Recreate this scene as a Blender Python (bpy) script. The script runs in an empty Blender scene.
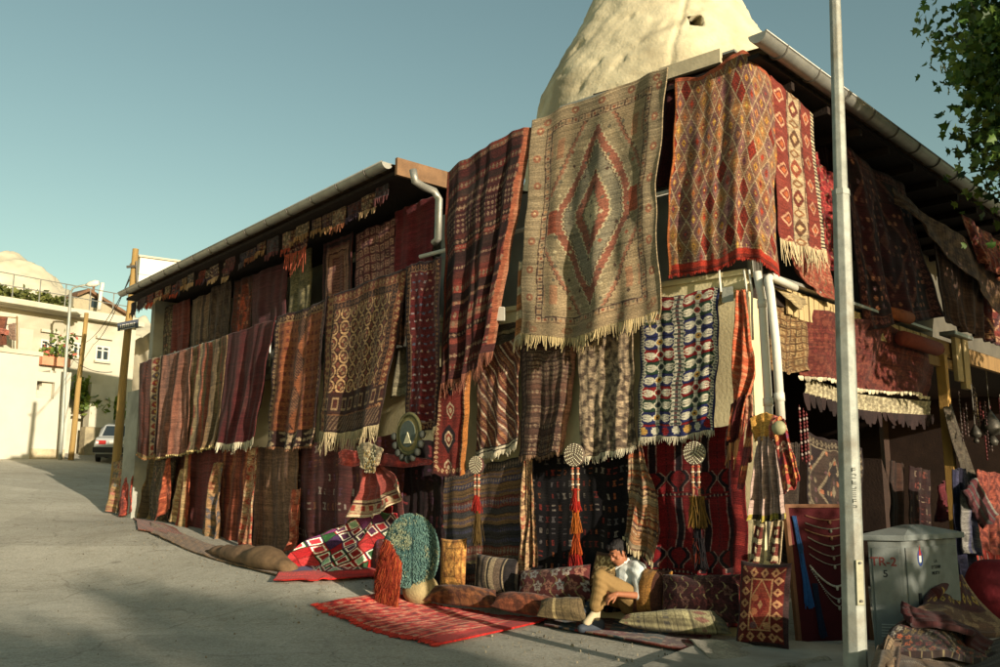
import bpy, math, random
import numpy as np
from mathutils import Vector
random.seed(7)
rng = np.random.default_rng(11)
sc = bpy.context.scene
col = sc.collection
EYE = 1.5
PITCH = math.radians(9.77)
FPX = 880.0
# ---------------------------------------------------------------- camera
cd = bpy.data.cameras.new('camera'); cam = bpy.data.objects.new('camera', cd); col.objects.link(cam)
cam.location = (0, 0, EYE); cam.rotation_euler = (math.pi/2 + PITCH, 0, 0)
cd.sensor_width = 36; cd.lens = FPX*36/1000; cd.clip_start = .1; cd.clip_end = 3000
sc.camera = cam
# ---------------------------------------------------------------- sky, sun, exposure
SUN_EL = math.radians(11.2)
SUN_AZ = Vector((.584, -.811))            # towards the sun, on the ground
w = bpy.data.worlds.new('World'); sc.world = w; w.use_nodes = True
wn = w.node_tree.nodes; wl = w.node_tree.links
bg = wn['Background']; bg.inputs['Strength'].default_value = .105
sky = wn.new('ShaderNodeTexSky'); sky.sky_type = 'NISHITA'; sky.sun_disc = False
sky.sun_elevation = SUN_EL; sky.sun_rotation = math.atan2(SUN_AZ.x, SUN_AZ.y)
sky.air_density = 1.0; sky.dust_density = .8; sky.ozone_density = 1.2
tint = wn.new('ShaderNodeMix'); tint.data_type = 'RGBA'; tint.blend_type = 'MULTIPLY'
tint.inputs[0].default_value = 1.0; tint.inputs[7].default_value = (.99, .98, .69, 1)
wl.new(sky.outputs[0], tint.inputs[6]); wl.new(tint.outputs[2], bg.inputs['Color'])
ld = bpy.data.lights.new('sun', 'SUN'); ld.energy = 4.4; ld.angle = math.radians(.53); ld.color = (1, .88, .70)
sun = bpy.data.objects.new('sun', ld); col.objects.link(sun)
sdir = Vector((-SUN_AZ.x*math.cos(SUN_EL), -SUN_AZ.y*math.cos(SUN_EL), -math.sin(SUN_EL)))
sun.rotation_euler = sdir.to_track_quat('-Z', 'Y').to_euler(); sun.location = (8, -8, 12)
sc.view_settings.view_transform = 'Standard'; sc.view_settings.look = 'None'
sc.view_settings.exposure = .8; sc.view_settings.gamma = 1
sc.render.engine = 'CYCLES'
sc.cycles.max_bounces = 6; sc.cycles.diffuse_bounces = 3

# ---------------------------------------------------------------- helpers
def lin(c):
    c = np.asarray(c, float)/255
    return np.where(c <= .04045, c/12.92, ((c+.055)/1.055)**2.4)
def L3(*c): return tuple(float(v) for v in lin(c))
def gz(x, y):
    h = (np.asarray(x, float)+.82)*-.675+(np.asarray(y, float)-11.8)*.738
    k = (h-4.2)/1.2
    s = np.logaddexp(0, k)*1.2
    z = .112*s/np.sqrt(1+(s/80)**2)
    # the trodden apron that banks up against the foot of the long walls
    dx = np.asarray(x, float)+.82; dy = np.asarray(y, float)-11.8
    oL = dx*-.758+dy*-.652; oC = dx*-.6325-dy*.7746; sL = dx*-.652+dy*.758; sC = dx*.7746-dy*.6325
    sm = lambda t: np.clip(t, 0, 1)**2*(3-2*np.clip(t, 0, 1))
    return z+.33*(1-sm((np.maximum(oL, oC)-.8)/2.6))*sm((1.5-sC)/3.0)*sm((12-sL)/5)
cp, sp_ = math.cos(PITCH), math.sin(PITCH)
def ray(px, py):
    px = np.asarray(px, float); py = np.asarray(py, float)
    a = (px-500)/FPX; b = -(py-333.5)/FPX
    return np.stack([a+0*b, cp-b*sp_+0*a, sp_+b*cp+0*a], -1)
class Frame:
    """a vertical facade: s metres along it, o metres out from it, z height"""
    def __init__(f, x, y, dx, dy, nx, ny):
        l = math.hypot(dx, dy); f.P = np.array([x, y]); f.d = np.array([dx, dy])/l
        l = math.hypot(nx, ny); f.n = np.array([nx, ny])/l
    def p(f, s, o, z):
        q = f.P+f.d*s+f.n*o
        return np.array([q[0], q[1], z])
    def pix(f, px, py, o=0.):
        """world point of this facade (o out from it) seen at photo pixel"""
        r = ray(px, py)
        den = r[..., 0]*f.n[0]+r[..., 1]*f.n[1]
        t = (f.P@f.n+o)/den
        q = r*np.asarray(t)[..., None]; q[..., 2] += EYE
        return q
    @property
    def n3(f): return np.array([f.n[0], f.n[1], 0])
    @property
    def d3(f): return np.array([f.d[0], f.d[1], 0])
FL = Frame(-.82, 11.8, -.652, .758, -.758, -.652)
FC = Frame(-.82, 11.8, .774, -.632, -.632, -.774)
FR = Frame(2.607, 9.0, .703, .711, .711, -.703)
class Face(Frame):
    def __init__(f, Y): Frame.__init__(f, 0, Y, 1, 0, 0, -1)
def depth(px, py, Y): return Face(Y).pix(px, py)
def gpix(px, py):
    r = ray(px, py); t0 = 2.; t1 = 400.
    f = lambda t: EYE+r[2]*t-float(gz(r[0]*t, r[1]*t))
    t = t0
    while t < t1 and f(t) > 0: t *= 1.02
    a, b = t/1.02, t
    for _ in range(30):
        m = (a+b)/2
        if f(m) > 0: a = m
        else: b = m
    return np.array([r[0]*b, r[1]*b, EYE+r[2]*b])
def V(*a): return np.array(a, float)
def unit(v): v = np.asarray(v, float); return v/np.linalg.norm(v)

ROOTLOC = {}
def _loc(o, loc, parent):
    ROOTLOC[o.name] = np.array(loc, float)
    if parent is not None:
        o.parent = parent; o.location = Vector(np.array(loc)-ROOTLOC[parent.name])
    else: o.location = Vector(loc)
def tag(o, label=None, cat=None, group=None, kind=None):
    if label: o['label'] = label
    if cat: o['category'] = cat
    if group: o['group'] = group
    if kind: o['kind'] = kind
    return o
def empty(name, loc, label, cat, group=None):
    o = bpy.data.objects.new(name, None); col.objects.link(o); o.empty_display_size = .2
    _loc(o, loc, None); return tag(o, label, cat, group)
class MB:
    def __init__(m): m.v = []; m.f = []; m.c = []; m.k = None
    def add(m, vs, fs, c=None):
        b = len(m.v); m.v += [tuple(float(q) for q in p) for p in vs]
        m.f += [tuple(i+b for i in f) for f in fs]
        if c is not None: m.k = 1
        m.c += [tuple(c) if c is not None else (1, 1, 1)]*len(vs)
        return m
    def hexa(m, p, c=None):     # 8 corners: bottom 4 then top 4
        return m.add(p, [(0, 3, 2, 1), (4, 5, 6, 7), (0, 1, 5, 4), (1, 2, 6, 5), (2, 3, 7, 6), (3, 0, 4, 7)], c)
    def slab(m, fr, s0, s1, o0, o1, z0, z1, c=None):
        g = lambda s, o, z: fr.p(s, o, z)
        return m.hexa([g(s0, o0, z0), g(s1, o0, z0), g(s1, o1, z0), g(s0, o1, z0), g(s0, o0, z1), g(s1, o0, z1), g(s1, o1, z1), g(s0, o1, z1)], c)
    def box(m, cx, cy, cz, sx, sy, sz, rz=0, c=None):
        ca, sa = math.cos(rz), math.sin(rz); q = []
        for dz in (-1, 1):
            for dx, dy in ((-1, -1), (1, -1), (1, 1), (-1, 1)):
                x, y = dx*sx/2, dy*sy/2
                q.append((cx+x*ca-y*sa, cy+x*sa+y*ca, cz+dz*sz/2))
        return m.hexa(q, c)
    def obox(m, o, a, b, d, c=None):
        o, a, b, d = map(np.asarray, (o, a, b, d))
        return m.hexa([o, o+a, o+a+b, o+b, o+d, o+a+d, o+a+b+d, o+b+d], c)
    def tube(m, pts, r, n=8, c=None, cap=True):
        pts = [np.array(p, float) for p in pts]; k = len(pts)
        rs = r if hasattr(r, '__len__') else [r]*k
        vs = []; prev = None
        for i, p in enumerate(pts):
            t = unit(pts[min(i+1, k-1)]-pts[max(i-1, 0)])
            if prev is None:
                a = V(0, 0, 1) if abs(t[2]) < .9 else V(1, 0, 0)
                u = unit(np.cross(t, a))
            else: u = unit(prev-t*np.dot(prev, t))
            prev = u; v2 = np.cross(t, u)
            for j in range(n):
                an = 2*math.pi*j/n
                vs.append(p+rs[i]*(math.cos(an)*u+math.sin(an)*v2))
        fs = [(i*n+j, i*n+(j+1) % n, (i+1)*n+(j+1) % n, (i+1)*n+j) for i in range(k-1) for j in range(n)]
        if cap: fs += [tuple(range(n-1, -1, -1)), tuple((k-1)*n+j for j in range(n))]
        return m.add(vs, fs, c)
    def lathe(m, o, prof, n=16, ax=(0, 0, 1), c=None):
        """prof: (radius, height) along ax"""
        ax = unit(ax); a = V(0, 0, 1) if abs(ax[2]) < .9 else V(1, 0, 0)
        u = unit(np.cross(ax, a)); v2 = np.cross(ax, u); vs = []
        for r, h in prof:
            for j in range(n):
                an = 2*math.pi*j/n
                vs.append(np.asarray(o)+ax*h+r*(math.cos(an)*u+math.sin(an)*v2))
        k = len(prof)
        fs = [(i*n+j, i*n+(j+1) % n, (i+1)*n+(j+1) % n, (i+1)*n+j) for i in range(k-1) for j in range(n)]
        fs += [tuple(range(n-1, -1, -1)), tuple((k-1)*n+j for j in range(n))]
        return m.add(vs, fs, c)
    def ell(m, o, r, n=12, k=8, c=None, ax=None):
        ax = np.eye(3) if ax is None else ax; vs = []
        for i in range(k+1):
            th = math.pi*i/k
            for j in range(n):
                ph = 2*math.pi*j/n
                q = V(r[0]*math.sin(th)*math.cos(ph), r[1]*math.sin(th)*math.sin(ph), r[2]*math.cos(th))
                vs.append(np.asarray(o)+q@ax)
        fs = [(i*n+j, (i+1)*n+j, (i+1)*n+(j+1) % n, i*n+(j+1) % n) for i in range(k) for j in range(n)]
        return m.add(vs, fs, c)
    def build(m, name, mat, parent=None, smooth=False, bevel=0, **tg):
        a = np.array(m.v, float)
        lo, hi = a.min(0), a.max(0); loc = V((lo[0]+hi[0])/2, (lo[1]+hi[1])/2, lo[2])
        me = bpy.data.meshes.new(name)
        me.from_pydata([tuple(p) for p in a-loc], [], m.f); 
        if smooth: me.polygons.foreach_set('use_smooth', [True]*len(m.f))
        if m.k:
            at = me.color_attributes.new('Col', 'FLOAT_COLOR', 'POINT')
            cc = np.ones((len(a), 4), np.float32); cc[:, :3] = np.array(m.c)
            at.data.foreach_set('color', cc.ravel())
        me.materials.append(mat); me.validate(); me.update()
        o = bpy.data.objects.new(name, me); col.objects.link(o); _loc(o, loc, parent)
        if bevel:
            b = o.modifiers.new('bevel', 'BEVEL'); b.width = bevel; b.segments = 2; b.limit_method = 'ANGLE'
        if tg: tag(o, **tg)
        return o

# ---------------------------------------------------------------- materials
MATS = {}
def mat(name, colr, rough=.85, var=.18, scale=3., bump=.15, bscale=40., metal=0., stain=None, spec=.3, attr=False, streak=False):
    if name in MATS: return MATS[name]
    m = bpy.data.materials.new(name); m.use_nodes = True; N = m.node_tree.nodes; K = m.node_tree.links
    b = N['Principled BSDF']; b.inputs['Roughness'].default_value = rough; b.inputs['Metallic'].default_value = metal
    b.inputs['Specular IOR Level'].default_value = spec
    tc = N.new('ShaderNodeTexCoord')
    n1 = N.new('ShaderNodeTexNoise'); n1.inputs['Scale'].default_value = scale; n1.inputs['Detail'].default_value = 6; n1.inputs['Roughness'].default_value = .65
    if streak:
        mp = N.new('ShaderNodeMapping'); mp.inputs['Scale'].default_value = (1, 1, .12)
        K.new(tc.outputs['Object'], mp.inputs[0]); K.new(mp.outputs[0], n1.inputs['Vector'])
    else: K.new(tc.outputs['Object'], n1.inputs['Vector'])
    mr = N.new('ShaderNodeMapRange'); mr.inputs[1].default_value = .3; mr.inputs[2].default_value = .7
    mr.inputs[3].default_value = 1-var; mr.inputs[4].default_value = 1+var
    K.new(n1.outputs[0], mr.inputs[0])
    mx = N.new('ShaderNodeMix'); mx.data_type = 'RGBA'; mx.blend_type = 'MULTIPLY'; mx.inputs[0].default_value = 1
    K.new(mr.outputs[0], mx.inputs[7])
    if attr:
        at = N.new('ShaderNodeAttribute'); at.attribute_name = 'Col'; K.new(at.outputs['Color'], mx.inputs[6])
    else: mx.inputs[6].default_value = (*colr, 1)
    out = mx.outputs[2]
    if stain:
        n2 = N.new('ShaderNodeTexNoise'); n2.inputs['Scale'].default_value = scale*.45; n2.inputs['Detail'].default_value = 8
        n2.inputs['Distortion'].default_value = .6
        K.new(tc.outputs['Object'], n2.inputs['Vector'])
        r2 = N.new('ShaderNodeMapRange'); r2.inputs[1].default_value = .5; r2.inputs[2].default_value = .68; r2.inputs[4].default_value = stain[3]
        K.new(n2.outputs[0], r2.inputs[0])
        m2 = N.new('ShaderNodeMix'); m2.data_type = 'RGBA'; m2.inputs[7].default_value = (*stain[:3], 1)
        K.new(r2.outputs[0], m2.inputs[0]); K.new(out, m2.inputs[6]); out = m2.outputs[2]
    K.new(out, b.inputs['Base Color'])
    if bump:
        n3 = N.new('ShaderNodeTexNoise'); n3.inputs['Scale'].default_value = bscale; n3.inputs['Detail'].default_value = 5
        K.new(tc.outputs['Object'], n3.inputs['Vector'])
        bp = N.new('ShaderNodeBump'); bp.inputs['Strength'].default_value = bump; bp.inputs['Distance'].default_value = .02
        K.new(n3.outputs[0], bp.inputs['Height']); K.new(bp.outputs[0], b.inputs['Normal'])
    MATS[name] = m; return m
def mat_wool(name, rough=.92, sheen=.06, bump=.35, wscale=110., gain=.7):
    """woven wool: colour from the weave attribute, abrash (uneven dye), thread bump in cloth metres"""
    if name in MATS: return MATS[name]
    m = bpy.data.materials.new(name); m.use_nodes = True; N = m.node_tree.nodes; K = m.node_tree.links
    b = N['Principled BSDF']; b.inputs['Roughness'].default_value = rough; b.inputs['Specular IOR Level'].default_value = .15
    b.inputs['Sheen Weight'].default_value = sheen; b.inputs['Sheen Roughness'].default_value = .5
    uv = N.new('ShaderNodeUVMap')
    at = N.new('ShaderNodeAttribute'); at.attribute_name = 'Col'
    mp = N.new('ShaderNodeMapping'); mp.inputs['Scale'].default_value = (1.2, 9, 1); K.new(uv.outputs[0], mp.inputs[0])
    n1 = N.new('ShaderNodeTexNoise'); n1.inputs['Scale'].default_value = 1.6; n1.inputs['Detail'].default_value = 7; n1.inputs['Roughness'].default_value = .7
    K.new(mp.outputs[0], n1.inputs['Vector'])
    r1 = N.new('ShaderNodeMapRange'); r1.inputs[1].default_value = .3; r1.inputs[2].default_value = .7; r1.inputs[3].default_value = .64*gain; r1.inputs[4].default_value = 1.36*gain
    K.new(n1.outputs[0], r1.inputs[0])
    n2 = N.new('ShaderNodeTexNoise'); n2.inputs['Scale'].default_value = 55; n2.inputs['Detail'].default_value = 3
    K.new(uv.outputs[0], n2.inputs['Vector'])
    r2 = N.new('ShaderNodeMapRange'); r2.inputs[1].default_value = .3; r2.inputs[2].default_value = .7; r2.inputs[3].default_value = .7; r2.inputs[4].default_value = 1.3
    K.new(n2.outputs[0], r2.inputs[0])
    mm = N.new('ShaderNodeMath'); mm.operation = 'MULTIPLY'; K.new(r1.outputs[0], mm.inputs[0]); K.new(r2.outputs[0], mm.inputs[1])
    mx = N.new('ShaderNodeMix'); mx.data_type = 'RGBA'; mx.blend_type = 'MULTIPLY'; mx.inputs[0].default_value = 1
    K.new(at.outputs['Color'], mx.inputs[6]); K.new(mm.outputs[0], mx.inputs[7])
    # dust: faded greyish patches
    n4 = N.new('ShaderNodeTexNoise'); n4.inputs['Scale'].default_value = 2.3; n4.inputs['Detail'].default_value = 6; K.new(uv.outputs[0], n4.inputs['Vector'])
    r4 = N.new('ShaderNodeMapRange'); r4.inputs[1].default_value = .5; r4.inputs[2].default_value = .75; r4.inputs[4].default_value = .09; K.new(n4.outputs[0], r4.inputs[0])
    m4 = N.new('ShaderNodeMix'); m4.data_type = 'RGBA'; m4.inputs[7].default_value = (.2, .165, .12, 1)
    K.new(r4.outputs[0], m4.inputs[0]); K.new(mx.outputs[2], m4.inputs[6])
    K.new(m4.outputs[2], b.inputs['Base Color'])
    wv = N.new('ShaderNodeTexWave'); wv.bands_direction = 'Y'; wv.inputs['Scale'].default_value = wscale/6.28; wv.inputs['Distortion'].default_value = 1.5; wv.inputs['Detail'].default_value = 2
    K.new(uv.outputs[0], wv.inputs['Vector'])
    ad = N.new('ShaderNodeMath'); ad.operation = 'ADD'; K.new(wv.outputs[1], ad.inputs[0]); K.new(n2.outputs[0], ad.inputs[1])
    bp = N.new('ShaderNodeBump'); bp.inputs['Strength'].default_value = bump; bp.inputs['Distance'].default_value = .006
    K.new(ad.outputs[0], bp.inputs['Height']); K.new(bp.outputs[0], b.inputs['Normal'])
    MATS[name] = m; return m
WOOL = mat_wool('woven_wool')
WOOLB = mat_wool('lighter_wool', gain=1.12)
COTTON = mat_wool('embroidered_cotton', rough=.8, sheen=.1, bump=.2, wscale=200., gain=.95)
M_PLAST = mat('cream_plaster', L3(205, 192, 150), .9, .12, 1.6, .25, 30, stain=(*L3(140, 124, 92), .5))
M_PLASTG = mat('grey_plaster', L3(150, 150, 138), .9, .15, 2.2, .25, 30, stain=(*L3(100, 98, 88), .6))
M_WHITE = mat('white_paint', L3(206, 200, 184), .6, .08, 2, .08, 30)
M_STONEW = mat('pale_limestone', L3(184, 177, 156), .9, .1, 1.2, .3, 14, stain=(*L3(140, 130, 110), .5))
M_TIN = mat('galvanised_tin', L3(150, 148, 138), .5, .2, 5, .1, 60, metal=.55)
M_RUST = mat('old_sheet_roof', L3(110, 88, 66), .8, .3, 4, .2, 30)
M_WOOD = mat('weathered_wood', L3(128, 100, 62), .85, .3, 7, .4, 60, streak=True)
M_WOODP = mat('pole_wood', L3(150, 122, 72), .85, .25, 6, .35, 50, streak=True)
M_WOODY = mat('yellow_pine', L3(164, 126, 66), .8, .2, 6, .25, 50, streak=True)
M_DARK = mat('dark_wall', L3(52, 38, 30), .95, .3, 3, .2, 30)  # one even dark brown for the shop's inner walls
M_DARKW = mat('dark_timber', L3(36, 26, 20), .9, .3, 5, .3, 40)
M_SLAT = mat('grey_slats', L3(168, 146, 104), .85, .25, 8, .3, 50, streak=True)
M_BLACK = mat('black_rubber', L3(26, 25, 24), .7, .2, 8, .1, 50)
M_GLASS = mat('window_glass', L3(40, 48, 52), .12, .1, 3, 0, 10, spec=.6)
M_ATTR = mat('dyed_thread', (1, 1, 1), .85, .22, 18, .2, 90, attr=True)
M_ATTRS = mat('painted_surface', (1, 1, 1), .5, .08, 6, .05, 60, attr=True)
M_ROPE = mat('cord', L3(196, 176, 130), .9, .2, 20, .2, 100)

# ================================================================ SETTING
def ground():
    ax = np.unique(np.concatenate([np.linspace(-420, -60, 18), np.linspace(-60, -22, 40), np.linspace(-22, 16, 160), np.linspace(16, 60, 30), np.linspace(60, 420, 18)]))
    ay = np.unique(np.concatenate([np.linspace(-160, -10, 30), np.linspace(-10, 5, 25), np.linspace(5, 26, 130), np.linspace(26, 80, 70), np.linspace(80, 600, 20)]))
    X, Y = np.meshgrid(ax, ay); Z = gz(X, Y)
    Z = Z+.012*np.sin(X*1.3+.4*Y)*np.sin(Y*.9)
    n, k = len(ax), len(ay)
    vs = np.stack([X, Y, Z], -1).reshape(-1, 3)
    i = np.arange(k-1)[:, None]*n+np.arange(n-1)[None]
    f = np.stack([i, i+1, i+n+1, i+n], -1).reshape(-1, 4)
    me = bpy.data.meshes.new('ground'); me.from_pydata(vs.tolist(), [], f.tolist()); me.polygons.foreach_set('use_smooth', [True]*len(f))
    o = bpy.data.objects.new('ground', me); col.objects.link(o); tag(o, kind='structure')
    m = bpy.data.materials.new('worn_concrete_road'); m.use_nodes = True; N = m.node_tree.nodes; K = m.node_tree.links
    b = N['Principled BSDF']; b.inputs['Roughness'].default_value = .92; b.inputs['Specular IOR Level'].default_value = .2
    tc = N.new('ShaderNodeTexCoord')
    def noise(s, d=6, r=.6, dist=0, stretch=None):
        n_ = N.new('ShaderNodeTexNoise'); n_.inputs['Scale'].default_value = s; n_.inputs['Detail'].default_value = d; n_.inputs['Roughness'].default_value = r; n_.inputs['Distortion'].default_value = dist
        if stretch:
            mp = N.new('ShaderNodeMapping'); mp.inputs['Rotation'].default_value = (0, 0, math.radians(42)); mp.inputs['Scale'].default_value = stretch
            K.new(tc.outputs['Object'], mp.inputs[0]); K.new(mp.outputs[0], n_.inputs['Vector'])
        else: K.new(tc.outputs['Object'], n_.inputs['Vector'])
        return n_.outputs[0]
    def rng_(x, a, b_, c, d):
        r = N.new('ShaderNodeMapRange'); r.inputs[1].default_value = a; r.inputs[2].default_value = b_; r.inputs[3].default_value = c; r.inputs[4].default_value = d
        K.new(x, r.inputs[0]); return r.outputs[0]
    def mixc(fac, a, c, bt='MIX'):
        q = N.new('ShaderNodeMix'); q.data_type = 'RGBA'; q.blend_type = bt
        if isinstance(fac, float): q.inputs[0].default_value = fac
        else: K.new(fac, q.inputs[0])
        for i_, s in ((6, a), (7, c)):
            if isinstance(s, tuple): q.inputs[i_].default_value = (*s, 1)
            else: K.new(s, q.inputs[i_])
        return q.outputs[2]
    c = mixc(rng_(noise(.35, 8, .7, .8), .35, .65, 0, 1), L3(170, 164, 148), L3(190, 184, 168))
    c = mixc(rng_(noise(.7, 9, .72, .5, (.8, 1.5, 1)), .45, .75, 0, .5), c, L3(138, 130, 112))       # tyre wear, along the road
    c = mixc(rng_(noise(6.5, 8, .8), .52, .68, 0, .55), c, L3(128, 116, 92))
    vc = N.new('ShaderNodeTexVoronoi'); vc.inputs['Scale'].default_value = .16; K.new(tc.outputs['Object'], vc.inputs['Vector'])
    sep = N.new('ShaderNodeSeparateColor'); K.new(vc.outputs['Color'], sep.inputs[0]); c = mixc(1.0, c, rng_(sep.outputs[0], 0, 1, .84, 1.06), 'MULTIPLY')   # old repair patches
    c = mixc(rng_(noise(14, 6, .75), .6, .7, 0, .5), c, L3(104, 94, 76))                               # grit
    g = rng_(noise(38, 4, .7), .3, .7, .68, 1.28); c = mixc(1.0, c, g, 'MULTIPLY')
    g = rng_(noise(160, 2, .6), .3, .7, .8, 1.18); c = mixc(1.0, c, g, 'MULTIPLY')
    vo = N.new('ShaderNodeTexVoronoi'); vo.feature = 'DISTANCE_TO_EDGE'; vo.inputs['Scale'].default_value = .42
    nz = N.new('ShaderNodeTexNoise'); nz.inputs['Scale'].default_value = 1.2; nz.inputs['Detail'].default_value = 6; K.new(tc.outputs['Object'], nz.inputs['Vector'])
    ad = N.new('ShaderNodeMix'); ad.data_type = 'RGBA'; ad.blend_type = 'ADD'; ad.inputs[0].default_value = .9; K.new(tc.outputs['Object'], ad.inputs[6]); K.new(nz.outputs[1], ad.inputs[7])
    K.new(ad.outputs[2], vo.inputs['Vector'])
    c = mixc(rng_(vo.outputs[0], .0, .008, .42, 0), c, L3(90, 80, 64))                               # cracks
    c = mixc(rng_(noise(2.2, 3, .5), .68, .76, 0, .45), c, L3(84, 74, 58))                            # oil and damp spots
    K.new(c, b.inputs['Base Color'])
    bp = N.new('ShaderNodeBump'); bp.inputs['Strength'].default_value = .5; bp.inputs['Distance'].default_value = .02
    K.new(noise(28, 8, .75), bp.inputs['Height']); K.new(bp.outputs[0], b.inputs['Normal'])
    me.materials.append(m)
ground()

def noise3(p, seed=0, oct=4):
    """cheap smooth value noise from sines"""
    r = np.random.default_rng(seed); s = 0; a = 1
    for o in range(oct):
        k = r.normal(size=(5, 3))*(1.7**o); ph = r.uniform(0, 6.28, 5)
        s = s+a*np.sin(p@k.T+ph).mean(-1); a *= .55
    return s
def rock_mat():
    return mat('tuff_rock', L3(184, 174, 144), .95, .2, 1.1, .9, 13, stain=(*L3(122, 112, 88), .7))
def rock_spire():
    n, k = 300, 240; prof = []
    c = V(4.62, 23.0)
    zs = np.linspace(0, 18.5, k)
    # radius at heights
    R = np.interp(zs, [0, 8, 9.4, 11.8, 13.7, 15.4, 18.5], [4.2, 4.1, 3.95, 3.42, 2.48, 1.85, .4])
    th = np.linspace(0, 2*math.pi, n, endpoint=False)
    Zg, T = np.meshgrid(zs, th, indexing='ij')
    Rg = np.repeat(R[:, None], n, 1)
    P = np.stack([Rg*np.cos(T), Rg*np.sin(T), Zg], -1)
    d = .12*noise3(P*.6, 3, 3)+.03*noise3(P*2.6, 5, 4)+.028*noise3(P*9, 6, 4)+.05*np.abs(noise3(P*V(2.6, 2.6, .35), 8, 4))
    pit = noise3(P*5.5, 31, 2); d -= .05*np.clip(pit-.5, 0, .2)/.2
    d -= .10*np.exp(-(noise3(P*V(.9, .9, .35), 44, 3)/.035)**2)
    Rg = Rg+d
    # vertical ridge on the shaded flank
    Rg += .28*np.exp(-((T-3.75)/.16)**2)*np.clip(1-Zg/13, 0, 1)
    # square hole
    az = np.arctan2(-18.2, -1.9)  # placeholder replaced below
    P = np.stack([c[0]+Rg*np.cos(T), c[1]+Rg*np.sin(T), Zg], -1)
    hole = depth(691, 31, 20.5)
    q = np.abs(P[..., 2]-hole[2]) < .17; 
    tang = np.abs(P[..., 0]-hole[0]) < .16
    hm = q & tang & (P[..., 1] < 22.4)
    P[hm] += V(.2, 2.4, 1.0)
    vs = P.reshape(-1, 3)
    i = np.arange(k-1)[:, None]*n+np.arange(n)[None]; j = np.arange(k-1)[:, None]*n+(np.arange(n)[None]+1) % n
    f = np.stack([i, j, j+n, i+n], -1).reshape(-1, 4)
    b = MB(); b.v = [tuple(p) for p in vs]; b.f = [tuple(int(q) for q in r) for r in f]+[tuple((k-1)*n+q for q in range(n))]; b.c = [(1, 1, 1)]*len(b.v)
    return b.build('rock_cone', rock_mat(), smooth=True, label='tall pale eroded rock cone with a small square hole, rising behind the carpet shop', cat='rock formation')
rock_spire()
def rock_hill():
    b = MB(); n, k = 150, 70
    pk = [(-95, 262), (-40, 262), (0, 262), (15, 257), (38, 266), (48, 275), (58, 283), (66, 290), (80, 300), (120, 315), (170, 335)]
    Y = 80.
    xs = np.linspace(-95, 170, n); top = np.interp(xs, [p[0] for p in pk], [p[1] for p in pk])
    vs = []
    for j in range(k):
        t = j/(k-1)
        for i in range(n):
            q = depth(xs[i], top[i], Y); base = V(q[0], Y, 3.0)
            p = base+(q-base)*math.sin(t*math.pi/2)
            p[1] = Y-14*math.cos(t*math.pi/2)
            nz = noise3(p*.35, 21, 4)*1.6+noise3(p*1.3, 22, 4)*.8
            p[1] += nz*(1-.4*t); p[2] += .45*nz*t+.5*t*np.abs(noise3(p*V(1.1, .3, .6), 23, 3))
            vs.append(p)
    m = len(vs)
    for i in range(n): q = vs[(k-1)*n+i].copy(); q[1] += 12; q[2] = 3; vs.append(q)
    fs = [(j*n+i, j*n+i+1, (j+1)*n+i+1, (j+1)*n+i) for j in range(k) for i in range(n-1)]
    b.add(vs, fs); b.build('hill', mat('hill_rock', L3(192, 184, 160), .95, .25, .25, .8, 1.2, stain=(*L3(132, 124, 84), .65)), smooth=True, kind='structure')
rock_hill()
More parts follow.
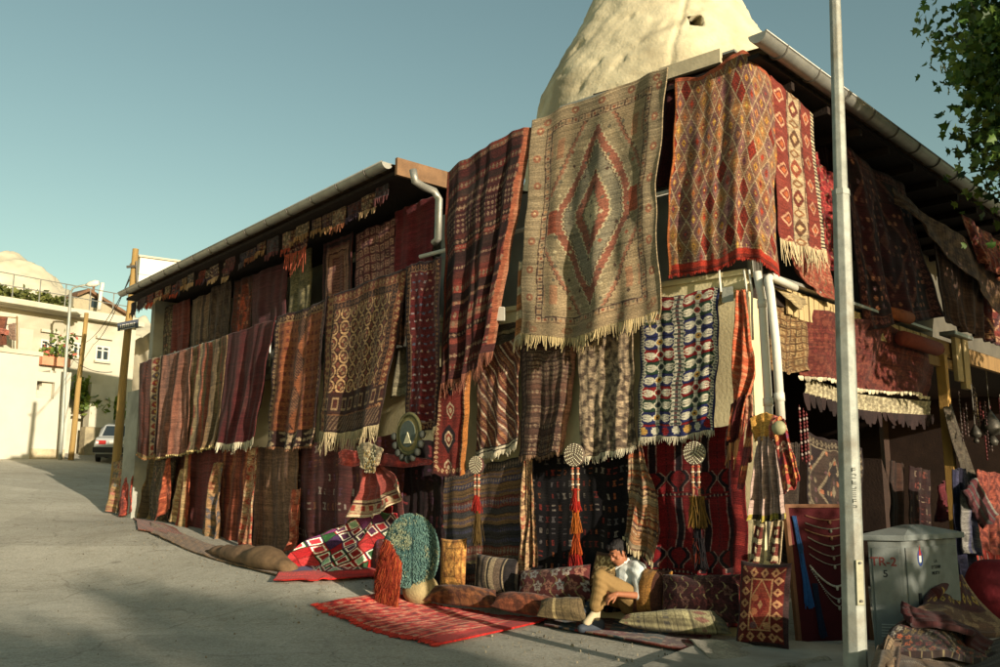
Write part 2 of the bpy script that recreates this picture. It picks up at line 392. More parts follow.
# ================================================================ THE CARPET SHOP BUILDING
shop = empty('carpet_shop', (2.607, 9.0, 0), 'two storey corner building hung all over with carpets, with thin tin roofs and gutters', 'building')
LEND = 10.3
def shop_walls():
    b = MB()
    b.slab(FL, 0, LEND, -.3, 0, -.6, 3.35)
    b.slab(FC, 0, 4.42, -.3, 0, -.3, 3.5)
    b.build('wall', M_PLAST, shop)
    b = MB()
    b.slab(FL, 0, LEND-.02, -1.15, -.9, 3.5, 5.72); b.slab(FL, LEND-.02, LEND+.2, -1.15, .3, 3.1, 5.7)
    b.build('wall', M_PLASTG, shop)
    b = MB(); b.slab(FC, 1.9, 4.42, -.3, -.004, 3.7, 6.05); b.slab(FC, .0, 1.897, -.3, -.004, 3.7, 5.2)
    b.build('wall', M_PLASTG, shop)
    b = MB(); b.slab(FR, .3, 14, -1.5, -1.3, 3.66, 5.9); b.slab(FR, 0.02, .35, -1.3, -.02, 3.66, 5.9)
    b.build('wall', mat('shaded_plaster', L3(84, 80, 70), .9, .25, 2, .3, 20), shop)  # darker copy of the grey plaster, gallery shade put into its colour
    # far end pillar of the left wing
    b = MB(); sa, sb = [(FL.pix(x, 420, .42)[:2]-FL.P)@FL.d-FL.n@FL.n*0 for x in (137.5, 125.5)]; sa = float(sa); sb = float(sb); b.slab(FL, sa, sb, -.3, .42, -.2, 3.6)
    for z in (.9, 1.7, 2.5): b.slab(FL, sa-.01, sb+.01, .42, .428, z, z+.03)
    b.build('pillar', M_PLASTG, shop)
    # balcony slab + rail
    b = MB(); b.slab(FL, -.25, LEND+.2, -.9, .34, 3.36, 3.5); b.build('balcony_floor', M_PLASTG, shop)
    b = MB()
    for s in np.linspace(0, LEND, 8): b.tube([FL.p(s, .33, 3.5), FL.p(s, .33, 4.27)], .02)
    b.tube([FL.p(-.2, .33, 4.27), FL.p(LEND+.2, .33, 4.22)], .022)
    b.build('railing', M_TIN, shop)
    # central ledge, right gallery floor
    b = MB(); b.slab(FC, .0, 4.45, .0, .16, 3.50, 3.70); b.slab(FC, .0, 4.48, .0, .2, 3.64, 3.701); b.build('ledge', M_PLAST, shop, bevel=.01)
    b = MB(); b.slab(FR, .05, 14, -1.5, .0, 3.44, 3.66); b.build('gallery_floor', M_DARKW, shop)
    # windows on the central upper wall & grey shutter strip
    b = MB(); b.slab(FC, 2.9, 3.35, -.003, .05, 3.75, 5.2); b.build('shutter', mat('blue_grey_paint', L3(122, 136, 134), .6, .12, 4, .1, 40), shop)
    b = MB(); b.tube([FC.p(-.2, .2, 4.6), FC.p(4.3, .2, 4.72)], .03); b.build('rail', M_WHITE, shop, smooth=True)
    # door and window on the balcony
    b = MB(); b.slab(FL, 3.5, 4.3, -.9, -.86, 3.5, 5.4); f = b.build('window', M_GLASS, shop)
    b = MB()
    for s0, s1, z0, z1 in ((3.44, 3.5, 3.5, 5.46), (4.3, 4.36, 3.5, 5.46), (3.5, 4.3, 5.4, 5.46), (3.87, 3.93, 3.5, 5.4)): b.slab(FL, s0, s1, -.9, -.83, z0, z1)
    b.build('frame', M_WHITE, f)
shop_walls()
def shop_roofs():
    # left wing: corrugated sheet rising gently to the back
    def sheet(fr, s0, s1, o0, o1, z0, z1, per=.19, amp=.018, th=.012):
        b = MB(); n = int((s1-s0)/per*6); ss = np.linspace(s0, s1, n+1); vs = []
        for t in (0, th):
            for o, z in ((o0, z0), (o1, z1)):
                for s in ss: vs.append(fr.p(s, o, z+t+amp*math.sin(2*math.pi*s/per)))
        m = n+1; fs = []
        for i in range(n):
            fs += [(i, i+1, m+i+1, m+i), (2*m+i, 3*m+i, 3*m+i+1, 2*m+i+1), (i, 2*m+i, 2*m+i+1, i+1), (m+i, m+i+1, 3*m+i+1, 3*m+i)]
        b.add(vs, fs); return b
    sheet(FL, -.05, LEND+.40, .86, -4.5, 5.73, 6.1).build('roof', M_RUST, shop)
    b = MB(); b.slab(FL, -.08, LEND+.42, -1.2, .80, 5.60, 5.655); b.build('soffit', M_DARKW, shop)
    b = MB(); b.slab(FL, -.14, -.09, -1.1, .84, 5.56, 5.80); b.build('fascia', mat('rust_board', L3(116, 88, 62), .85, .3, 4, .3, 30), shop)
    def gutter(fr, s0, s1, o, z, r, name='gutter'):
        b = MB(); n = 12; ss = np.arange(s0, s1, .1); vs = []
        th = np.linspace(math.pi, 2*math.pi, n)
        for rr in (r, r-.008):
            for s in ss:
                for t in th: vs.append(fr.p(s, o+rr*math.cos(t), z+rr*math.sin(t)))
        k = len(ss); fs = []
        for i in range(k-1):
            for j in range(n-1):
                a = i*n+j; fs.append((a, a+1, a+n+1, a+n)); a += k*n; fs.append((a, a+n, a+n+1, a+1))
            for j in (0, n-1): a = i*n+j; fs.append((a, a+n, a+n+k*n, a+k*n))
        b.add(vs, fs)
        b.add([fr.p(s0, o+r*math.cos(t), z+r*math.sin(t)) for t in th], [tuple(range(n))])
        b.add([fr.p(s0+.01, o+r*math.cos(t), z+r*math.sin(t)) for t in th], [tuple(range(n-1, -1, -1))])
        g = b.build(name, M_TIN, shop, smooth=True)
        for s in np.arange(s0+.45, s1, .75):
            b = MB(); b.tube([fr.p(s, o+(r+.006)*math.cos(t), z+(r+.006)*math.sin(t)) for t in th], .012, 5)
            b.build('bracket', mat('dull_iron', L3(96, 92, 84), .6, .2, 8, .1, 50, metal=.4), g)
        b = MB(); b.tube([fr.p(s0, o+r, z), fr.p(ss[-1], o+r, z)], .012, 6); b.build('rim', M_TIN, g, smooth=True)
        return g
    gutter(FL, -.02, LEND+.42, .92, 5.74, .085)
    # upper zig-zag downpipe from the gutter end
    b = MB(); ps = [FL.pix(413, 170, .92), FL.pix(415, 181, .9), FL.pix(424, 187, .7), FL.pix(434, 191, .5), FL.pix(439, 199, .45), FL.pix(438, 239, .45), FL.pix(434, 243, .45)]
    b.tube(ps, .05, 10); b.build('downpipe', M_TIN, shop, smooth=True)
    # central + right wing
    b = MB(); b.slab(FC, 2.05, 4.4, -2.6, .02, 6.20, 6.225); b.build('roof', M_TIN, shop)
    b = MB(); b.slab(FC, 3.55, 4.3, .12, .18, 6.04, 6.20); b.build('fascia', mat('pale_board', L3(170, 158, 130), .85, .2, 5, .2, 30), shop)
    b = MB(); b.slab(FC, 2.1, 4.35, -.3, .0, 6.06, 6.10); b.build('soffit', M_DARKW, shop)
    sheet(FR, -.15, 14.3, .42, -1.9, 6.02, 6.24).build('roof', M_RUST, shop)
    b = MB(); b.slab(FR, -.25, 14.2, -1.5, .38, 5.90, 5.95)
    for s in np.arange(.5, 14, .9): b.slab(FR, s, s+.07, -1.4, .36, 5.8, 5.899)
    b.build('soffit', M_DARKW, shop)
    gutter(FR, -.5, 14.3, .5, 6.02, .10)
shop_roofs()
def shop_right():
    # fascia of upright slats along the gallery edge, capped by a plank
    b = MB(); s = .78
    while s < 4.95:
        w_ = .115+random.uniform(-.01, .01)
        b.slab(FR, s, s+w_, .012, .034+random.uniform(0, .012), 3.36+random.uniform(-.03, .02), 3.64); s += w_+.02
    b.build('slat_fascia', M_SLAT, shop)
    b = MB(); b.slab(FR, .25, 5.0, -.02, .13, 3.68, 3.715); b.build('plank', M_TIN, shop)
    b = MB(); b.slab(FR, 5.0, 14, -.05, .03, 3.4, 3.64); b.slab(FR, 4.6, 6.4, -.02, .05, 3.22, 3.36); b.build('beam', M_WOOD, shop)
    b = MB(); b.slab(FR, 6.0, 6.24, .06, .12, 3.05, 3.72); b.slab(FR, 6.27, 6.52, .06, .14, 2.95, 3.72); b.build('bracket_board', M_SLAT, shop)
    b = MB(); b.slab(FR, 5.75, 6.6, -.02, .2, 3.725, 3.78); b.build('cap', M_TIN, shop)
    b = MB(); b.obox(FR.p(5.48, -.02, -.1), FR.d3*.13, FR.n3*.13, V(0, 0, 3.5)); b.build('post', M_WOODY, shop, bevel=.006)
    b = MB(); b.obox(FR.p(9.8, -.02, -.1), FR.d3*.13, FR.n3*.13, V(0, 0, 3.5)); b.build('post', M_WOODY, shop, bevel=.006)
    b = MB(); b.slab(FR, 0.0, .32, -.4, .0, -.2, 3.44); b.build('corner_pillar', M_PLAST, shop)
    # dark shop interior
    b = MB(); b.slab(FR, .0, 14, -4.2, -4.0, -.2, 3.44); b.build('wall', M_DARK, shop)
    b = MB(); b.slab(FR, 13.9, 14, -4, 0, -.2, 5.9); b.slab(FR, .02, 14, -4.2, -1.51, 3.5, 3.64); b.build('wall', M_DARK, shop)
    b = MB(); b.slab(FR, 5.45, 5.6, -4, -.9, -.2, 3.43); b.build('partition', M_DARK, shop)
    # white soil pipes down the corner
    a = FR.p(.1, .28, 0)
    def pp(x, y, o=.25): return FC.pix(x, y, o)
    b = MB(); b.tube([pp(757, 272), pp(762, 300), pp(768, 400), pp(772, 560)], .043, 12)
    for y in (300, 398): q = pp(762+(y-300)*.06, y); b.tube([q, q+V(0, 0, -.08)], .051, 12)
    b.build('soil_pipe', M_WHITE, shop, smooth=True)
    b = MB(); k0 = FR.pix(795, 288, .16); b.tube([k0, FR.pix(770, 276, .2), pp(768, 280, .3), pp(770, 290, .32), pp(776, 345, .32), pp(781, 420, .32)], .043, 12)
    q = pp(779, 393, .32); b.tube([q, q+V(.003, 0, -.08)], .051, 12)
    b.build('soil_pipe', M_WHITE, shop, smooth=True)
    b = MB()
    for i, (x0, x1) in enumerate(((744, 747), (749, 752), (719, 720))):
        b.tube([pp(x0, 270, .26), pp((x0+x1)/2+1.5, 292, .27), pp(x1, 316 if i < 2 else 285, .26), pp(x1+1, 340 if i < 2 else 292, .25)], .012, 6)
    b.build('cable', M_WHITE, shop, smooth=True)
    b = MB(); b.hexa([pp(722, 303, .17), pp(734, 301, .17), pp(734, 301, .27), pp(722, 303, .27), pp(722, 288, .17), pp(733, 286, .17), pp(733, 286, .27), pp(722, 288, .27)]); b.build('junction_box', M_PLASTG, shop)
    b = MB(); b.hexa([FC.pix(493, 321, .30), FC.pix(505, 321, .30), FC.pix(505, 321, .42), FC.pix(493, 321, .42), FC.pix(494, 306, .30), FC.pix(505, 307, .30), FC.pix(505, 307, .42), FC.pix(494, 306, .42)])
    b.build('lamp_box', M_WHITE, shop, bevel=.01)
shop_right()
# rope along the balcony where the rugs hang
def rope(name, pts, r, m, parent=None, **k):
    b = MB(); b.tube(pts, r, 6); return b.build(name, m, parent, smooth=True, **k)

# ================================================================ THE TOWN AT THE FAR LEFT
F1 = None
base = gpix(30, 459)
F1 = Frame(base[0], base[1], .58, .81, .81, -.58)
F2 = Frame(base[0]-.81*3.2, base[1]+.58*3.2, .58, .81, .81, -.58)
def f1s(px, py, F=F1, o=0): q = F.pix(px, py, o); return (q[:2]-F.P)@F.d, q[2]
def window(parent, F, s0, s1, z0, z1, bars=1, depth_=.12, lintel=True):
    b = MB(); b.slab(F, s0, s1, -.03, .012, z0, z1); wdw = b.build('window', M_GLASS, parent)
    b = MB(); t = .07
    for a in ((s0-t, s0, z0-t, z1+t), (s1, s1+t, z0-t, z1+t), (s0, s1, z1, z1+t), (s0, s1, z0-t, z0), ((s0+s1)/2-.04, (s0+s1)/2+.04, z0, z1), (s0, s1, z0+(z1-z0)*.7, z0+(z1-z0)*.7+.05)): b.slab(F, a[0], a[1], .0, .05, a[2], a[3])
    b.build('frame', M_WHITE, wdw)
    b = MB(); b.slab(F, s0-.12, s1+.12, .0, .14, z0-t-.1, z0-t-.005); b.build('sill', M_STONEW, wdw)
    if lintel: b = MB(); b.slab(F, s0-.12, s1+.12, .0, .16, z1+t+.3, z1+t+.42); b.build('lintel', M_STONEW, wdw)
def white_house():
    s0 = -14.; s1 = f1s(131, 400, F2)[0]; zb = .5
    zt = f1s(60, 306, F2)[1]; zc = f1s(60, 316, F2)[1]
    h = empty('white_house', F2.p(f1s(60, 400, F2)[0], 0, float(gz(*F2.p(3, 0, 0)[:2]))), 'cream two storey house with a flat roof terrace and flower balcony, up the street', 'house')
    b = MB(); b.slab(F2, s0, s1, -7, 0, zb, zc-.003)
    # stone courses
    for z in np.arange(3.4, zc-.3, .42): b.slab(F2, s0, s1, .0, .006, z, z+.39)
    b.build('wall', M_STONEW, h)
    b = MB(); b.slab(F2, s0, s1+.1, -7.2, .5, zc, zc+.22); b.slab(F2, s0, f1s(70, 320, F2)[0], .5, 1.0, zc+.02, zc+.2); b.build('cornice', M_STONEW, h)
    b = MB(); b.slab(F2, s0, s1, -.2, .1, zc+.22, zt); b.build('parapet', M_STONEW, h)
    b = MB()
    for s in np.arange(s0, s1, 1.1): b.tube([F2.p(s, -.05, zt), F2.p(s, -.05, zt+1.0)], .025, 5)
    for z in (zt+.5, zt+1.0): b.tube([F2.p(s0, -.05, z), F2.p(s1, -.05, z)], .022, 5)
    b.build('railing', M_TIN, h)
    for (xa, xb, ya, yb) in ((42, 53, 341, 353), (74, 81, 344, 356), (97, 107, 347, 360)):
        a, z1 = f1s(xa, ya, F2); c, z0 = f1s(xb, yb, F2)
        window(h, F2, a, c, z0, z1)
    a, z1 = f1s(19, 328, F2); c, z0 = f1s(31, 352, F2)
    b = MB(); b.slab(F2, a, c, .0, .05, z0-.4, z1); b.build('door', mat('grey_blue_door', L3(168, 170, 152), .6, .1, 3, .1, 30), h)
    # balcony slab
    a, z = f1s(38, 366, F2, 1.1); c, _ = f1s(66, 372, F2, 1.1)
    b = MB(); b.slab(F2, a, c, .0, 1.1, z-.22, z); b.build('balcony_floor', M_STONEW, h)
    b = MB(); b.slab(F2, a, c, 1.0, 1.06, z, z+.5); b.slab(F2, a, a+.06, .06, 1.0, z, z+.5); b.slab(F2, c-.06, c, .06, 1.0, z, z+.5); b.build('balcony_panel', M_STONEW, h)
    b = MB(); q = f1s(46, 380, F2, .9); b.tube([F2.p(q[0], .9, q[1]-1.2), F2.p(q[0], .9, z-.2)], .06, 8); b.build('post', M_WHITE, h)
    # flower boxes with geraniums
    pl = empty('flower_box', F2.p((a+c)/2, 1.2, z+.1), 'salmon flower box with red flowers and green leaves on the house balcony', 'planter')
    b = MB(); b.slab(F2, a, c, 1.075, 1.4, z+.05, z+.42); b.build('box', mat('salmon_box', L3(206, 138, 104), .8, .2, 4, .2, 20), pl)
    b = MB()
    for i in range(330):
        s = random.uniform(a, c+.2); hh = abs(random.gauss(0, .38))*(1.3 if s > a+(c-a)*.35 else .5); p = F2.p(s, 1.25+random.uniform(-.25, .25), z+.42+hh)
        r = random.uniform(.05, .13); u = unit(rng.normal(size=3)); v2 = unit(np.cross(u, rng.normal(size=3)))
        cc = L3(*random.choice([(90, 110, 46), (104, 118, 50), (74, 96, 40), (84, 104, 46), (180, 96, 80)]))
        b.add([p-u*r, p+v2*r*.6, p+u*r, p-v2*r*.6], [(0, 1, 2, 3)], cc)
    b.build('foliage', M_ATTR, pl)
    return zt, s1
zt_house, s1_house = white_house()
def front_block():
    s0 = -16; s1 = f1s(66, 440)[0]; z1 = f1s(20, 354)[1]
    h = empty('terrace_block', F1.p(1, 0, 1.8), 'plain whitewashed single storey block with a stair opening in front of the cream house', 'building')
    sa = f1s(36, 395)[0]; sb = f1s(54, 395)[0]
    zo1 = f1s(40, 381)[1]; zo0 = f1s(40, 398)[1]
    b = MB()
    b.slab(F1, s0, sa, -3.15, 0, .5, z1); b.slab(F1, sa, sb, -3.15, 0, .5, zo0); b.slab(F1, sa, sb, -3.15, 0, zo1, f1s(45, 372)[1]); b.slab(F1, sb, s1, -3.15, 0, .5, f1s(56, 371)[1])
    b.slab(F1, sa, sb, -3.15, -1.6, zo0, zo1)
    b.build('wall', mat('whitewash', L3(188, 182, 164), .9, .08, .7, .2, 14, stain=(*L3(196, 186, 156), .4)), h)
    b = MB(); b.slab(F1, s0, sa+.1, -.02, .08, z1, z1+.16); b.build('coping', M_STONEW, h)
    b = MB()
    for i in range(7): b.slab(F1, sa+.02+i*(sb-sa-.05)/7, sb-.01, -1.5, -.2, zo0+i*.16, zo0+(i+1)*.16-.002)
    b.build('stair', M_STONEW, h)
    # peeling lower band
    b = MB(); b.slab(F1, f1s(30, 450)[0], s1-.02, .0, .02, .8, f1s(50, 449)[1]); b.build('plinth', mat('peeling_plaster', L3(176, 162, 132), .95, .35, 2.5, .5, 12), h)
front_block()
def small_sheds():
    F3 = Frame(*(F2.P-F2.n*8.5), *F2.d, *F2.n)
    h = empty('gabled_house', F3.pix(95, 310), 'small stone house with a brown gabled roof and one little window, behind the roof terrace', 'house')
    pk = F3.pix(86, 292); le = F3.pix(74, 297); re = F3.pix(128, 318); zb = 5.
    P = [V(le[0], le[1], zb), V(re[0], re[1], zb), re, pk, le]
    back = np.append(-F3.n*1.2, 0)
    b = MB(); b.add(P+[p+back for p in P], [(0, 1, 2, 3, 4), (9, 8, 7, 6, 5)]+[(i, i+5, (i+1) % 5+5, (i+1) % 5) for i in range(5)]); b.build('wall', mat('tan_stone', L3(158, 148, 122), .95, .2, 1.5, .4, 10), h)
    b = MB()
    for p, q in ((le, pk), (pk, re)):
        f = np.append(F3.n*.35, 0); u = V(0, 0, .16)
        b.hexa([p+f, q+f, q+back, p+back, p+f+u, q+f+u, q+back+u, p+back+u])
    b.build('roof', mat('brown_roof', L3(112, 84, 62), .9, .2, 3, .2, 20), h)
    q = F3.pix(95, 303); sw = (q[:2]-F3.P)@F3.d; b = MB(); b.slab(F3, sw-.22, sw+.22, -.1, .01, q[2]-.26, q[2]+.26); b.build('window', M_GLASS, h)
    b = MB(); q = F3.pix(93, 296, -.6); b.tube([q, q+V(0, 0, .75)], .07, 8); b.build('chimney', mat('brown_roof', (1, 1, 1)), h)
    # white block behind the near pole
    Fb = Frame(*depth(137, 300, 27.)[:2], .83, .55, .55, -.83)
    z1 = Fb.pix(138, 257)[2]; sR = (Fb.pix(192, 270)[:2]-Fb.P)@Fb.d
    h = empty('white_block', Fb.p(2, 0, 0), 'plain white plastered upper storey rising behind the wooden pole and gutter end', 'building')
    b = MB(); b.slab(Fb, 1.4, sR+4, -1.3, -.01, 0, Fb.pix(138, 300)[2]-.005); b.slab(Fb, 0.0, sR+4, -1.3, 0, Fb.pix(138, 300)[2], Fb.pix(138, 273)[2]); b.slab(Fb, 0.0, sR+4, -1.3, .03, Fb.pix(138, 274)[2], z1); b.build('wall', M_WHITE, h)
    b = MB(); b.slab(Fb, -.05, sR+4.1, -1.35, .1, z1, z1+.06); b.build('coping', M_STONEW, h)
small_sheds()
# ================================================================ CLOTH
def plin(pts, t):
    """point of a polyline at t in 0..1 of its length (array)"""
    pts = np.asarray(pts, float); d = np.r_[0, np.cumsum(np.linalg.norm(np.diff(pts, axis=0), axis=1))]
    d = d/d[-1]
    if len(pts) > 2:     # smooth (Catmull-like through densified points)
        tt = np.linspace(0, 1, 120); q = np.stack([np.interp(tt, d, pts[:, k]) for k in range(2)], -1)
        ker = np.array([1, 2, 3, 2, 1])/9.
        for _ in range(3):
            p = np.pad(q, ((2, 2), (0, 0)), 'reflect', reflect_type='odd'); q = np.stack([np.convolve(p[:, k], ker, 'valid') for k in range(2)], -1)
        q[0] = pts[0]; q[-1] = pts[-1]
        return np.stack([np.interp(t, tt, q[:, k]) for k in range(2)], -1)
    return np.stack([np.interp(t, d, pts[:, k]) for k in range(2)], -1)
def on(fr, o):
    f = lambda px, py, do=0.: fr.pix(px, py, o+do)
    f.n = fr.n3; return f
def corner_surf(o, soft=.05):
    def f(px, py, do=0.):
        r = ray(px, py); oo = o
        tC = (FC.P@FC.n+oo)/(r[..., 0]*FC.n[0]+r[..., 1]*FC.n[1]); tR = (FR.P@FR.n+oo)/(r[..., 0]*FR.n[0]+r[..., 1]*FR.n[1])
        m = (tC+tR)/2; d = (tC-tR)/2; t = m+np.sqrt(d*d+soft*soft)-0
        q = r*t[..., None]; q[..., 2] += EYE; return q
    f.n = unit(FC.n3+FR.n3); return f
def mesh_grid(name, P, N, C, UVm, th, mt, parent=None, smooth=True):
    """closed cloth from a (nv,nu,3) grid, N normals, th thickness"""
    nv, nu = P.shape[:2]; B = P-N*th
    vs = np.concatenate([P.reshape(-1, 3), B.reshape(-1, 3)]); m = nv*nu
    i = (np.arange(nv-1)[:, None]*nu+np.arange(nu-1)[None])
    f1 = np.stack([i, i+nu, i+nu+1, i+1], -1).reshape(-1, 4); f2 = np.stack([i, i+1, i+nu+1, i+nu], -1).reshape(-1, 4)+m
    e = []
    idx = np.arange(m).reshape(nv, nu)
    ring = np.concatenate([idx[0, :], idx[1:, -1], idx[-1, -2::-1], idx[-2:0:-1, 0]])
    r2 = np.roll(ring, -1); f3 = np.stack([ring, r2, r2+m, ring+m], -1)
    F = np.concatenate([f1, f2, f3])
    lo, hi = vs.min(0), vs.max(0); loc = V((lo[0]+hi[0])/2, (lo[1]+hi[1])/2, lo[2]); vs = vs-loc
    me = bpy.data.meshes.new(name); me.vertices.add(len(vs)); me.vertices.foreach_set('co', vs.ravel().astype(np.float32))
    me.loops.add(F.size); me.loops.foreach_set('vertex_index', F.ravel().astype(np.int32))
    me.polygons.add(len(F)); me.polygons.foreach_set('loop_start', np.arange(0, F.size, 4).astype(np.int32))
    me.polygons.foreach_set('use_smooth', np.ones(len(F), bool)) if smooth else None
    me.update(calc_edges=True)
    at = me.color_attributes.new('Col', 'FLOAT_COLOR', 'POINT'); cc = np.ones((2*m, 4), np.float32)
    cc[:m, :3] = lin(C.reshape(-1, 3)); cc[m:, :3] = cc[:m, :3]; at.data.foreach_set('color', cc.ravel())
    uvl = me.uv_layers.new(name='UVMap'); u2 = np.concatenate([UVm.reshape(-1, 2)]*2)[F.ravel()]
    uvl.data.foreach_set('uv', u2.ravel().astype(np.float32))
    me.materials.append(mt)
    o = bpy.data.objects.new(name, me); col.objects.link(o); _loc(o, loc, parent); return o
def gnorm(P):
    du = np.gradient(P, axis=1); dv = np.gradient(P, axis=0); n = np.cross(dv, du)
    return n/np.maximum(np.linalg.norm(n, axis=-1, keepdims=True), 1e-9)
SEED = [100]
def tassels(name, A, dirv, ln, colr, parent, n, jit=.25, wid=None, mt=None, nrm=None):
    """fringe: knotted threads hanging from the points A (k,3)"""
    A = np.asarray(A); k = len(A); b = MB(); r = np.random.default_rng(SEED[0])
    t = np.linspace(0, 1, n); d = np.r_[0, np.cumsum(np.linalg.norm(np.diff(A, axis=0), axis=1))]; L = d[-1]; d = d/L
    wd = wid or L/n*.9
    for q in t:
        p = np.array([np.interp(q, d, A[:, j]) for j in range(3)]); tg = unit(A[min(int(q*(k-1))+1, k-1)]-A[min(int(q*(k-1)), k-2)])
        l = ln*(1+r.uniform(-jit, jit))*(1+.25*math.sin(q*23+3*math.sin(q*41))); sw = (r.normal(0, .14)+.22*math.sin(q*37+r.normal()*.3))*tg*l+ (nrm if nrm is not None else np.zeros(3))*abs(r.normal(0, .1))*l
        n3 = unit(np.cross(tg, dirv)); w2 = wd*r.uniform(.4, .62)
        p1 = p+dirv*l*.5+sw*.4; p2 = p+dirv*l+sw
        c = lin(np.clip(np.array(colr)*r.uniform(.8, 1.12), 0, 255))
        vs = []
        for pp, ww in ((p-dirv*.008, w2), (p1, w2*.9), (p2, w2*.45)):
            vs += [pp-tg*ww, pp+n3*ww*.7, pp+tg*ww, pp-n3*ww*.7]
        fs = [(i*4+j, i*4+(j+1) % 4, (i+1)*4+(j+1) % 4, (i+1)*4+j) for i in range(2) for j in range(4)]+[(8, 9, 10, 11)]
        b.add(vs, fs, c)
    return b.build(name, mt or M_ATTR, parent)
def cloth(name, label, cat, surf, top, bottom, left=None, right=None, pat=None, folds=(.03, 4, .3), th=.012, fringe=None, tfringe=None,
          group=None, mt=None, res=1.0, curl=None, seed=None, W=None, H=None, nofade=False, turn=None, floor=False):
    SEED[0] += 1; sd = seed if seed is not None else SEED[0]; r = np.random.default_rng(sd)
    top = np.asarray(top, float); bottom = np.asarray(bottom, float)
    left = np.asarray(left if left is not None else [top[0], bottom[0]], float); right = np.asarray(right if right is not None else [top[-1], bottom[-1]], float)
    wpx = max(np.linalg.norm(top[-1]-top[0]), np.linalg.norm(bottom[-1]-bottom[0]), 6); hpx = max(np.linalg.norm(left[-1]-left[0]), np.linalg.norm(right[-1]-right[0]), 6)
    nu = int(np.clip(wpx*1.35*res, 14, 260)); nv = int(np.clip(hpx*1.25*res, 14, 340))
    u = np.linspace(0, 1, nu); v = np.linspace(0, 1, nv); U, Vv = np.meshgrid(u, v)
    T = plin(top, u)[None]; B = plin(bottom, u)[None]; Lf = plin(left, v)[:, None]; Rt = plin(right, v)[:, None]
    u3 = U[..., None]; v3 = Vv[..., None]
    bil = (1-u3)*(1-v3)*top[0]+u3*(1-v3)*top[-1]+(1-u3)*v3*bottom[0]+u3*v3*bottom[-1]
    Q = (1-v3)*T+v3*B+(1-u3)*Lf+u3*Rt-bil
    P = surf(Q[..., 0], Q[..., 1])
    Wm = W or float(np.linalg.norm(np.diff(P[nv//2], axis=0), axis=1).sum()); Hm = H or float(np.linalg.norm(np.diff(P[:, nu//2], axis=0), axis=1).sum())
    A, k, drift = folds[:3]
    ph = r.uniform(0, 6.28, 6); x = U*k*2*math.pi
    dr = drift*3*np.sin(Vv*2.2+ph[3])+drift*2*Vv
    s = .62*np.sin(x+ph[0]+dr)+.34*np.sin(x*1.73+ph[1]-dr*.8)+.18*np.sin(x*3.1+ph[2]+dr*1.7)
    env = .30+.70*Vv**.8
    sag = .5*A*np.sin(np.pi*U)*np.sin(Vv*2.6+ph[4])                     # slow billow
    wr = .10*A*np.sin(Vv*17+ph[5]+3*np.sin(U*5+ph[1]))*np.sin(U*7+ph[2])  # small cross creases
    lump = .22*A*noise3(np.stack([U*Wm*5, Vv*Hm*4, 0*U], -1), sd, 3)
    off = A*s*env+sag+wr+lump
    # hem and side edges lift a little off the wall
    off += .02*np.exp(-(1-Vv)/.03)
    if curl: off += curl[0]*np.exp(-U/.05)+curl[1]*np.exp(-(1-U)/.05)
    if turn:     # an edge turned towards the side: (side, width, depth)
        sde, wdt, dep = turn; q = U if sde == 'l' else 1-U
        off -= dep*np.clip(1-q/wdt, 0, 1)
    P = P+surf.n*off[..., None]
    # tiny in-plane waviness so that edges are not ruler straight
    tn = unit(np.cross(surf.n, V(0, 0, 1))); wv = .012*np.sin(Vv*9+ph[0])+.007*np.sin(Vv*23+ph[1])
    P = P+tn*wv[..., None]*min(1, Wm)
    P[..., 2] += (.010*np.sin(U*11+ph[2])+.006*np.sin(U*29+ph[3]))*min(1, Hm)
    if floor: P[..., 2] = np.maximum(P[..., 2], gz(P[..., 0], P[..., 1])+.03+th)
    # hand-woven irregularity of the pattern
    Up = U+(.006*np.sin(Vv*Hm*6+ph[4])+.004*np.sin(Vv*Hm*17+ph[1]))/max(Wm, .4); Vp = Vv+(.006*np.sin(U*Wm*7+ph[5])+.005*np.sin(U*Wm*15+ph[0]))/max(Hm, .4)
    C = np.array(pat(np.clip(Up, 0, 1), np.clip(Vp, 0, 1), Wm, Hm, r) if pat else np.full(U.shape+(3,), 120.), float)
    g_ = C.mean(-1, keepdims=True); C = g_+.86*(C-g_)
    if not nofade: C = np.clip(C*(1+r.normal(0, .07, (nv, 1, 1)))*(1+r.normal(0, .05, C.shape[:2]+(1,))), 0, 255)
    N = gnorm(P)
    if np.mean((N*surf.n).sum(-1)) < 0: N = -N
    o = mesh_grid(name, P, N, C, np.stack([U*Wm, (1-Vv)*Hm], -1), th, mt or WOOL)
    tag(o, label, cat, group)
    dn = V(0, 0, -1.)
    if fringe: tassels('fringe', P[-1]-N[-1]*th*.5, dn, fringe[1], fringe[0], o, fringe[2] if len(fringe) > 2 else max(14, int(wpx*1.35)), nrm=surf.n)
    if tfringe: tassels('fringe', P[0]-N[0]*th*.5, unit(dn+surf.n*.5), tfringe[1], tfringe[0], o, max(12, int(wpx*.9)), nrm=surf.n)
    return o

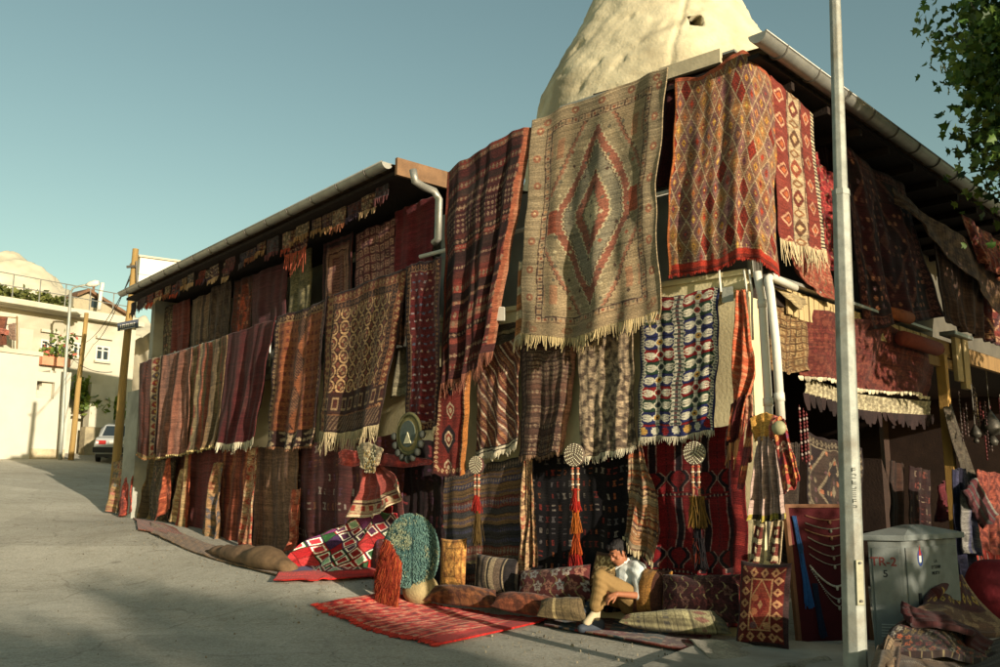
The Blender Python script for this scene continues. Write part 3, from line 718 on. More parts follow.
# ---------------------------------------------------------------- weave patterns: colours 0-255 over (u, v)
def A3(c): return np.array(c, float)
def full(U, c): return np.tile(A3(c), U.shape+(1,))
def put(C, m, c): C[m] = A3(c); return C
def edge(U, V_, W, H): return np.minimum(np.minimum(U*W, (1-U)*W), np.minimum(V_*H, (1-V_)*H))
def rnd(ix, iy, k=1): 
    h = np.sin(ix*127.1+iy*311.7+k*74.7)*43758.5453; return h-np.floor(h)
def bands(x, edges_cols):
    """colour by position along x: list of (upto, colour)"""
    C = np.zeros(x.shape+(3,)); last = -1e9
    for up, c in edges_cols: C[(x >= last) & (x < up)] = A3(c); last = up
    C[x >= last] = A3(edges_cols[-1][1]); return C
def pick(cols, idx): return A3(cols)[np.mod(idx.astype(int), len(cols))]
def borders(C, U, V_, W, H, specs):
    """specs: (d0,d1,colour,motif colour or None, period)"""
    d = edge(U, V_, W, H); horiz = (np.minimum(V_*H, (1-V_)*H) <= d+1e-6); x = np.where(horiz, U*W, V_*H)
    for d0, d1, c, mc, per in specs:
        m = (d >= d0) & (d < d1); C[m] = A3(c)
        if mc is not None:
            t = (x/per) % 1-.5; dd = (d-(d0+d1)/2)/((d1-d0)/2)
            q = m & (np.abs(t)*2.4+np.abs(dd) < .95); C[q] = A3(mc)
            q = m & (np.abs(t)*2.4+np.abs(dd) < .35); C[q] = A3(c)
    return C
def p_plain(c, stripes=None, var=.1):
    def f(U, V_, W, H, r):
        C = full(U, c)*(1+var*noise3(np.stack([U*W*14, V_*H*.8, 0*U], -1), int(r.integers(1e6)), 3)[..., None])
        if stripes:
            for per, wd, cc, ax in stripes:
                x = (U*W if ax == 'u' else V_*H); m = (x/per) % 1 < wd; C[m] = A3(cc)
        return C
    return f
def p_vstripes(cols, per=.05, seed=3):
    def f(U, V_, W, H, r):
        k = np.floor(U*W/per+.3*np.sin(V_*3)); q = (rnd(k, 0*k, seed)*len(cols)).astype(int)
        C = pick(cols, q); x = (U*W/per) % 1; C[x < .1] *= .75
        return C*(1+.12*noise3(np.stack([U*W*9, V_*H*.6, 0*U], -1), seed, 3)[..., None])
    return f
def p_hstripes(cols, per=.06, motif=None, seed=3, ax='v', zig=0):
    def f(U, V_, W, H, r):
        x = V_*H if ax == 'v' else U*W; y = U*W if ax == 'v' else V_*H
        x = x+zig*np.abs(((y/.05) % 1)-.5)
        wds = r.uniform(.35, 1.6, 400)*per; e = np.cumsum(wds); k = np.searchsorted(e, x)
        C = pick(cols, (rnd(k, 0*k, seed)*97).astype(int)); fr = (x-np.r_[0, e][k])/wds[np.minimum(k, 399)]
        if motif is not None:
            mk = rnd(k, 0*k, seed+5) < .45; t = (y/.045) % 1
            m = mk & (np.abs(fr-.5)+np.abs(t-.5) < .38); C[m] = A3(motif[0])
            mk2 = rnd(k, 0*k, seed+9) > .72; m = mk2 & (np.abs(fr-.5) < .16) & (((y/.022) % 1) < .5); C[m] = A3(motif[1])
        C[fr < .09] *= .7
        return C
    return f
def p_darkkilim(U, V_, W, H, r):
    C = p_hstripes([(92, 32, 28), (66, 26, 24), (112, 44, 34), (46, 26, 24), (78, 36, 30), (100, 34, 28), (116, 70, 52), (58, 24, 26)], .075, ((118, 92, 70), (128, 100, 78)), 7)(U, V_+.06*np.sin(U*2.2)*.5, W, H, r)
    C[U > .945] = A3((140, 72, 46)); C[(U > .975)] = A3((156, 96, 66)); C[U < .03] = A3((130, 52, 34)); C[V_ > .965] = A3((70, 34, 32))  # right edge: turned border with its sunlit orange put into the colour
    return C
def p_beige(U, V_, W, H, r):
    fieldc = (164, 138, 100); C = full(U, fieldc)
    grn = (130, 120, 95); rust = (148, 86, 64); dk = (84, 62, 48); lt = (186, 168, 126); ol = (128, 116, 86)
    x = (U-.5)*2; y = (V_-.5)*2
    # hexagonal concentric medallion, stretched vertically
    d = np.abs(x)*.98+np.abs(y)*.82
    d = np.maximum(d, np.abs(x)*1.12)
    step = .018*np.floor(((V_*H/.06) % 1)*2)
    d = d+step
    ring = [(.15, lt), (.18, ol), (.31, rust), (.335, lt), (.50, grn), (.515, dk), (.535, lt), (.64, rust), (.66, lt), (.80, (146, 128, 94)), (.815, ol), (.86, (156, 136, 102)), (.90, (158, 104, 76)), (.915, dk)]
    last = 0
    for q, c in ring: C[(d >= last) & (d < q) & (np.abs(x) < .74)] = A3(c); last = q
    # hooks / small motifs
    gx = np.floor(U*W/.16); gy = np.floor(V_*H/.17); fx = (U*W/.16) % 1-.5; fy = (V_*H/.17) % 1-.5
    m = (np.abs(fx)+np.abs(fy) < .16) & (rnd(gx, gy) > .35); C[m] = pick([dk, (150, 84, 58), (104, 96, 76), (190, 170, 128)], (rnd(gx, gy, 3)*4)[m])
    # side corner blocks
    m = (np.abs(x) > .5) & (np.abs(x) < .7) & (np.abs(y) > .55) & (np.abs(y) < .72); C[m & (np.abs(fx) < .3)] = A3((170, 120, 84))
    m = (np.abs(y) < .1) & (np.abs(x) > .55) & (np.abs(x) < .74); C[m] = A3((162, 78, 52))
    # border of outlined squares, then plain guard with faded flowers
    ex = np.minimum(U, 1-U)*W; ey = np.minimum(V_, 1-V_)*H; e = np.minimum(ex, ey+.02)
    m = e < .275; C[m] = A3((158, 136, 102))
    horiz = ey+.02 < ex; t = np.where(horiz, U*W, V_*H)
    b = (e > .185) & (e < .265); C[b] = A3((170, 140, 104)); q = (t/.085) % 1
    C[b & ((e < .197) | (e > .253))] = A3((72, 50, 44)); C[b & ((q < .14))] = A3((72, 50, 44)); 
    C[b & (q > .4) & (q < .74) & (e > .21) & (e < .24)] = pick([(150, 76, 52), (110, 100, 76), (178, 128, 84)], np.floor(t/.085))[b & (q > .4) & (q < .74) & (e > .21) & (e < .24)]
    g = (e < .16) & (e > .05); k = np.floor(t/.36); q = (t/.36) % 1-.5; rr = np.hypot(q*.36, (e-.105)*1.2); C[g & (rr < .05) ] = A3((154, 98, 70)); C[g & (rr < .018)] = A3((190, 160, 116))
    C[(e > .172) & (e < .182)] = A3((150, 128, 92))
    C[V_ > .93] = C[V_ > .93]*.5+A3((150, 122, 84))*.5
    return C
def p_lattice(U, V_, W, H, r):
    a = U*W/.14; b = V_*H/.30
    p = a+b; q = a-b; ip = np.floor(p); iq = np.floor(q); h = rnd(ip, iq, 2)
    pal = [(134, 88, 64), (140, 94, 66), (126, 82, 72), (158, 104, 58), (128, 88, 78), (140, 82, 58), (142, 100, 70), (152, 108, 62), (118, 76, 66)]
    C = pick(pal, h*97)
    dp = np.abs(p-ip-.5); dq = np.abs(q-iq-.5); d = np.maximum(dp, dq)
    m = (d < .17); C[m] = pick([(196, 140, 50), (150, 48, 30), (190, 120, 60), (110, 60, 66)], rnd(ip, iq, 5)*97)[m]
    m = d < .07; C[m] = pick([(200, 170, 90), (90, 50, 46), (180, 60, 30)], rnd(ip, iq, 7)*97)[m]
    red = (rnd(ip, iq, 11) > .90) & (d < .44); C[red] = A3((146, 42, 24)); C[red & (((U*W/.02).astype(int)+(V_*H/.03).astype(int)) % 2 == 0)] = A3((112, 36, 26))
    C[d > .452] = A3((184, 152, 112)); 
    C[(d > .42) & (d <= .462)] *= .72
    C[V_ > .955] = A3((166, 44, 24)); C[V_ > .985] = A3((120, 34, 20)); C[U < .02] = A3((190, 100, 46)); C[V_ < .02] = A3((176, 84, 50))
    return C
def p_ivory(U, V_, W, H, r):
    C = full(U, (130, 50, 38)); x = U
    t = V_*H
    m = (x > .36) & (x < .68); C[m] = A3((182, 156, 116))
    dx = (x-.52)/.16; dy = ((t/.34) % 1-.5)*2
    k = np.floor(t/.34); d = np.abs(dx)+np.abs(dy)*1.1
    C[m & (d < .72)] = pick([(112, 50, 36), (98, 62, 40), (150, 70, 46)], k)[m & (d < .72)]; C[m & (d < .3)] = A3((200, 160, 110))
    d2 = np.abs(dx)*.9+np.abs(((t/.34+.5) % 1-.5)*2)*1.9; C[m & (d2 < .62)] = A3((136, 92, 56)); C[m & (d2 < .3)] = A3((182, 156, 116))
    C[m & (np.abs(np.abs(dx)-.88) < .07)] = A3((110, 70, 50))
    s = (np.abs(x-.17) < .17) | (np.abs(x-.80) < .1)
    xx = np.where(x < .5, (x-.17)/.17, (x-.80)/.1); d3 = np.abs(xx)+np.abs(((t/.27) % 1-.5)*2.2)
    C[s & (np.abs(d3-.6) < .1)] = A3((206, 150, 110)); C[s & (d3 < .3)] = A3((190, 96, 50))
    C[(x > .91)] = A3((60, 48, 46)); C[(x > .91) & (((t/.045) % 1) < .5)] = A3((204, 184, 140)); C[(x > .345) & (x < .36) | (x > .68) & (x < .695)] = A3((80, 40, 34))
    return C
def p_bokhara(U, V_, W, H, r):
    C = full(U, (64, 32, 26)); C = borders(C, U, V_, W, H, [(0, .03, (50, 30, 26), None, 1), (.03, .14, (120, 56, 36), (176, 130, 84), .10), (.14, .16, (150, 96, 58), None, 1), (.16, .25, (54, 30, 26), (128, 84, 56), .07), (.25, .27, (140, 90, 56), None, 1)])
    ins = (edge(U, V_, W, H) > .27) & (V_ < .72)
    a = U*W/.19; b = V_*H/.22; row = np.floor(b); fx = (a+.5*0) % 1-.5; fy = b % 1-.5
    d = np.hypot(fx*1.0, fy*.92); C[ins & (d < .45)] = A3((196, 150, 98)); C[ins & (d < .33)] = A3((78, 36, 28)); C[ins & (d < .24) & (fx*fy > 0)] = A3((168, 128, 86)); C[ins & (d < .24) & (fx*fy <= 0)] = A3((120, 60, 42)); C[ins & (d < .08)] = A3((60, 30, 26))
    fx2 = (a+.5) % 1-.5; fy2 = (b+.5) % 1-.5; C[ins & (np.abs(fx2)+np.abs(fy2) < .2)] = A3((116, 62, 44))
    low = (V_ >= .74) & (edge(U, V_, W, H) > .03); 
    l1 = low & (V_ < .86); gx = (U*W/.17) % 1-.5; gy = (V_-.80)/.06; C[l1] = A3((60, 34, 28)); m = l1 & (np.maximum(np.abs(gx)*2.6, np.abs(gy)) < .75); C[m] = A3((150, 118, 82)); m = l1 & (np.maximum(np.abs(gx)*2.6, np.abs(gy)) < .5); C[m] = A3((74, 36, 30))
    l2 = low & (V_ >= .88); C[l2] = A3((70, 46, 38)); t = ((U*W+V_*H*.8)/.07) % 1; C[l2 & (t < .4)] = A3((124, 96, 70))
    C[(U < .11) & (U > .04)] = A3((168, 120, 70)); sq = ((V_*H/.12) % 1); C[(U < .10) & (U > .05) & (sq < .5)] = A3((120, 54, 34))
    return C
def p_dots(fieldc=(104, 26, 26), dot=(168, 150, 150)):
    def f(U, V_, W, H, r):
        C = full(U, fieldc); a = U*W/.11; b = V_*H/.10; fx = (a+.5*(np.floor(b) % 2)) % 1-.5; fy = b % 1-.5
        m = (np.abs(fx+fy*.4) < .2) & (np.abs(fy) < .13); C[m] = pick([dot, (90, 100, 120), (190, 140, 110)], rnd(np.floor(a), np.floor(b))*97)[m]
        fx2 = (a+.5+.5*(np.floor(b) % 2)) % 1-.5; C[(np.abs(fx2)+np.abs(fy) < .16)] = A3((58, 20, 24))
        C = borders(C, U, V_, W, H, [(0, .02, (40, 22, 24), None, 1), (.02, .10, (60, 24, 28), (164, 110, 70), .06), (.10, .115, (168, 124, 88), None, 1)])
        return C
    return f
def p_rustdiamond(U, V_, W, H, r):
    C = full(U, (150, 82, 46)); C *= (1+.2*noise3(np.stack([U*W*10, V_*H*5, 0*U], -1), 4, 3)[..., None])
    x = (U-.5)*W; y = (V_*H) % .58-.29
    d = np.abs(x)/.17+np.abs(y)/.26
    C[(d < 1) & (V_ < .86)] = A3((66, 36, 30)); q = (((x+y)/.045) % 1 < .35) | (((x-y)/.045) % 1 < .35); C[(d < .92) & q & (V_ < .86)] = A3((128, 84, 56))
    g = (d > 1.1) & (np.abs(x) > .16); C[g & (((V_*H/.14) % 1) < .4) & (np.abs(((U*W/.1) % 1)-.5) < .25)] = A3((112, 48, 34))
    C = borders(C, U, V_, W, H, [(0, .03, (46, 28, 26), None, 1), (.03, .13, (74, 36, 30), (176, 136, 92), .09), (.13, .15, (170, 120, 70), None, 1)])
    l = V_ > .88; C[l] = A3((60, 36, 32)); t = noise3(np.stack([U*W*26, V_*H*26, 0*U], -1), 9, 2); C[l & (t > .12)] = A3((168, 140, 104))
    return C
def p_flowerborder(U, V_, W, H, r):
    C = full(U, (92, 44, 30)); C *= (1+.2*noise3(np.stack([U*W*12, V_*H*2, 0*U], -1), 4, 3)[..., None])
    m = (U > .58) & (U < .92); C[m] = A3((190, 160, 118)); fx = (U-.75)/.17; k = np.floor(V_*H/.15); fy = ((V_*H/.15) % 1-.5)*2; d = np.hypot(fx, fy)
    C[m & (d < .85)] = pick([(156, 44, 28), (120, 50, 36), (84, 60, 60)], k)[m & (d < .85)]; C[m & (d < .35)] = A3((206, 150, 60))
    C[(U > .92)] = A3((66, 34, 30)); C[V_ > .97] = A3((150, 120, 70)); C[(U > .25) & (U < .45) & (((V_*H+U*W)/.06) % 1 < .4)] = A3((150, 60, 36))
    return C
def p_colorful(U, V_, W, H, r):
    iv = (202, 192, 164); red = (140, 22, 24); gr = (38, 66, 46); bl = (32, 38, 86); ye = (190, 140, 60)
    n = 11.; rows = np.floor(V_*n); C = pick([red, gr, bl, bl, red, gr, bl, red, gr, bl, red], rows)
    fy = (V_*n) % 1-.5
    col2 = (U*2) % 1   # two columns
    x = (col2-.5)
    # zig-zag ivory spine between columns and at the sides
    sp = np.minimum(np.minimum(np.abs(U-.5), U+.0), 1-U); zz = .055+.03*np.abs(((V_*n*2) % 1)-.5)*2
    C[sp < zz] = A3(iv); C[(sp < .02)] = A3((96, 60, 56)); g = (sp < zz*.8) & (((V_*n*3) % 1) < .35); C[g] = A3((70, 84, 78))
    # central rosettes
    d = np.hypot(x*2.6*W/.8, fy*1.1); C[np.abs(x) < .055] = A3(iv); C[d < .34] = A3(iv); C[d < .25] = pick([ye, (150, 40, 30), (60, 70, 60)], rows)[d < .25]; C[d < .1] = A3((40, 30, 40))
    # white hooked half-moons on both sides
    for s in (-1, 1):
        dd = np.hypot((x-s*.24)*2.9, fy*1.25); m = (dd < .38); C[m] = A3(iv); m = (np.hypot((x-s*.30)*3.2, fy*2.2) < .27); C[m] = pick([red, gr, bl, bl, red, gr, bl, red, gr, bl, red], rows)[m]
        m = (np.abs(fy) < .07) & (np.abs(x-s*.24) < .1); C[m] = A3(iv)
    C[np.abs(fy) > .46] *= .6
    lo = V_ > .925; C[lo] = A3(bl); k = np.floor(U*7); fx = (U*7) % 1-.5; fy2 = (V_-.96)/.035; m = lo & (np.maximum(np.abs(fx)*2.3, np.abs(fy2)) < .8) & ~((np.abs(fx) > .22) & (np.abs(fy2) > .4)); C[m] = pick([ye, iv, red, iv, ye, iv, red], k)[m]
    e = np.minimum(U, 1-U); C[e < .018] = A3((30, 36, 80)); C[(e < .045) & (e >= .018)] = A3(iv); C[(e < .045) & (e >= .018) & (((V_*H/.03) % 1) < .4)] = A3((40, 44, 70))
    return C
def p_diag(U, V_, W, H, r):
    x = U*W*.9-V_*H*.62+3; wds = .018; k = np.floor(x/wds)
    C = pick([(110, 58, 42), (92, 50, 40), (150, 92, 56), (80, 44, 40), (128, 70, 48), (120, 84, 72), (96, 48, 36)], rnd(k, 0*k, 3)*97)
    C[(k % 8) == 0] = A3((206, 180, 146)); C[((k % 8) == 4) & (((V_*H/.02) % 1) < .5)] = A3((196, 140, 90))
    l = V_ > .93; C[l] = A3((190, 176, 146)); C[l & (((V_-.93)/.035) % 1 < .4)] = A3((56, 46, 42)); return C
def p_brown(U, V_, W, H, r):
    C = p_hstripes([(76, 52, 42), (66, 46, 38), (92, 62, 48), (70, 44, 38), (100, 74, 58)], .05, ((128, 104, 80), (134, 108, 84)), 21)(U, V_, W, H, r)
    m = (U < .16); C[m] = A3((70, 52, 46)); C[m & (np.abs(U-.08) < .045) & (((V_*H/.06) % 1) < .55)] = A3((120, 96, 78)); C[U > .95] = A3((182, 120, 90)); return C
def p_speckle(base_=(146, 124, 96), dark=(96, 78, 62), med=True):
    def f(U, V_, W, H, r):
        C = full(U, base_); t = noise3(np.stack([U*W*34, V_*H*34, 0*U], -1), int(r.integers(1e5)), 3); C[t > .1] = A3(dark); C[t < -.3] = A3(base_)*1.18
        if med:
            d = np.abs(U-.5)*2.1+np.abs(V_-.45)*2.3; C[(d < .8) & (d > .7)] *= .78; C[d < .3] *= .85
            e = edge(U, V_, W, H); C[(e > .1) & (e < .125)] *= .72; C[(e > .02) & (e < .04)] *= .75
        return C
    return f
def p_runner(U, V_, W, H, r):
    C = full(U, (124, 40, 32)); x = (U-.45)*W; per = .36; k = np.floor(V_*H/per); y = ((V_*H) % per)-per/2
    d = np.abs(x)/.15+np.abs(y)/.2; d = np.maximum(d, np.abs(x)/.11); big = (k % 2 == 0)
    C[(d < .95) & big] = A3((38, 26, 30)); 
    for s in (.55,): C[(d < s)] = A3((190, 164, 128)); C[d < .4] = A3((130, 48, 36)); C[d < .2] = A3((200, 170, 130))
    C = borders(C, U, V_, W, H, [(0, .03, (70, 30, 26), None, 1), (.03, .10, (110, 46, 34), (196, 156, 112), .06)])
    C[U > .9] = A3((176, 104, 44)); return C
def p_blackmotif(cols=((170, 156, 138), (178, 92, 40), (150, 40, 30), (120, 110, 104)), base_=(20, 15, 20), px=.085, py=.135):
    def f(U, V_, W, H, r):
        C = full(U, base_); a = U*W/px; b = V_*H/py; ia = np.floor(a); ib = np.floor(b); fx = a-ia-.5; fy = b-ib-.5
        h = rnd(ia, ib, 3); on_ = rnd(ia*0, ib, 4) < .85
        m = (np.abs(fx+.12*(h-.5)) < .10+.08*h) & (np.abs(fy) < .12+.14*h) & (h > .42) & on_; C[m] = pick(cols, rnd(ia, ib, 8)*97)[m]
        m2 = (np.abs(fx) < .3) & (np.abs(np.abs(fy)-.2) < .05) & (rnd(ia, ib, 6) > .6) & on_; C[m2] = pick(cols, rnd(ia, ib, 8)*97)[m2]
        m3 = (np.abs(fx) < .07) & (np.abs(fy) < .15); C[m3 & (rnd(ia, ib, 2) > .5)] = A3(base_)
        return C
    return f
def p_redarrow(U, V_, W, H, r):
    C = full(U, (122, 16, 20)); C *= (1+.1*noise3(np.stack([U*W*8, V_*H*2, 0*U], -1), 4, 3)[..., None])
    per = .30; x = ((U*W) % per)-per/2; py = .80; y = (V_*H+.1) % py
    bar = (np.abs(x) < .035) & (y < .52); C[bar] = A3((34, 18, 26)); C[(np.abs(np.abs(x)-.042) < .006) & (y < .52)] = A3((150, 112, 104))
    yy = y-.52; hk = (yy >= 0) & (yy < .22); arm = np.abs(np.abs(x)-(.03+np.clip(.1-np.abs(yy-.08), 0, .08))) < .022; C[hk & arm] = A3((30, 18, 26)); arm2 = np.abs(np.abs(x)-(.06+np.clip(.1-np.abs(yy-.08), 0, .08))) < .006; C[hk & arm2] = A3((160, 124, 110))
    row = np.abs(y-.77) < .012; C[row] = A3((60, 20, 26)); C[row & (((U*W/.05) % 1) < .3)] = A3((160, 130, 110))
    sq = (np.abs(np.abs(x)-.15) < .006) & (((V_*H/.04) % 1) < .5); C[sq] = A3((52, 16, 24))
    e = (U > .86); C[e] = A3((110, 22, 22)); C[e & (((V_*H/.26) % 1) < .5) & (np.abs(U-.93) < .04)] = A3((150, 40, 34)); C[(np.abs(U-.86) < .012)] = A3((60, 26, 30))
    return C
def p_patch(U, V_, W, H, r):
    px = .27; a = (U*W+V_*H*.0)/px; b = V_*H/px
    p = (a+b); q = (a-b); ip = np.floor(p); iq = np.floor(q); fp = p-ip-.5; fq = q-iq-.5
    pal = [(150, 18, 22), (36, 76, 38), (60, 36, 70), (38, 34, 92), (176, 26, 26), (110, 44, 90), (44, 70, 40), (170, 40, 40)]
    C = pick(pal, rnd(ip, iq, 2)*97)
    d = np.maximum(np.abs(fp), np.abs(fq)); sq = (rnd(ip, iq, 9) > .40)
    C[(d < .40) & sq] = A3((222, 212, 186)); inner = pick([(170, 22, 24), (40, 76, 42), (86, 42, 70), (150, 190, 140), (190, 40, 50), (70, 30, 50), (150, 30, 30)], rnd(ip, iq, 5)*97)
    C[(d < .30) & sq] = inner[(d < .30) & sq]; C[d > .47] *= .6
    hem = V_ > .90; C[hem] = A3((196, 24, 18)); C[(V_ > .885) & (V_ < .9)] = A3((150, 20, 20)); return C
def p_floral(base_=(190, 164, 118), cols=((150, 60, 44), (104, 110, 90), (180, 110, 60), (92, 70, 60)), per=.14):
    def f(U, V_, W, H, r):
        C = full(U, base_); a = U*W/per; b = V_*H/per; ia = np.floor(a+.5*(np.floor(b) % 2)); fx = (a+.5*(np.floor(b) % 2)) % 1-.5; fy = b % 1-.5; d = np.hypot(fx, fy)+.08*np.sin(5*np.arctan2(fy, fx))
        m = d < .34; C[m] = pick(cols, rnd(ia, np.floor(b), 3)*97)[m]; C[d < .13] = A3(base_)*.9
        t = np.sin(a*6+np.sin(b*4)*2); C[(t > .93) & (d > .36)] = A3((110, 96, 66)); return C
    return f
def p_medallion(field_=(120, 30, 26), med=(60, 28, 30), acc=(186, 150, 108), bord=(48, 26, 28)):
    def f(U, V_, W, H, r):
        C = full(U, field_); x = (U-.5)*2; y = (V_-.5)*2; d = np.abs(x)*1.1+np.abs(y)*.95
        C[(d > 1.15)] = A3(bord); C[(d < 1.15) & (d > 1.07)] = A3(acc); C[(d < .62)] = A3(med); C[(d < .62) & (d > .55)] = A3(acc); C[d < .3] = A3(field_); C[d < .12] = A3(acc)
        gx = (U*W/.12) % 1-.5; gy = (V_*H/.12) % 1-.5; ia = np.floor(U*W/.12); ib = np.floor(V_*H/.12); dd = np.hypot(gx, gy); C[(dd < .26) & (rnd(ia, ib) > .45)] = pick([acc, (150, 90, 60), (90, 60, 60)], rnd(ia, ib, 4)*97)[(dd < .26) & (rnd(ia, ib) > .45)]
        return borders(C, U, V_, W, H, [(0, .03, bord, None, 1), (.03, .13, np.array(field_)*.75, acc, .10), (.13, .145, acc, None, 1)])
    return f
def p_tiles(a_=(112, 60, 60), b_=(84, 40, 44), acc=(160, 118, 96), per=.14):
    def f(U, V_, W, H, r):
        ia = np.floor(U*W/per); ib = np.floor(V_*H/per); fx = (U*W/per) % 1-.5; fy = (V_*H/per) % 1-.5; C = pick([a_, b_], ia+ib); d = np.maximum(np.abs(fx), np.abs(fy)); C[(d < .34) & (d > .24)] = A3(acc); C[d < .12] = A3(acc); C[d > .47] *= .6; return C
    return f
def p_prayer(U, V_, W, H, r):
    C = full(U, (72, 34, 34)); d = edge(U, V_, W, H)
    for k, (q, c) in enumerate(((.04, (40, 24, 26)), (.10, (96, 52, 46)), (.13, (130, 92, 72)), (.2, (58, 28, 32)), (.225, (128, 90, 70)), (.3, (84, 40, 38)), (.32, (120, 84, 66)))): C[(d >= q)] = A3(c)
    i = d > .32; C[i] = A3((110, 70, 58)); C[i & (((V_*H/.05) % 1) < .3)] = A3((70, 40, 38)); return C
# ================================================================ RUGS HANGING ON THE FACADE
G_RAIL = 'carpets hung over the balcony rail'; G_LOW = 'carpets hung along the foot of the wall'; G_BACK = 'carpets at the back of the balcony'
G_BIG = 'large kilims hung from the roof edge'; G_ROW = 'rugs in the row below the ledge'; G_GAL = 'carpets draped in the upper gallery'
CREAM = (176, 158, 122); WHITE_ = (186, 176, 150)
# --- the big ones
cloth('hanging_kilim', 'dark maroon kilim with thin zigzag cross stripes and a right edge coloured sunlit orange', 'kilim', on(FC, .52),
      [(447, 171), (468, 159), (500, 140), (529, 125)], [(442, 384), (462, 376), (477, 366), (487, 350)], [(447, 171), (444, 250), (441, 325), (442, 384)], [(529, 125), (519, 185), (505, 250), (493, 318), (487, 350)],
      p_darkkilim, (.07, 2.6, .3), fringe=((120, 74, 56), .16), group=G_BIG, turn=('r', .06, .10))
cloth('hanging_kilim', 'huge pale beige kilim with a large red and grey-green hexagonal medallion', 'kilim', on(FC, .46),
      [(533, 120), (550, 113), (570, 103), (592, 97), (612, 87), (640, 77), (669, 67)], [(522, 333), (560, 339), (590, 335), (612, 325), (640, 319), (661, 308)],
      [(533, 120), (528, 200), (523, 280), (522, 333)], [(669, 67), (662, 130), (654, 182), (657, 250), (661, 308)],
      p_beige, (.085, 1.9, .35), fringe=((170, 150, 108), .13, 110), group=G_BIG)
cloth('hanging_kilim', 'lattice kilim of mauve, orange and yellow lozenges wrapped round the building corner', 'kilim', corner_surf(.34, .12),
      [(676, 80), (704, 75), (726, 60), (745, 49), (758, 60), (772, 78)], [(667, 276), (700, 270), (725, 264), (742, 257), (760, 261), (779, 274)],
      [(676, 80), (671, 150), (668, 220), (667, 276)], [(772, 78), (776, 150), (777, 210), (779, 274)],
      p_lattice, (.05, 3.2, .3), fringe=((150, 40, 24), .035, 150), group=G_BIG)
cloth('hanging_rug', 'red rug with an ivory stripe of brown lozenges, just right of the lattice kilim', 'rug', on(FR, .30),
      [(770, 76), (788, 92), (812, 114)], [(781, 240), (800, 246), (825, 251)], [(770, 76), (775, 160), (781, 240)], [(812, 114), (818, 180), (825, 251)],
      p_ivory, (.03, 1.6, .2), fringe=(CREAM, .2, 60), group=G_BIG)
cloth('hanging_rug', 'salmon red kilim with pale edges hanging askew below the fringe of the ivory striped rug', 'rug', on(FR, .18),
      [(780, 238), (802, 244), (828, 252)], [(797, 268), (812, 289), (838, 302)], None, None, p_floral((150, 70, 50), ((120, 50, 36), (176, 110, 80)), .12), (.05, 1.5, .4), group=G_GAL)
cloth('hanging_rug', 'plain wine red sheet filling the gap between the beige and the lattice kilims', 'rug', on(FC, .12),
      [(648, 82), (684, 70)], [(640, 196), (672, 184)], None, None, p_plain((70, 26, 26)), (.03, 2, .2), group=G_BIG)  # plain dark red sheet filling the gap between the two kilims
cloth('hanging_blanket', 'cream blanket with grey cross stripes tucked between the maroon and the beige kilim', 'blanket', on(FC, .14),
      [(490, 318), (521, 309)], [(484, 358), (500, 352), (519, 343)], None, None, p_hstripes([(182, 164, 122), (170, 150, 112), (96, 84, 72), (176, 158, 118)], .09, None, 5), (.05, 1.2, .5), group=G_ROW)
cloth('hanging_strip', 'narrow orange and cream turned-back strip beside the left edge of the beige kilim', 'kilim', on(FC, .40),
      [(519, 262), (525, 262)], [(513, 344), (521, 338)], None, None, p_plain((190, 120, 70), ((.3, .35, (214, 192, 150), 'v'),)), (.03, 1, .3), group=G_ROW, fringe=(CREAM, .1, 10))
# --- row below the ledge
cloth('hanging_rug', 'brown and orange flatweave with slanting stripes and a black and cream hem', 'rug', on(FC, .24),
      [(477, 352), (520, 336)], [(474, 457), (495, 454), (518, 444)], None, None, p_diag, (.05, 1.5, .2), fringe=(WHITE_, .06), group=G_ROW)
cloth('hanging_rug', 'dark brown finely banded rug with one pink edge, below the beige kilim', 'rug', on(FC, .26),
      [(521, 332), (576, 330)], [(519, 455), (540, 456), (559, 452)], None, None, p_brown, (.05, 1.7, .2), fringe=((120, 92, 70), .05), group=G_ROW, turn=('r', .12, .08))
cloth('hanging_rug', 'pale speckled greyish rug with a faint medallion and white fringe', 'rug', on(FC, .26),
      [(577, 334), (632, 318)], [(584, 457), (610, 452), (633, 446)], None, None, p_speckle(), (.06, 1.6, .3), fringe=(WHITE_, .075), group=G_ROW)
cloth('hanging_kilim', 'crisp kilim banded in blue, green and red with white hooked motifs', 'kilim', on(FC, .27),
      [(640, 302), (680, 295), (720, 287)], [(639, 437), (676, 436), (714, 430)], None, None, p_colorful, (.022, 2.4, .1), fringe=(WHITE_, .07), group=G_ROW, res=1.5)
cloth('hanging_runner', 'narrow brick red runner with dark lozenges and ivory hexagons', 'rug', on(FC, .40),
      [(437, 368), (469, 366)], [(433, 474), (450, 477), (463, 474)], None, None, p_runner, (.03, 1.1, .2), group=G_ROW, res=1.4, turn=('r', .1, .06))
cloth('hanging_cloth', 'orange-red cloth twisted down from the corner pipes', 'cloth', on(FC, .34),
      [(737, 290), (744, 290)], [(730, 440), (741, 440)], [(737, 290), (735, 335), (731, 395), (730, 440)], [(744, 290), (751, 350), (754, 374), (746, 402), (741, 440)], p_speckle((186, 82, 48), (206, 120, 80), False), (.10, 1.2, .6), group=G_ROW)
cloth('hanging_cloth', 'dark red fringed shawl end below the twisted orange cloth', 'cloth', on(FC, .36),
      [(730, 404), (747, 392)], [(729, 446), (740, 440)], None, None, p_plain((92, 30, 28)), (.05, 1.4, .4), fringe=((160, 110, 70), .18, 9), group=G_ROW)
cloth('hanging_strip', 'long pinkish woven strap hanging beside the white pipe', 'strap', on(FC, .37),
      [(745, 396), (752, 394)], [(747, 462), (753, 461)], None, None, p_speckle((190, 130, 96), (150, 80, 60), False), (.02, 1, .2), group=G_ROW)
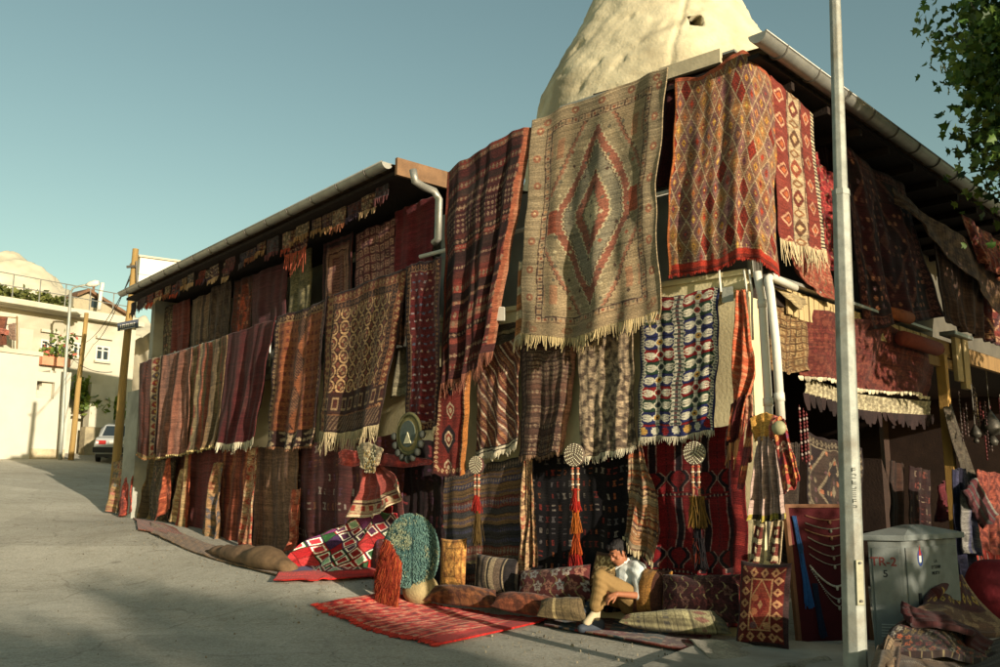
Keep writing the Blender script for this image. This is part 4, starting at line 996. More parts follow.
# --- balcony rail (left wing)
for lab, t, b, l_, r_, pat, fo, fr in (
    ('dark red rug dotted with small pale flecks, right end of the balcony rail', [(406, 266), (441, 257)], [(405, 432), (420, 431), (440, 427)], None, None, p_dots(), (.05, 1.3, .2), (CREAM, .08)),
    ('dark brown rug with rows of round tan medallions on the balcony rail', [(326, 298), (350, 288), (380, 277), (407, 267)], [(320, 432), (350, 432), (379, 424)], None, [(407, 267), (401, 310), (392, 350), (384, 385), (379, 424)], p_bokhara, (.07, 1.6, .25), (CREAM, .24)),
    ('rust orange rug with a column of dark hatched diamonds on the balcony rail', [(277, 317), (300, 309), (327, 298)], [(268, 446), (290, 450), (317, 444)], None, None, p_rustdiamond, (.085, 2.1, .3), ((120, 84, 60), .03)),
    ('plain dark wine red rug with a broad white fringe on the balcony rail', [(227, 335), (250, 327), (277, 317)], [(217, 443), (238, 444), (256, 438)], None, [(277, 317), (268, 365), (262, 400), (256, 438)], p_plain((92, 34, 34), ((.09, .2, (80, 28, 30), 'u'),)), (.07, 2.4, .3), (WHITE_, .13)),
    ('olive and grey vertically striped rug in deep folds on the balcony rail', [(192, 347), (210, 341), (228, 335)], [(186, 452), (200, 450), (216, 445)], None, None, p_vstripes([(116, 96, 64), (136, 104, 70), (96, 80, 58), (150, 78, 54), (138, 118, 82)], .07), (.10, 2.6, .3), ((180, 160, 110), .03)),
    ('dusty pink and grey rug in soft folds on the balcony rail', [(163, 356), (178, 351), (193, 347)], [(157, 458), (172, 456), (188, 452)], None, None, p_vstripes([(150, 98, 76), (138, 92, 74), (126, 86, 70), (160, 96, 72)], .1), (.11, 2.2, .3), ((180, 160, 110), .03)),
    ('brown rug with a strip of red flowers, far end of the balcony rail', [(139, 364), (164, 355)], [(136, 455), (147, 459), (157, 457)], None, None, p_flowerborder, (.06, 1.4, .25), ((150, 110, 70), .03)),
):
    cloth('hanging_rug', lab, 'rug', on(FL, .60), t, b, l_, r_, pat, fo, fringe=fr, group=G_RAIL)
cloth('hanging_blanket', 'greenish grey tent cloth hanging in the gap beside the tan gul rug', 'blanket', on(FL, .3), [(395, 300), (418, 290)], [(392, 398), (412, 392)], None, None, p_hstripes([(120, 110, 86), (100, 92, 74), (140, 128, 98)], .2, None, 9), (.06, 1.2, .4), group=G_RAIL)
cloth('hanging_rug', 'narrow brown rug with pale edging, showing just behind the dotted red rug', 'rug', on(FL, .45), [(398, 272), (408, 268)], [(393, 345), (404, 345)], None, None, p_speckle((92, 60, 40), (60, 40, 30), False), (.04, 1, .4), group=G_RAIL)
# --- back of the balcony
def spx(px, o=.08, z=4.9):
    q = FL.pix(px, 0, o); a, b = -2., 14.
    f = lambda s: 500+880*FL.p(s, o, z)[0]/(cp*FL.p(s, o, z)[1]+sp_*(z-EYE))
    for _ in range(50):
        m = (a+b)/2
        if f(m) > px: a = m
        else: b = m
    return (a+b)/2
def proj(p):
    x, y, z = p[0], p[1], p[2]-EYE; zc = cp*y+sp_*z; yc = -sp_*y+cp*z
    return (500+FPX*x/zc, 333.5-FPX*yc/zc)
BK = [(158, 173, 'greenish patterned rug at the far end of the balcony back wall', p_medallion((78, 62, 44), (60, 50, 40), (120, 104, 74), (50, 40, 34))),
      (174, 190, 'plain brick red rug on the balcony back wall beside the greenish patterned one', p_plain((92, 40, 32))),
      (191, 211, 'grey-blue and tan rug with upright bands on the balcony back wall', p_vstripes([(92, 76, 60), (70, 66, 74), (110, 84, 60), (66, 52, 46)], .12)),
      (212, 231, 'plain dark brown rug on the balcony back wall beside the grey-blue banded one', p_speckle((70, 54, 42), (56, 42, 34), False)),
      (233, 252, 'dark rug with a glowing orange-red centre on the balcony back wall', p_medallion((104, 44, 28), (150, 60, 34), (70, 46, 36), (48, 30, 28))),
      (253, 289, 'plain deep plum rug, broad and smooth, on the balcony back wall', p_plain((72, 34, 36))),
      (290, 310, 'olive flecked rug beside the balcony door', p_floral((92, 84, 56), ((70, 66, 46), (116, 104, 70)), .1)),
      (324, 354, 'dark rug with nested rectangular frames beside the balcony door', p_prayer),
      (355, 395, 'mauve rug with a grid of small squares on the balcony back wall', p_tiles()),
      (396, 436, 'plain dark crimson rug at the near end of the balcony back wall', p_plain((96, 26, 30)))]
for i, (x0, x1, lab, pat) in enumerate(BK):
    s0, s1 = spx(x0), spx(x1); zt = 5.46-.04*(i % 3); zb = 3.9
    pts = [proj(FL.p(s, .08+.03*(i % 2), z)) for s, z in ((s0, zt), (s1, zt), (s0, zb), (s1, zb))]
    cloth('hanging_rug', lab, 'rug', on(FL, .08+.03*(i % 2)), [pts[0], pts[1]], [pts[2], pts[3]], None, None, pat, (.045, 1.6, .25), group=G_BACK, mt=WOOLB)  # weak fill light under the eave made up by the lighter wool colour
# --- saddle bags and tasselled bands strung below the eave
VAL = [(96, 40, 30), (120, 70, 44), (70, 60, 60), (150, 60, 36), (84, 44, 44), (130, 96, 60), (60, 44, 56), (160, 130, 96)]
s = .25
for i in range(28):
    wd = random.uniform(.26, .42); h = random.uniform(.16, .3); c = random.choice(VAL); c2 = random.choice(VAL)
    o_ = .66+random.uniform(-.04, .06); zt = 5.57+random.uniform(-.03, .02)
    pts = [proj(FL.p(q, o_, z)) for q, z in ((s+wd, zt), (s, zt), (s+wd, zt-h), (s, zt-h))]
    cloth('woven_pennant', 'small patterned woven bag or band in the string of them under the balcony eave', 'woven band', on(FL, o_), [pts[0], pts[1]], [pts[2], pts[3]], None, None,
          p_tiles(c, tuple(int(k*.7) for k in c), c2, .07), (.02, 1, .2), fringe=(c2, .09, 9), group='small woven bands strung under the eave')
    s += wd+random.uniform(.0, .06)
q = [proj(FL.p(spx(x, .6, 5.3), .6, z)) for x, z in ((287, 5.52), (309, 5.52), (288, 5.2), (308, 5.2))]
cloth('saddle_bag', 'larger saddle bag with a long shaggy red and cream fringe hanging under the eave', 'saddle bag', on(FL, .6), [q[0], q[1]], [q[2], q[3]], None, None, p_tiles((110, 44, 36), (80, 40, 44), (170, 120, 90), .08), (.03, 1.2, .2), fringe=((150, 70, 48), .3, 26))
# --- along the foot of the left wall
def low(lab, x0t, x1t, yt, x0b, x1b, yb, pat, fo=(.07, 2, .4), o=.12, cat='rug', left=None, right=None, fr=None, **k):
    yt = yt if hasattr(yt, '__len__') else (yt, yt); yb = yb if hasattr(yb, '__len__') else (yb, yb)
    return cloth(k.pop('name', 'hanging_rug'), lab, cat, on(FL, o), [(x0t, yt[0]), (x1t, yt[1])], [(x0b, yb[0]), (x1b, yb[1])], left, right, pat, fo, fringe=fr, group=G_LOW, mt=WOOLB if x1t-x0t > 14 else WOOL, **k)
low('cream flowered cloth wrapped low round the foot of the wooden pole', 113, 124, (462, 460), 107, 120, (509, 514), p_floral((176, 140, 90), ((150, 60, 50), (180, 110, 90), (110, 110, 100)), .2), (.12, 1.3, .5), .40)
low('short coral red rug standing folded at the far end of the wall', 124, 134, (478, 476), 118, 133, (519, 512), p_speckle((176, 70, 50), (150, 56, 44), False), (.08, 1.4, .4), .42)
low('olive brown patterned rug at the far end of the foot of the wall', 121, 136, (455, 455), 120, 134, (500, 510), p_speckle((96, 74, 44), (70, 54, 36), False), (.05, 1.5, .4), .2)
low('olive rug in heavy upright folds, second from the far end of the wall', 135, 163, (455, 455), 130, 158, (516, 528), p_vstripes([(98, 80, 48), (120, 92, 50), (76, 62, 42), (136, 104, 60)], .12), (.13, 2.2, .5), .2)
low('dark olive rug with a carved looking lozenge relief', 155, 176, (460, 460), 146, 166, (522, 530), p_medallion((70, 58, 42), (88, 72, 50), (110, 92, 62), (54, 44, 34)), (.06, 1.4, .3), .28)
low('narrow rug folded to show an orange-red back, left of the plain wine rug', 167, 171, (458, 458), 155, 168, (522, 508), p_speckle((186, 90, 56), (160, 70, 44), False), (.07, .8, .3), .42)
low('dark brown flowered rug behind the folded cream edges', 161, 193, (458, 456), 157, 190, (532, 540), p_floral((92, 50, 38), ((112, 72, 50), (124, 66, 46)), .12), (.06, 2.2, .3), .15)
low('narrow rug folded to show a cream back with an orange tip', 180, 185, (470, 468), 170, 177, (520, 526), p_speckle((190, 156, 104), (170, 120, 76), False), (.06, .8, .3), .38)
low('rug edge in cream with an orange red binding, hanging left of the plain wine rug', 185, 191, (456, 454), 176, 184, (530, 535), p_vstripes([(196, 164, 112), (184, 150, 100), (190, 84, 48)], .12, 9), (.07, .9, .3), .42)
low('plain dark wine rug pinned flat at the foot of the wall', 187, 221, (452, 449), 182, 212, (536, 548), p_plain((100, 42, 38), ((.22, .03, (104, 52, 44), 'v'),)), (.04, 1.8, .2), .22)
low('tan rug strip with grey-blue key motifs folded over itself', 213, 221, (464, 462), 200, 219, (536, 552), p_floral((164, 122, 80), ((96, 90, 92), (140, 80, 54)), .26), (.12, 1.2, .5), .40, left=[(213, 464), (208, 490), (207, 505), (200, 536)])
low('red-brown rug with fine upright stripes at the foot of the wall', 218, 256, (450, 447), 211, 250, (550, 556), p_vstripes([(110, 48, 36), (128, 62, 42), (92, 40, 34), (150, 84, 52)], .06), (.07, 2.6, .3), .24)
low('narrow red and cream rug edge hanging in the gap right of the red-brown striped rug', 250, 258, (448, 446), 240, 252, (552, 555), p_floral((190, 130, 90), ((176, 54, 40), (160, 60, 44), (206, 176, 130)), .14), (.09, 1, .4), .42)
low('wide olive brown rug faded in upright streaks at the foot of the wall', 255, 299, (448, 446), 251, 299, (556, 560), p_vstripes([(112, 80, 60), (120, 86, 62), (98, 70, 54)], .04), (.05, 2.4, .2), .24)
low('coral red folded rug standing in front of the dark purple kilim', 291, 300, (490, 488), 286, 297, (552, 548), p_speckle((182, 84, 58), (206, 130, 96), False), (.07, .9, .4), .44, left=[(291, 490), (289, 515), (291, 540), (286, 552)])
low('wide dark purple kilim with scattered small white strokes behind the red dress', 296, 404, (444, 434), 294, 404, (562, 588), p_blackmotif(((150, 130, 116), (120, 70, 40), (90, 50, 70), (84, 46, 46)), (80, 36, 34), .13, .22), (.06, 3.5, .3), .2)
# --- lower centre
cloth('hanging_kilim', 'kilim banded in dusty red, olive, blue and grey, hung low on the wall', 'kilim', on(FC, .10), [(443, 474), (484, 464), (527, 454)], [(442, 590), (480, 596), (524, 598)], None, None,
      p_hstripes([(112, 84, 52), (70, 66, 64), (120, 60, 46), (96, 84, 50), (66, 62, 86), (128, 96, 60), (84, 52, 44), (60, 58, 58)], .085, ((130, 110, 90), (72, 70, 100)), 31), (.03, 2.2, .2), group=G_LOW)
cloth('hanging_kilim', 'black kilim with rows of tiny white, orange and red strokes', 'kilim', on(FC, .08), [(530, 455), (580, 454), (637, 448)], [(532, 598), (580, 606), (636, 614)], None, None, p_blackmotif(((128, 116, 104), (130, 66, 34), (116, 34, 28), (84, 78, 78)), (17, 13, 17)), (.03, 3, .2), group=G_LOW, res=1.4)
cloth('hanging_kilim', 'blood red kilim with dark upright bars ending in forked arrows', 'kilim', on(FC, .08), [(640, 436), (690, 430), (744, 424)], [(640, 612), (690, 622), (748, 630)], None, None, p_redarrow, (.04, 2.6, .2), group=G_LOW, res=1.2)
cloth('hanging_rug', 'cream flowered rug strip folded lengthwise, left of the black kilim', 'rug', on(FC, .24), [(521, 462), (528, 458)], [(520, 575), (530, 572)], [(521, 462), (518, 500), (522, 540), (520, 575)], [(528, 458), (529, 500), (529, 540), (530, 572)], p_floral((190, 150, 104), ((150, 70, 50), (120, 84, 60)), .09), (.09, 1, .4), group=G_LOW)
cloth('hanging_rug', 'narrow speckled orange and cream rug edge touching the black kilim', 'rug', on(FC, .2), [(528, 456), (533, 455)], [(528, 570), (536, 566)], None, None, p_floral((176, 130, 84), ((150, 80, 50), (90, 70, 56)), .07), (.06, 1, .4), group=G_LOW)
cloth('hanging_rug', 'brown banded rug draped in a pointed fold between black and red kilims', 'rug', on(FC, .22), [(630, 447), (641, 445)], [(624, 536), (640, 552), (655, 562)], [(630, 447), (627, 490), (624, 536)], [(641, 445), (648, 475), (654, 496), (655, 562)],
      p_hstripes([(150, 104, 66), (120, 84, 62), (96, 66, 54), (160, 84, 50), (136, 116, 88)], .05, ((190, 150, 100), (170, 140, 110)), 13), (.10, 1.3, .6), fringe=(CREAM, .06, 20), group=G_LOW)
cloth('hanging_rug', 'dark purple-brown rug behind the blue-green bag', 'rug', on(FC, .08), [(400, 440), (445, 440)], [(402, 592), (446, 598)], None, None, p_blackmotif(((120, 40, 44), (70, 40, 60), (60, 30, 34)), (34, 18, 22), .12, .3), (.05, 2, .2), group=G_LOW)
# --- the upper gallery on the right
def gal(lab, t, b, pat, o, fo=(.07, 2.4, .3), **k): return cloth('draped_rug', lab, 'rug', on(FR, o), t, b, k.pop('left', None), k.pop('right', None), pat, fo, group=G_GAL, mt=WOOLB, **k)
gal('bright red mottled rug seen in the gallery just right of the ivory striped rug', [(814, 150), (838, 178)], [(822, 268), (842, 280)], p_floral((110, 28, 28), ((150, 50, 44), (70, 20, 24)), .12), .05)
gal('very dark maroon rug draped from the eave of the gallery behind the lamp post', [(832, 130), (858, 160), (905, 186)], [(868, 330), (905, 322), (939, 318)], p_medallion((64, 20, 22), (48, 16, 20), (96, 50, 40), (36, 16, 18)), .12, left=[(832, 130), (852, 220), (868, 330)])
gal('dark brown shaggy rug hanging at the right of the gallery, above the box shaped bracket', [(930, 230), (958, 252), (985, 275)], [(946, 322), (965, 332), (982, 338)], p_vstripes([(70, 46, 34), (60, 40, 32), (84, 56, 40)], .06), .2)
gal('long rug swagged diagonally along the gallery eave with its brown back turned out', [(892, 188), (935, 218), (1004, 262)], [(900, 204), (940, 246), (1004, 318)], p_speckle((104, 76, 54), (80, 56, 44), False), .3, (.06, 2, .5))
gal('dark red patterned rug swagged below the roof at the far right edge', [(962, 214), (1004, 244)], [(980, 262), (1004, 284)], p_floral((110, 46, 34), ((160, 90, 60), (70, 30, 30)), .2), .36)
gal('dull red rug hanging at the far right edge of the gallery', [(978, 262), (1006, 284)], [(984, 340), (1006, 348)], p_medallion((96, 36, 30), (60, 30, 30), (150, 110, 80), (50, 26, 28)), .05)
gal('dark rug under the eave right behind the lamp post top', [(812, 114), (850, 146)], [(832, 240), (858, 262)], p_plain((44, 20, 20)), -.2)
# --- below the gallery
cloth('felt_cloth', 'beige and brown patterned felt cloth hanging from the gallery edge beside the white pipes', 'felt', on(FR, .02), [(768, 287), (790, 296), (807, 303)], [(771, 370), (790, 373), (806, 370)], None, None, p_tiles((120, 84, 48), (104, 74, 44), (160, 130, 84), .09), (.06, 1.4, .4), group=G_GAL)
cloth('felt_cloth', 'cream cloth corner folded over the top of the patterned felt', 'felt', on(FR, .09), [(776, 287), (806, 299)], [(798, 310), (805, 304)], None, None, p_plain((170, 148, 104)), (.03, 1, .3), group=G_GAL)
cloth('beaded_rug', 'dark maroon glittering rug with a white beaded hem swagged under the slat fascia', 'rug', on(FR, .06), [(807, 306), (850, 320), (880, 320), (912, 340), (938, 348)], [(805, 375), (840, 384), (880, 390), (932, 397)], None, None, p_speckle((88, 34, 28), (116, 54, 40), False), (.10, 1.7, .4), fringe=((206, 192, 160), .035, 44), group=G_GAL)
cloth('felt_valance', 'off-white felt valance with a row of dark tassels below the beaded rug', 'valance', on(FR, .0), [(808, 378), (850, 392), (890, 398), (931, 401)], [(807, 394), (850, 409), (890, 414), (930, 415)], None, None, p_speckle((168, 154, 118), (140, 126, 94), False), (.03, 2, .2), fringe=((40, 26, 24), .16, 34), group=G_GAL)
# ================================================================ THINGS ON THE GROUND IN FRONT
def tilt(p0, n):
    p0 = np.asarray(p0, float)-V(0, 0, EYE); n = unit(n)
    def f(px, py, do=0.):
        r = ray(px, py); t = (p0@n)/(r@n); q = r*np.asarray(t)[..., None]; q[..., 2] += EYE; return q
    f.n = n; return f
def lean(fr, y0, o0, y1, o1):
    def f(px, py, do=0.):
        o = o0+(o1-o0)*np.clip((np.asarray(py)-y0)/(y1-y0), -.2, 1.2)
        return fr.pix(px, py, o)
    f.n = unit(fr.n3+V(0, 0, .4)); return f
def ground_surf(px, py, do=0.):
    px = np.asarray(px, float); py = np.asarray(py, float); r = ray(px, py)
    t = np.full(px.shape, 8.)
    for _ in range(60):
        z = gz(r[..., 0]*t, r[..., 1]*t); t = .5*t+.5*(z-EYE)/np.minimum(r[..., 2], -.01)
    q = r*t[..., None]; q[..., 2] += EYE; return q
ground_surf.n = V(0, 0, 1)
def flat_rug(name, label, quad, pat, th=.018, wr=.012, fringe=None, group=None, hump=0, res=1.6, cat='rug', mt=None):
    """quad: far-left, far-right, near-right, near-left (photo px on the ground)"""
    SEED[0] += 1; r = np.random.default_rng(SEED[0])
    C4 = [gpix(*q) for q in quad]
    W = (np.linalg.norm(C4[1]-C4[0])+np.linalg.norm(C4[2]-C4[3]))/2; H = (np.linalg.norm(C4[3]-C4[0])+np.linalg.norm(C4[2]-C4[1]))/2
    nu = int(min(260, max(40, W*70))); nv = int(min(220, max(30, H*70)))
    U, Vv = np.meshgrid(np.linspace(0, 1, nu), np.linspace(0, 1, nv)); u = U[..., None]; v = Vv[..., None]
    P = (1-u)*(1-v)*C4[0]+u*(1-v)*C4[1]+u*v*C4[2]+(1-u)*v*C4[3]
    P[..., 0] += .03*noise3(np.stack([U*W*1.3, Vv*H*1.3, 0*U], -1), SEED[0]+3, 2); P[..., 1] += .03*noise3(np.stack([U*W*1.3, Vv*H*1.3, 0*U], -1), SEED[0]+4, 2)
    P[..., 2] = gz(P[..., 0], P[..., 1])+th+.014+np.maximum(0, wr*noise3(np.stack([U*W*4, Vv*H*4, 0*U], -1), SEED[0], 3)+wr*.7*np.sin(U*W*3+Vv*H*5+r.uniform(0, 6)))+hump*np.maximum(0, noise3(np.stack([U*W*1.6, Vv*H*1.6, 0*U], -1), SEED[0]+9, 2))
    C = np.array(pat(U, Vv, W, H, r), float); C = np.clip(C*(1+r.normal(0, .09, C.shape[:2]+(1,))), 0, 255)
    N = np.tile(V(0, 0, 1), (nv, nu, 1))
    o = mesh_grid(name, P, N, C, np.stack([U*W, Vv*H], -1), th, mt or WOOL); tag(o, label, cat, group)
    if fringe:
        tassels('fringe', P[:, 0]-V(0, 0, th*.5), unit(C4[0]-C4[1]), .08, fringe, o, 50); tassels('fringe', P[:, -1]-V(0, 0, th*.5), unit(C4[1]-C4[0]), .08, fringe, o, 50)
    return o
PATCHM = mat_wool('bright_cotton', rough=.85, sheen=.05, bump=.2, wscale=200., gain=1.25)
def p_redshag(U, V_, W, H, r):
    C = full(U, (176, 26, 22)); n = noise3(np.stack([U*W*16, V_*H*40, 0*U], -1), 5, 3); C[n > .08] = A3((184, 52, 40)); C[n > .32] = A3((190, 100, 78)); C[n < -.3] = A3((112, 20, 20))
    k = ((V_*H/.24+.15*np.sin(U*9)) % 1); m = (k < .12); C[m] = A3((198, 130, 100)); C[((U*W/.3) % 1 < .25) & (k > .45) & (k < .75)] = A3((190, 120, 96)); C[(V_ > .9) | (U > .93)] = A3((156, 30, 26)); return C
flat_rug('floor_rug', 'bright red and pink flatweave rug lying in the sun on the road', [(318, 606), (392, 597), (549, 622), (437, 647)], p_redshag, fringe=(170, 50, 40), wr=.022, mt=PATCHM, group='rugs laid on the ground')
def p_blocks(U, V_, W, H, r):
    ia = np.floor(U*W/.24); ib = np.floor(V_*H/.3); C = pick([(120, 36, 30), (44, 60, 74), (92, 44, 40), (60, 74, 72), (130, 60, 44)], rnd(ia, ib)*97); n = noise3(np.stack([U*W*24, V_*H*24, 0*U], -1), 5, 3); C[n > .3] = A3((150, 120, 96)); return C
flat_rug('floor_rug', 'red and blue blocked rug lying under the sitting man and the pale bolster', [(548, 612), (716, 632), (702, 656), (545, 627)], p_blocks, group='rugs laid on the ground')
flat_rug('floor_rug', 'long thin tan mat laid along the foot of the wall', [(150, 524), (283, 566), (281, 578), (150, 534)], p_speckle((132, 100, 66), (104, 80, 54), False), group='rugs laid on the ground')
flat_rug('floor_rug', 'small faded red rug on the ground at the far end of the tan mat', [(133, 519), (178, 531), (186, 541), (140, 531)], p_speckle((140, 76, 52), (112, 70, 50), False), group='rugs laid on the ground')

# ---- cushions
def cushion(name, label, surf, tl, tr, br, bl, thick, pat, group='cushions on the ground', res=1.7, puff=.55, cat='cushion', sag=.0, bow=.07):
    SEED[0] += 1; r = np.random.default_rng(SEED[0]); c4 = [np.array(q, float) for q in (tl, tr, br, bl)]
    wpx = np.linalg.norm(c4[1]-c4[0]); hpx = np.linalg.norm(c4[3]-c4[0])
    nu = int(np.clip(wpx*res, 30, 170)); nv = int(np.clip(hpx*res, 30, 150))
    U, Vv = np.meshgrid(np.linspace(0, 1, nu), np.linspace(0, 1, nv)); x = U*2-1; y = Vv*2-1
    # pinched corners: sides bow in between them
    uu = .5+.5*x*(1-bow*(1-y*y)); vv = .5+.5*y*(1-bow*(1-x*x)); u = uu[..., None]; v = vv[..., None]
    Q = (1-u)*(1-v)*c4[0]+u*(1-v)*c4[1]+u*v*c4[2]+(1-u)*v*c4[3]
    P = surf(Q[..., 0], Q[..., 1])
    W = float(np.linalg.norm(P[nv//2, -1]-P[nv//2, 0])); H = float(np.linalg.norm(P[-1, nu//2]-P[0, nu//2]))
    b = (np.clip(1-np.abs(x)**2.6, 0, 1)*np.clip(1-np.abs(y)**2.6, 0, 1))**puff
    nz = noise3(np.stack([U*W*5, Vv*H*5, 0*U], -1), SEED[0], 3)
    wr = .10*np.sin(np.arctan2(y, x)*8+nz*3)*np.exp(-((np.hypot(x, y)-1.05)/.3)**2)
    T = thick*.5*b*(1+.22*nz+wr)
    P[..., 2] -= sag*b*0
    F = P+surf.n*T[..., None]; Bk = P-surf.n*(thick*.5*b)[..., None]
    C = np.array(pat(U, Vv, W, H, r), float); C = np.clip(C*(1+r.normal(0, .07, C.shape[:2]+(1,))), 0, 255)
    N = (F-Bk); 
    # closed
    o = mesh_grid2(name, F, Bk, C, np.stack([U*W, (1-Vv)*H], -1)); tag(o, label, cat, group); return o
def mesh_grid2(name, F, B, C, UVm, mt=None, parent=None):
    m0 = globals()['mesh_grid']; N = (F-B); return m0(name, F, N, C, UVm, 1.0, mt or WOOLB, parent)
def stand(px, py, o=.42, up=.25):
    p = FC.pix(px, py, o); return tilt(p, FC.n3*(1-up)+V(0, 0, up))
TAN = p_speckle((168, 120, 62), (140, 92, 46), True)
cushion('cushion', 'small tan gold cushion standing on end against the banded kilim', stand(455, 591, up=.15), (441, 538), (467, 538), (465, 588), (440, 588), .16, TAN)
cushion('cushion', 'cushion with black and cream upright stripes against the banded kilim', stand(497, 600, up=.25), (476, 553), (520, 559), (518, 597), (474, 594), .24, p_hstripes([(34, 30, 30), (40, 34, 32), (160, 140, 108), (96, 80, 66), (30, 26, 26), (140, 122, 96)], .045, None, 14, ax='u'))
cushion('floor_cushion', 'long flat rust brown floor cushion below the tan gold cushion', tilt(FC.pix(465, 600, .72), V(-.2, -.5, .84)), (432, 586), (496, 590), (502, 607), (424, 600), .22, p_speckle((92, 56, 34), (70, 40, 28), False), cat='floor cushion')
cushion('floor_cushion', 'second flat rust brown floor cushion, below the dark patterned cushion', tilt(FC.pix(530, 608, .72), V(-.2, -.5, .84)), (496, 594), (556, 597), (566, 618), (490, 606), .22, p_speckle((98, 54, 36), (74, 42, 30), False), cat='floor cushion')
cushion('cushion', 'wide dark red-brown cushion with grey rosettes in front of the black kilim', stand(555, 590, .5, up=.3), (520, 571), (591, 564), (592, 600), (516, 601), .26, p_floral((74, 34, 32), ((112, 110, 106), (120, 80, 66), (130, 120, 110)), .15))
cushion('cushion', 'small olive brown bolster with a few pale stripes at the man\'s feet', tilt(FC.pix(560, 612, .8), V(-.3, -.7, .6)), (541, 600), (585, 597), (588, 622), (536, 616), .24, p_hstripes([(92, 78, 54), (84, 72, 50), (88, 74, 52), (88, 74, 52), (150, 130, 92)], .06, None, 4, ax='u'))
cushion('cushion', 'cream and brown cushion standing behind the man\'s bowed head', stand(600, 575, .22, up=.06), (597, 551), (621, 553), (622, 590), (586, 590), .16, p_medallion((150, 120, 76), (120, 84, 56), (186, 160, 112), (84, 60, 44)))
cushion('cushion', 'gold and dark brown striped cushion leaning behind the man\'s back', stand(655, 600, .30, up=.3), (642, 566), (673, 571), (665, 616), (632, 612), .26, p_hstripes([(66, 38, 28), (56, 34, 26), (150, 104, 46), (70, 40, 30), (60, 34, 26), (132, 92, 44)], .05, None, 8, ax='u'))
cushion('cushion', 'big blackish red cushion between the striped cushion and the medallion cushion', stand(702, 610, .42, up=.3), (662, 574), (741, 574), (742, 624), (660, 622), .3, p_floral((46, 20, 20), ((74, 36, 34), (60, 26, 28), (84, 56, 48)), .12))
cushion('bolster', 'pale grey-green kilim bolster with dark bands lying in front', tilt(gpix(672, 642)+V(0, 0, .17), V(-.25, -.75, .62)), (622, 618), (722, 611), (732, 634), (618, 622), .36, p_hstripes([(132, 124, 92), (140, 132, 100), (120, 112, 84), (96, 88, 68), (138, 130, 96)], .13, ((100, 70, 60), (80, 76, 66)), 19, ax='u'), puff=.6, bow=.02)
cushion('cushion', 'tall dark cushion with a red medallion standing on end beside the jewellery board', stand(765, 640, .62, up=.12), (741, 560), (792, 563), (789, 650), (735, 647), .2, p_medallion((104, 34, 28), (120, 50, 36), (150, 108, 74), (44, 28, 28)))
# rolled sacks by the wall
def sack(label, a, b, r0, colr, seed):
    A = gpix(*a); B = gpix(*b); n = 26; k = 14; P = []
    for i in range(n):
        t = i/(n-1); c = A+(B-A)*t; rr = r0*(1-abs(2*t-1)**4)**.5*(1+.18*math.sin(t*7+seed))+.01
        d = unit(B-A); s = unit(np.cross(d, V(0, 0, 1)))
        for j in range(k):
            an = 2*math.pi*j/k; q = c+s*rr*1.25*math.cos(an)+V(0, 0, 1)*(rr*.85*math.sin(an)+rr*.7); q = q+unit(q-c)*.03*noise3((q*6)[None], seed, 3)[0]; P.append(q)
    b_ = MB(); fs = [(i*k+j, i*k+(j+1) % k, (i+1)*k+(j+1) % k, (i+1)*k+j) for i in range(n-1) for j in range(k)]+[tuple(range(k)), tuple((n-1)*k+j for j in range(k))]
    b_.add(P, fs); return b_.build('rolled_blanket', mat('blanket_%d' % seed, colr, .95, .35, 9, .4, 70), smooth=True, label=label, cat='blanket', group='rolled blankets by the wall')
sack('grey-brown blanket roll lying on the tan mat by the wall', (212, 554), (262, 568), .13, L3(112, 88, 66), 3)
sack('second, thicker brown blanket roll, nearer the patchwork cloth', (246, 564), (292, 574), .16, L3(104, 82, 58), 5)
# ---- patchwork cloth heaped over something
PATCHM = mat_wool('bright_cotton', rough=.8, sheen=.1, bump=.2, wscale=200., gain=1.25)
def mound(y0, y1, o0):
    def f(px, py, do=0.):
        A = FL.pix(px, py, o0); B = ground_surf(px, np.maximum(py, 570)); B2 = ground_surf(px, py); cam0 = V(0, 0, EYE)
        t = np.clip((np.asarray(py)-y0)/(y1-y0), 0, 1)**.8
        da = np.linalg.norm(A-cam0, axis=-1); db = np.linalg.norm(B-cam0, axis=-1)-.02; r = ray(px, py); r = r/np.linalg.norm(r, axis=-1, keepdims=True)
        # full belly: come forward early
        k = t+.22*np.sin(np.pi*t)
        dg = np.linalg.norm(ground_surf(px, np.maximum(py, 520))-cam0, axis=-1)-.035
        return cam0+r*np.minimum(da+(db-da)*np.clip(k, 0, 1.0), dg)[..., None]
    f.n = unit(FL.n3+V(0, 0, .7)); return f
cloth('patchwork_cloth', 'patchwork cloth of bright squares with white outlines and a scarlet hem, draped in a heap', 'patchwork', mound(512, 583, .5),
      [(338, 530), (355, 519), (374, 514), (398, 514)], [(275, 582), (305, 583), (340, 581), (378, 578)], [(338, 530), (312, 540), (292, 556), (275, 582)], [(398, 514), (397, 540), (388, 560), (378, 578)], p_patch, (.10, 1.5, .5), res=1.5, W=1.5, H=1.35, mt=PATCHM, floor=True)
cloth('red_cloth', 'scarlet cloth hanging to the ground between the patchwork and the shaggy bag', 'cloth', mound(505, 582, .45), [(372, 510), (392, 506)], [(368, 578), (390, 582)], None, None, p_plain((150, 20, 16)), (.05, 1.5, .3), mt=PATCHM, floor=True)
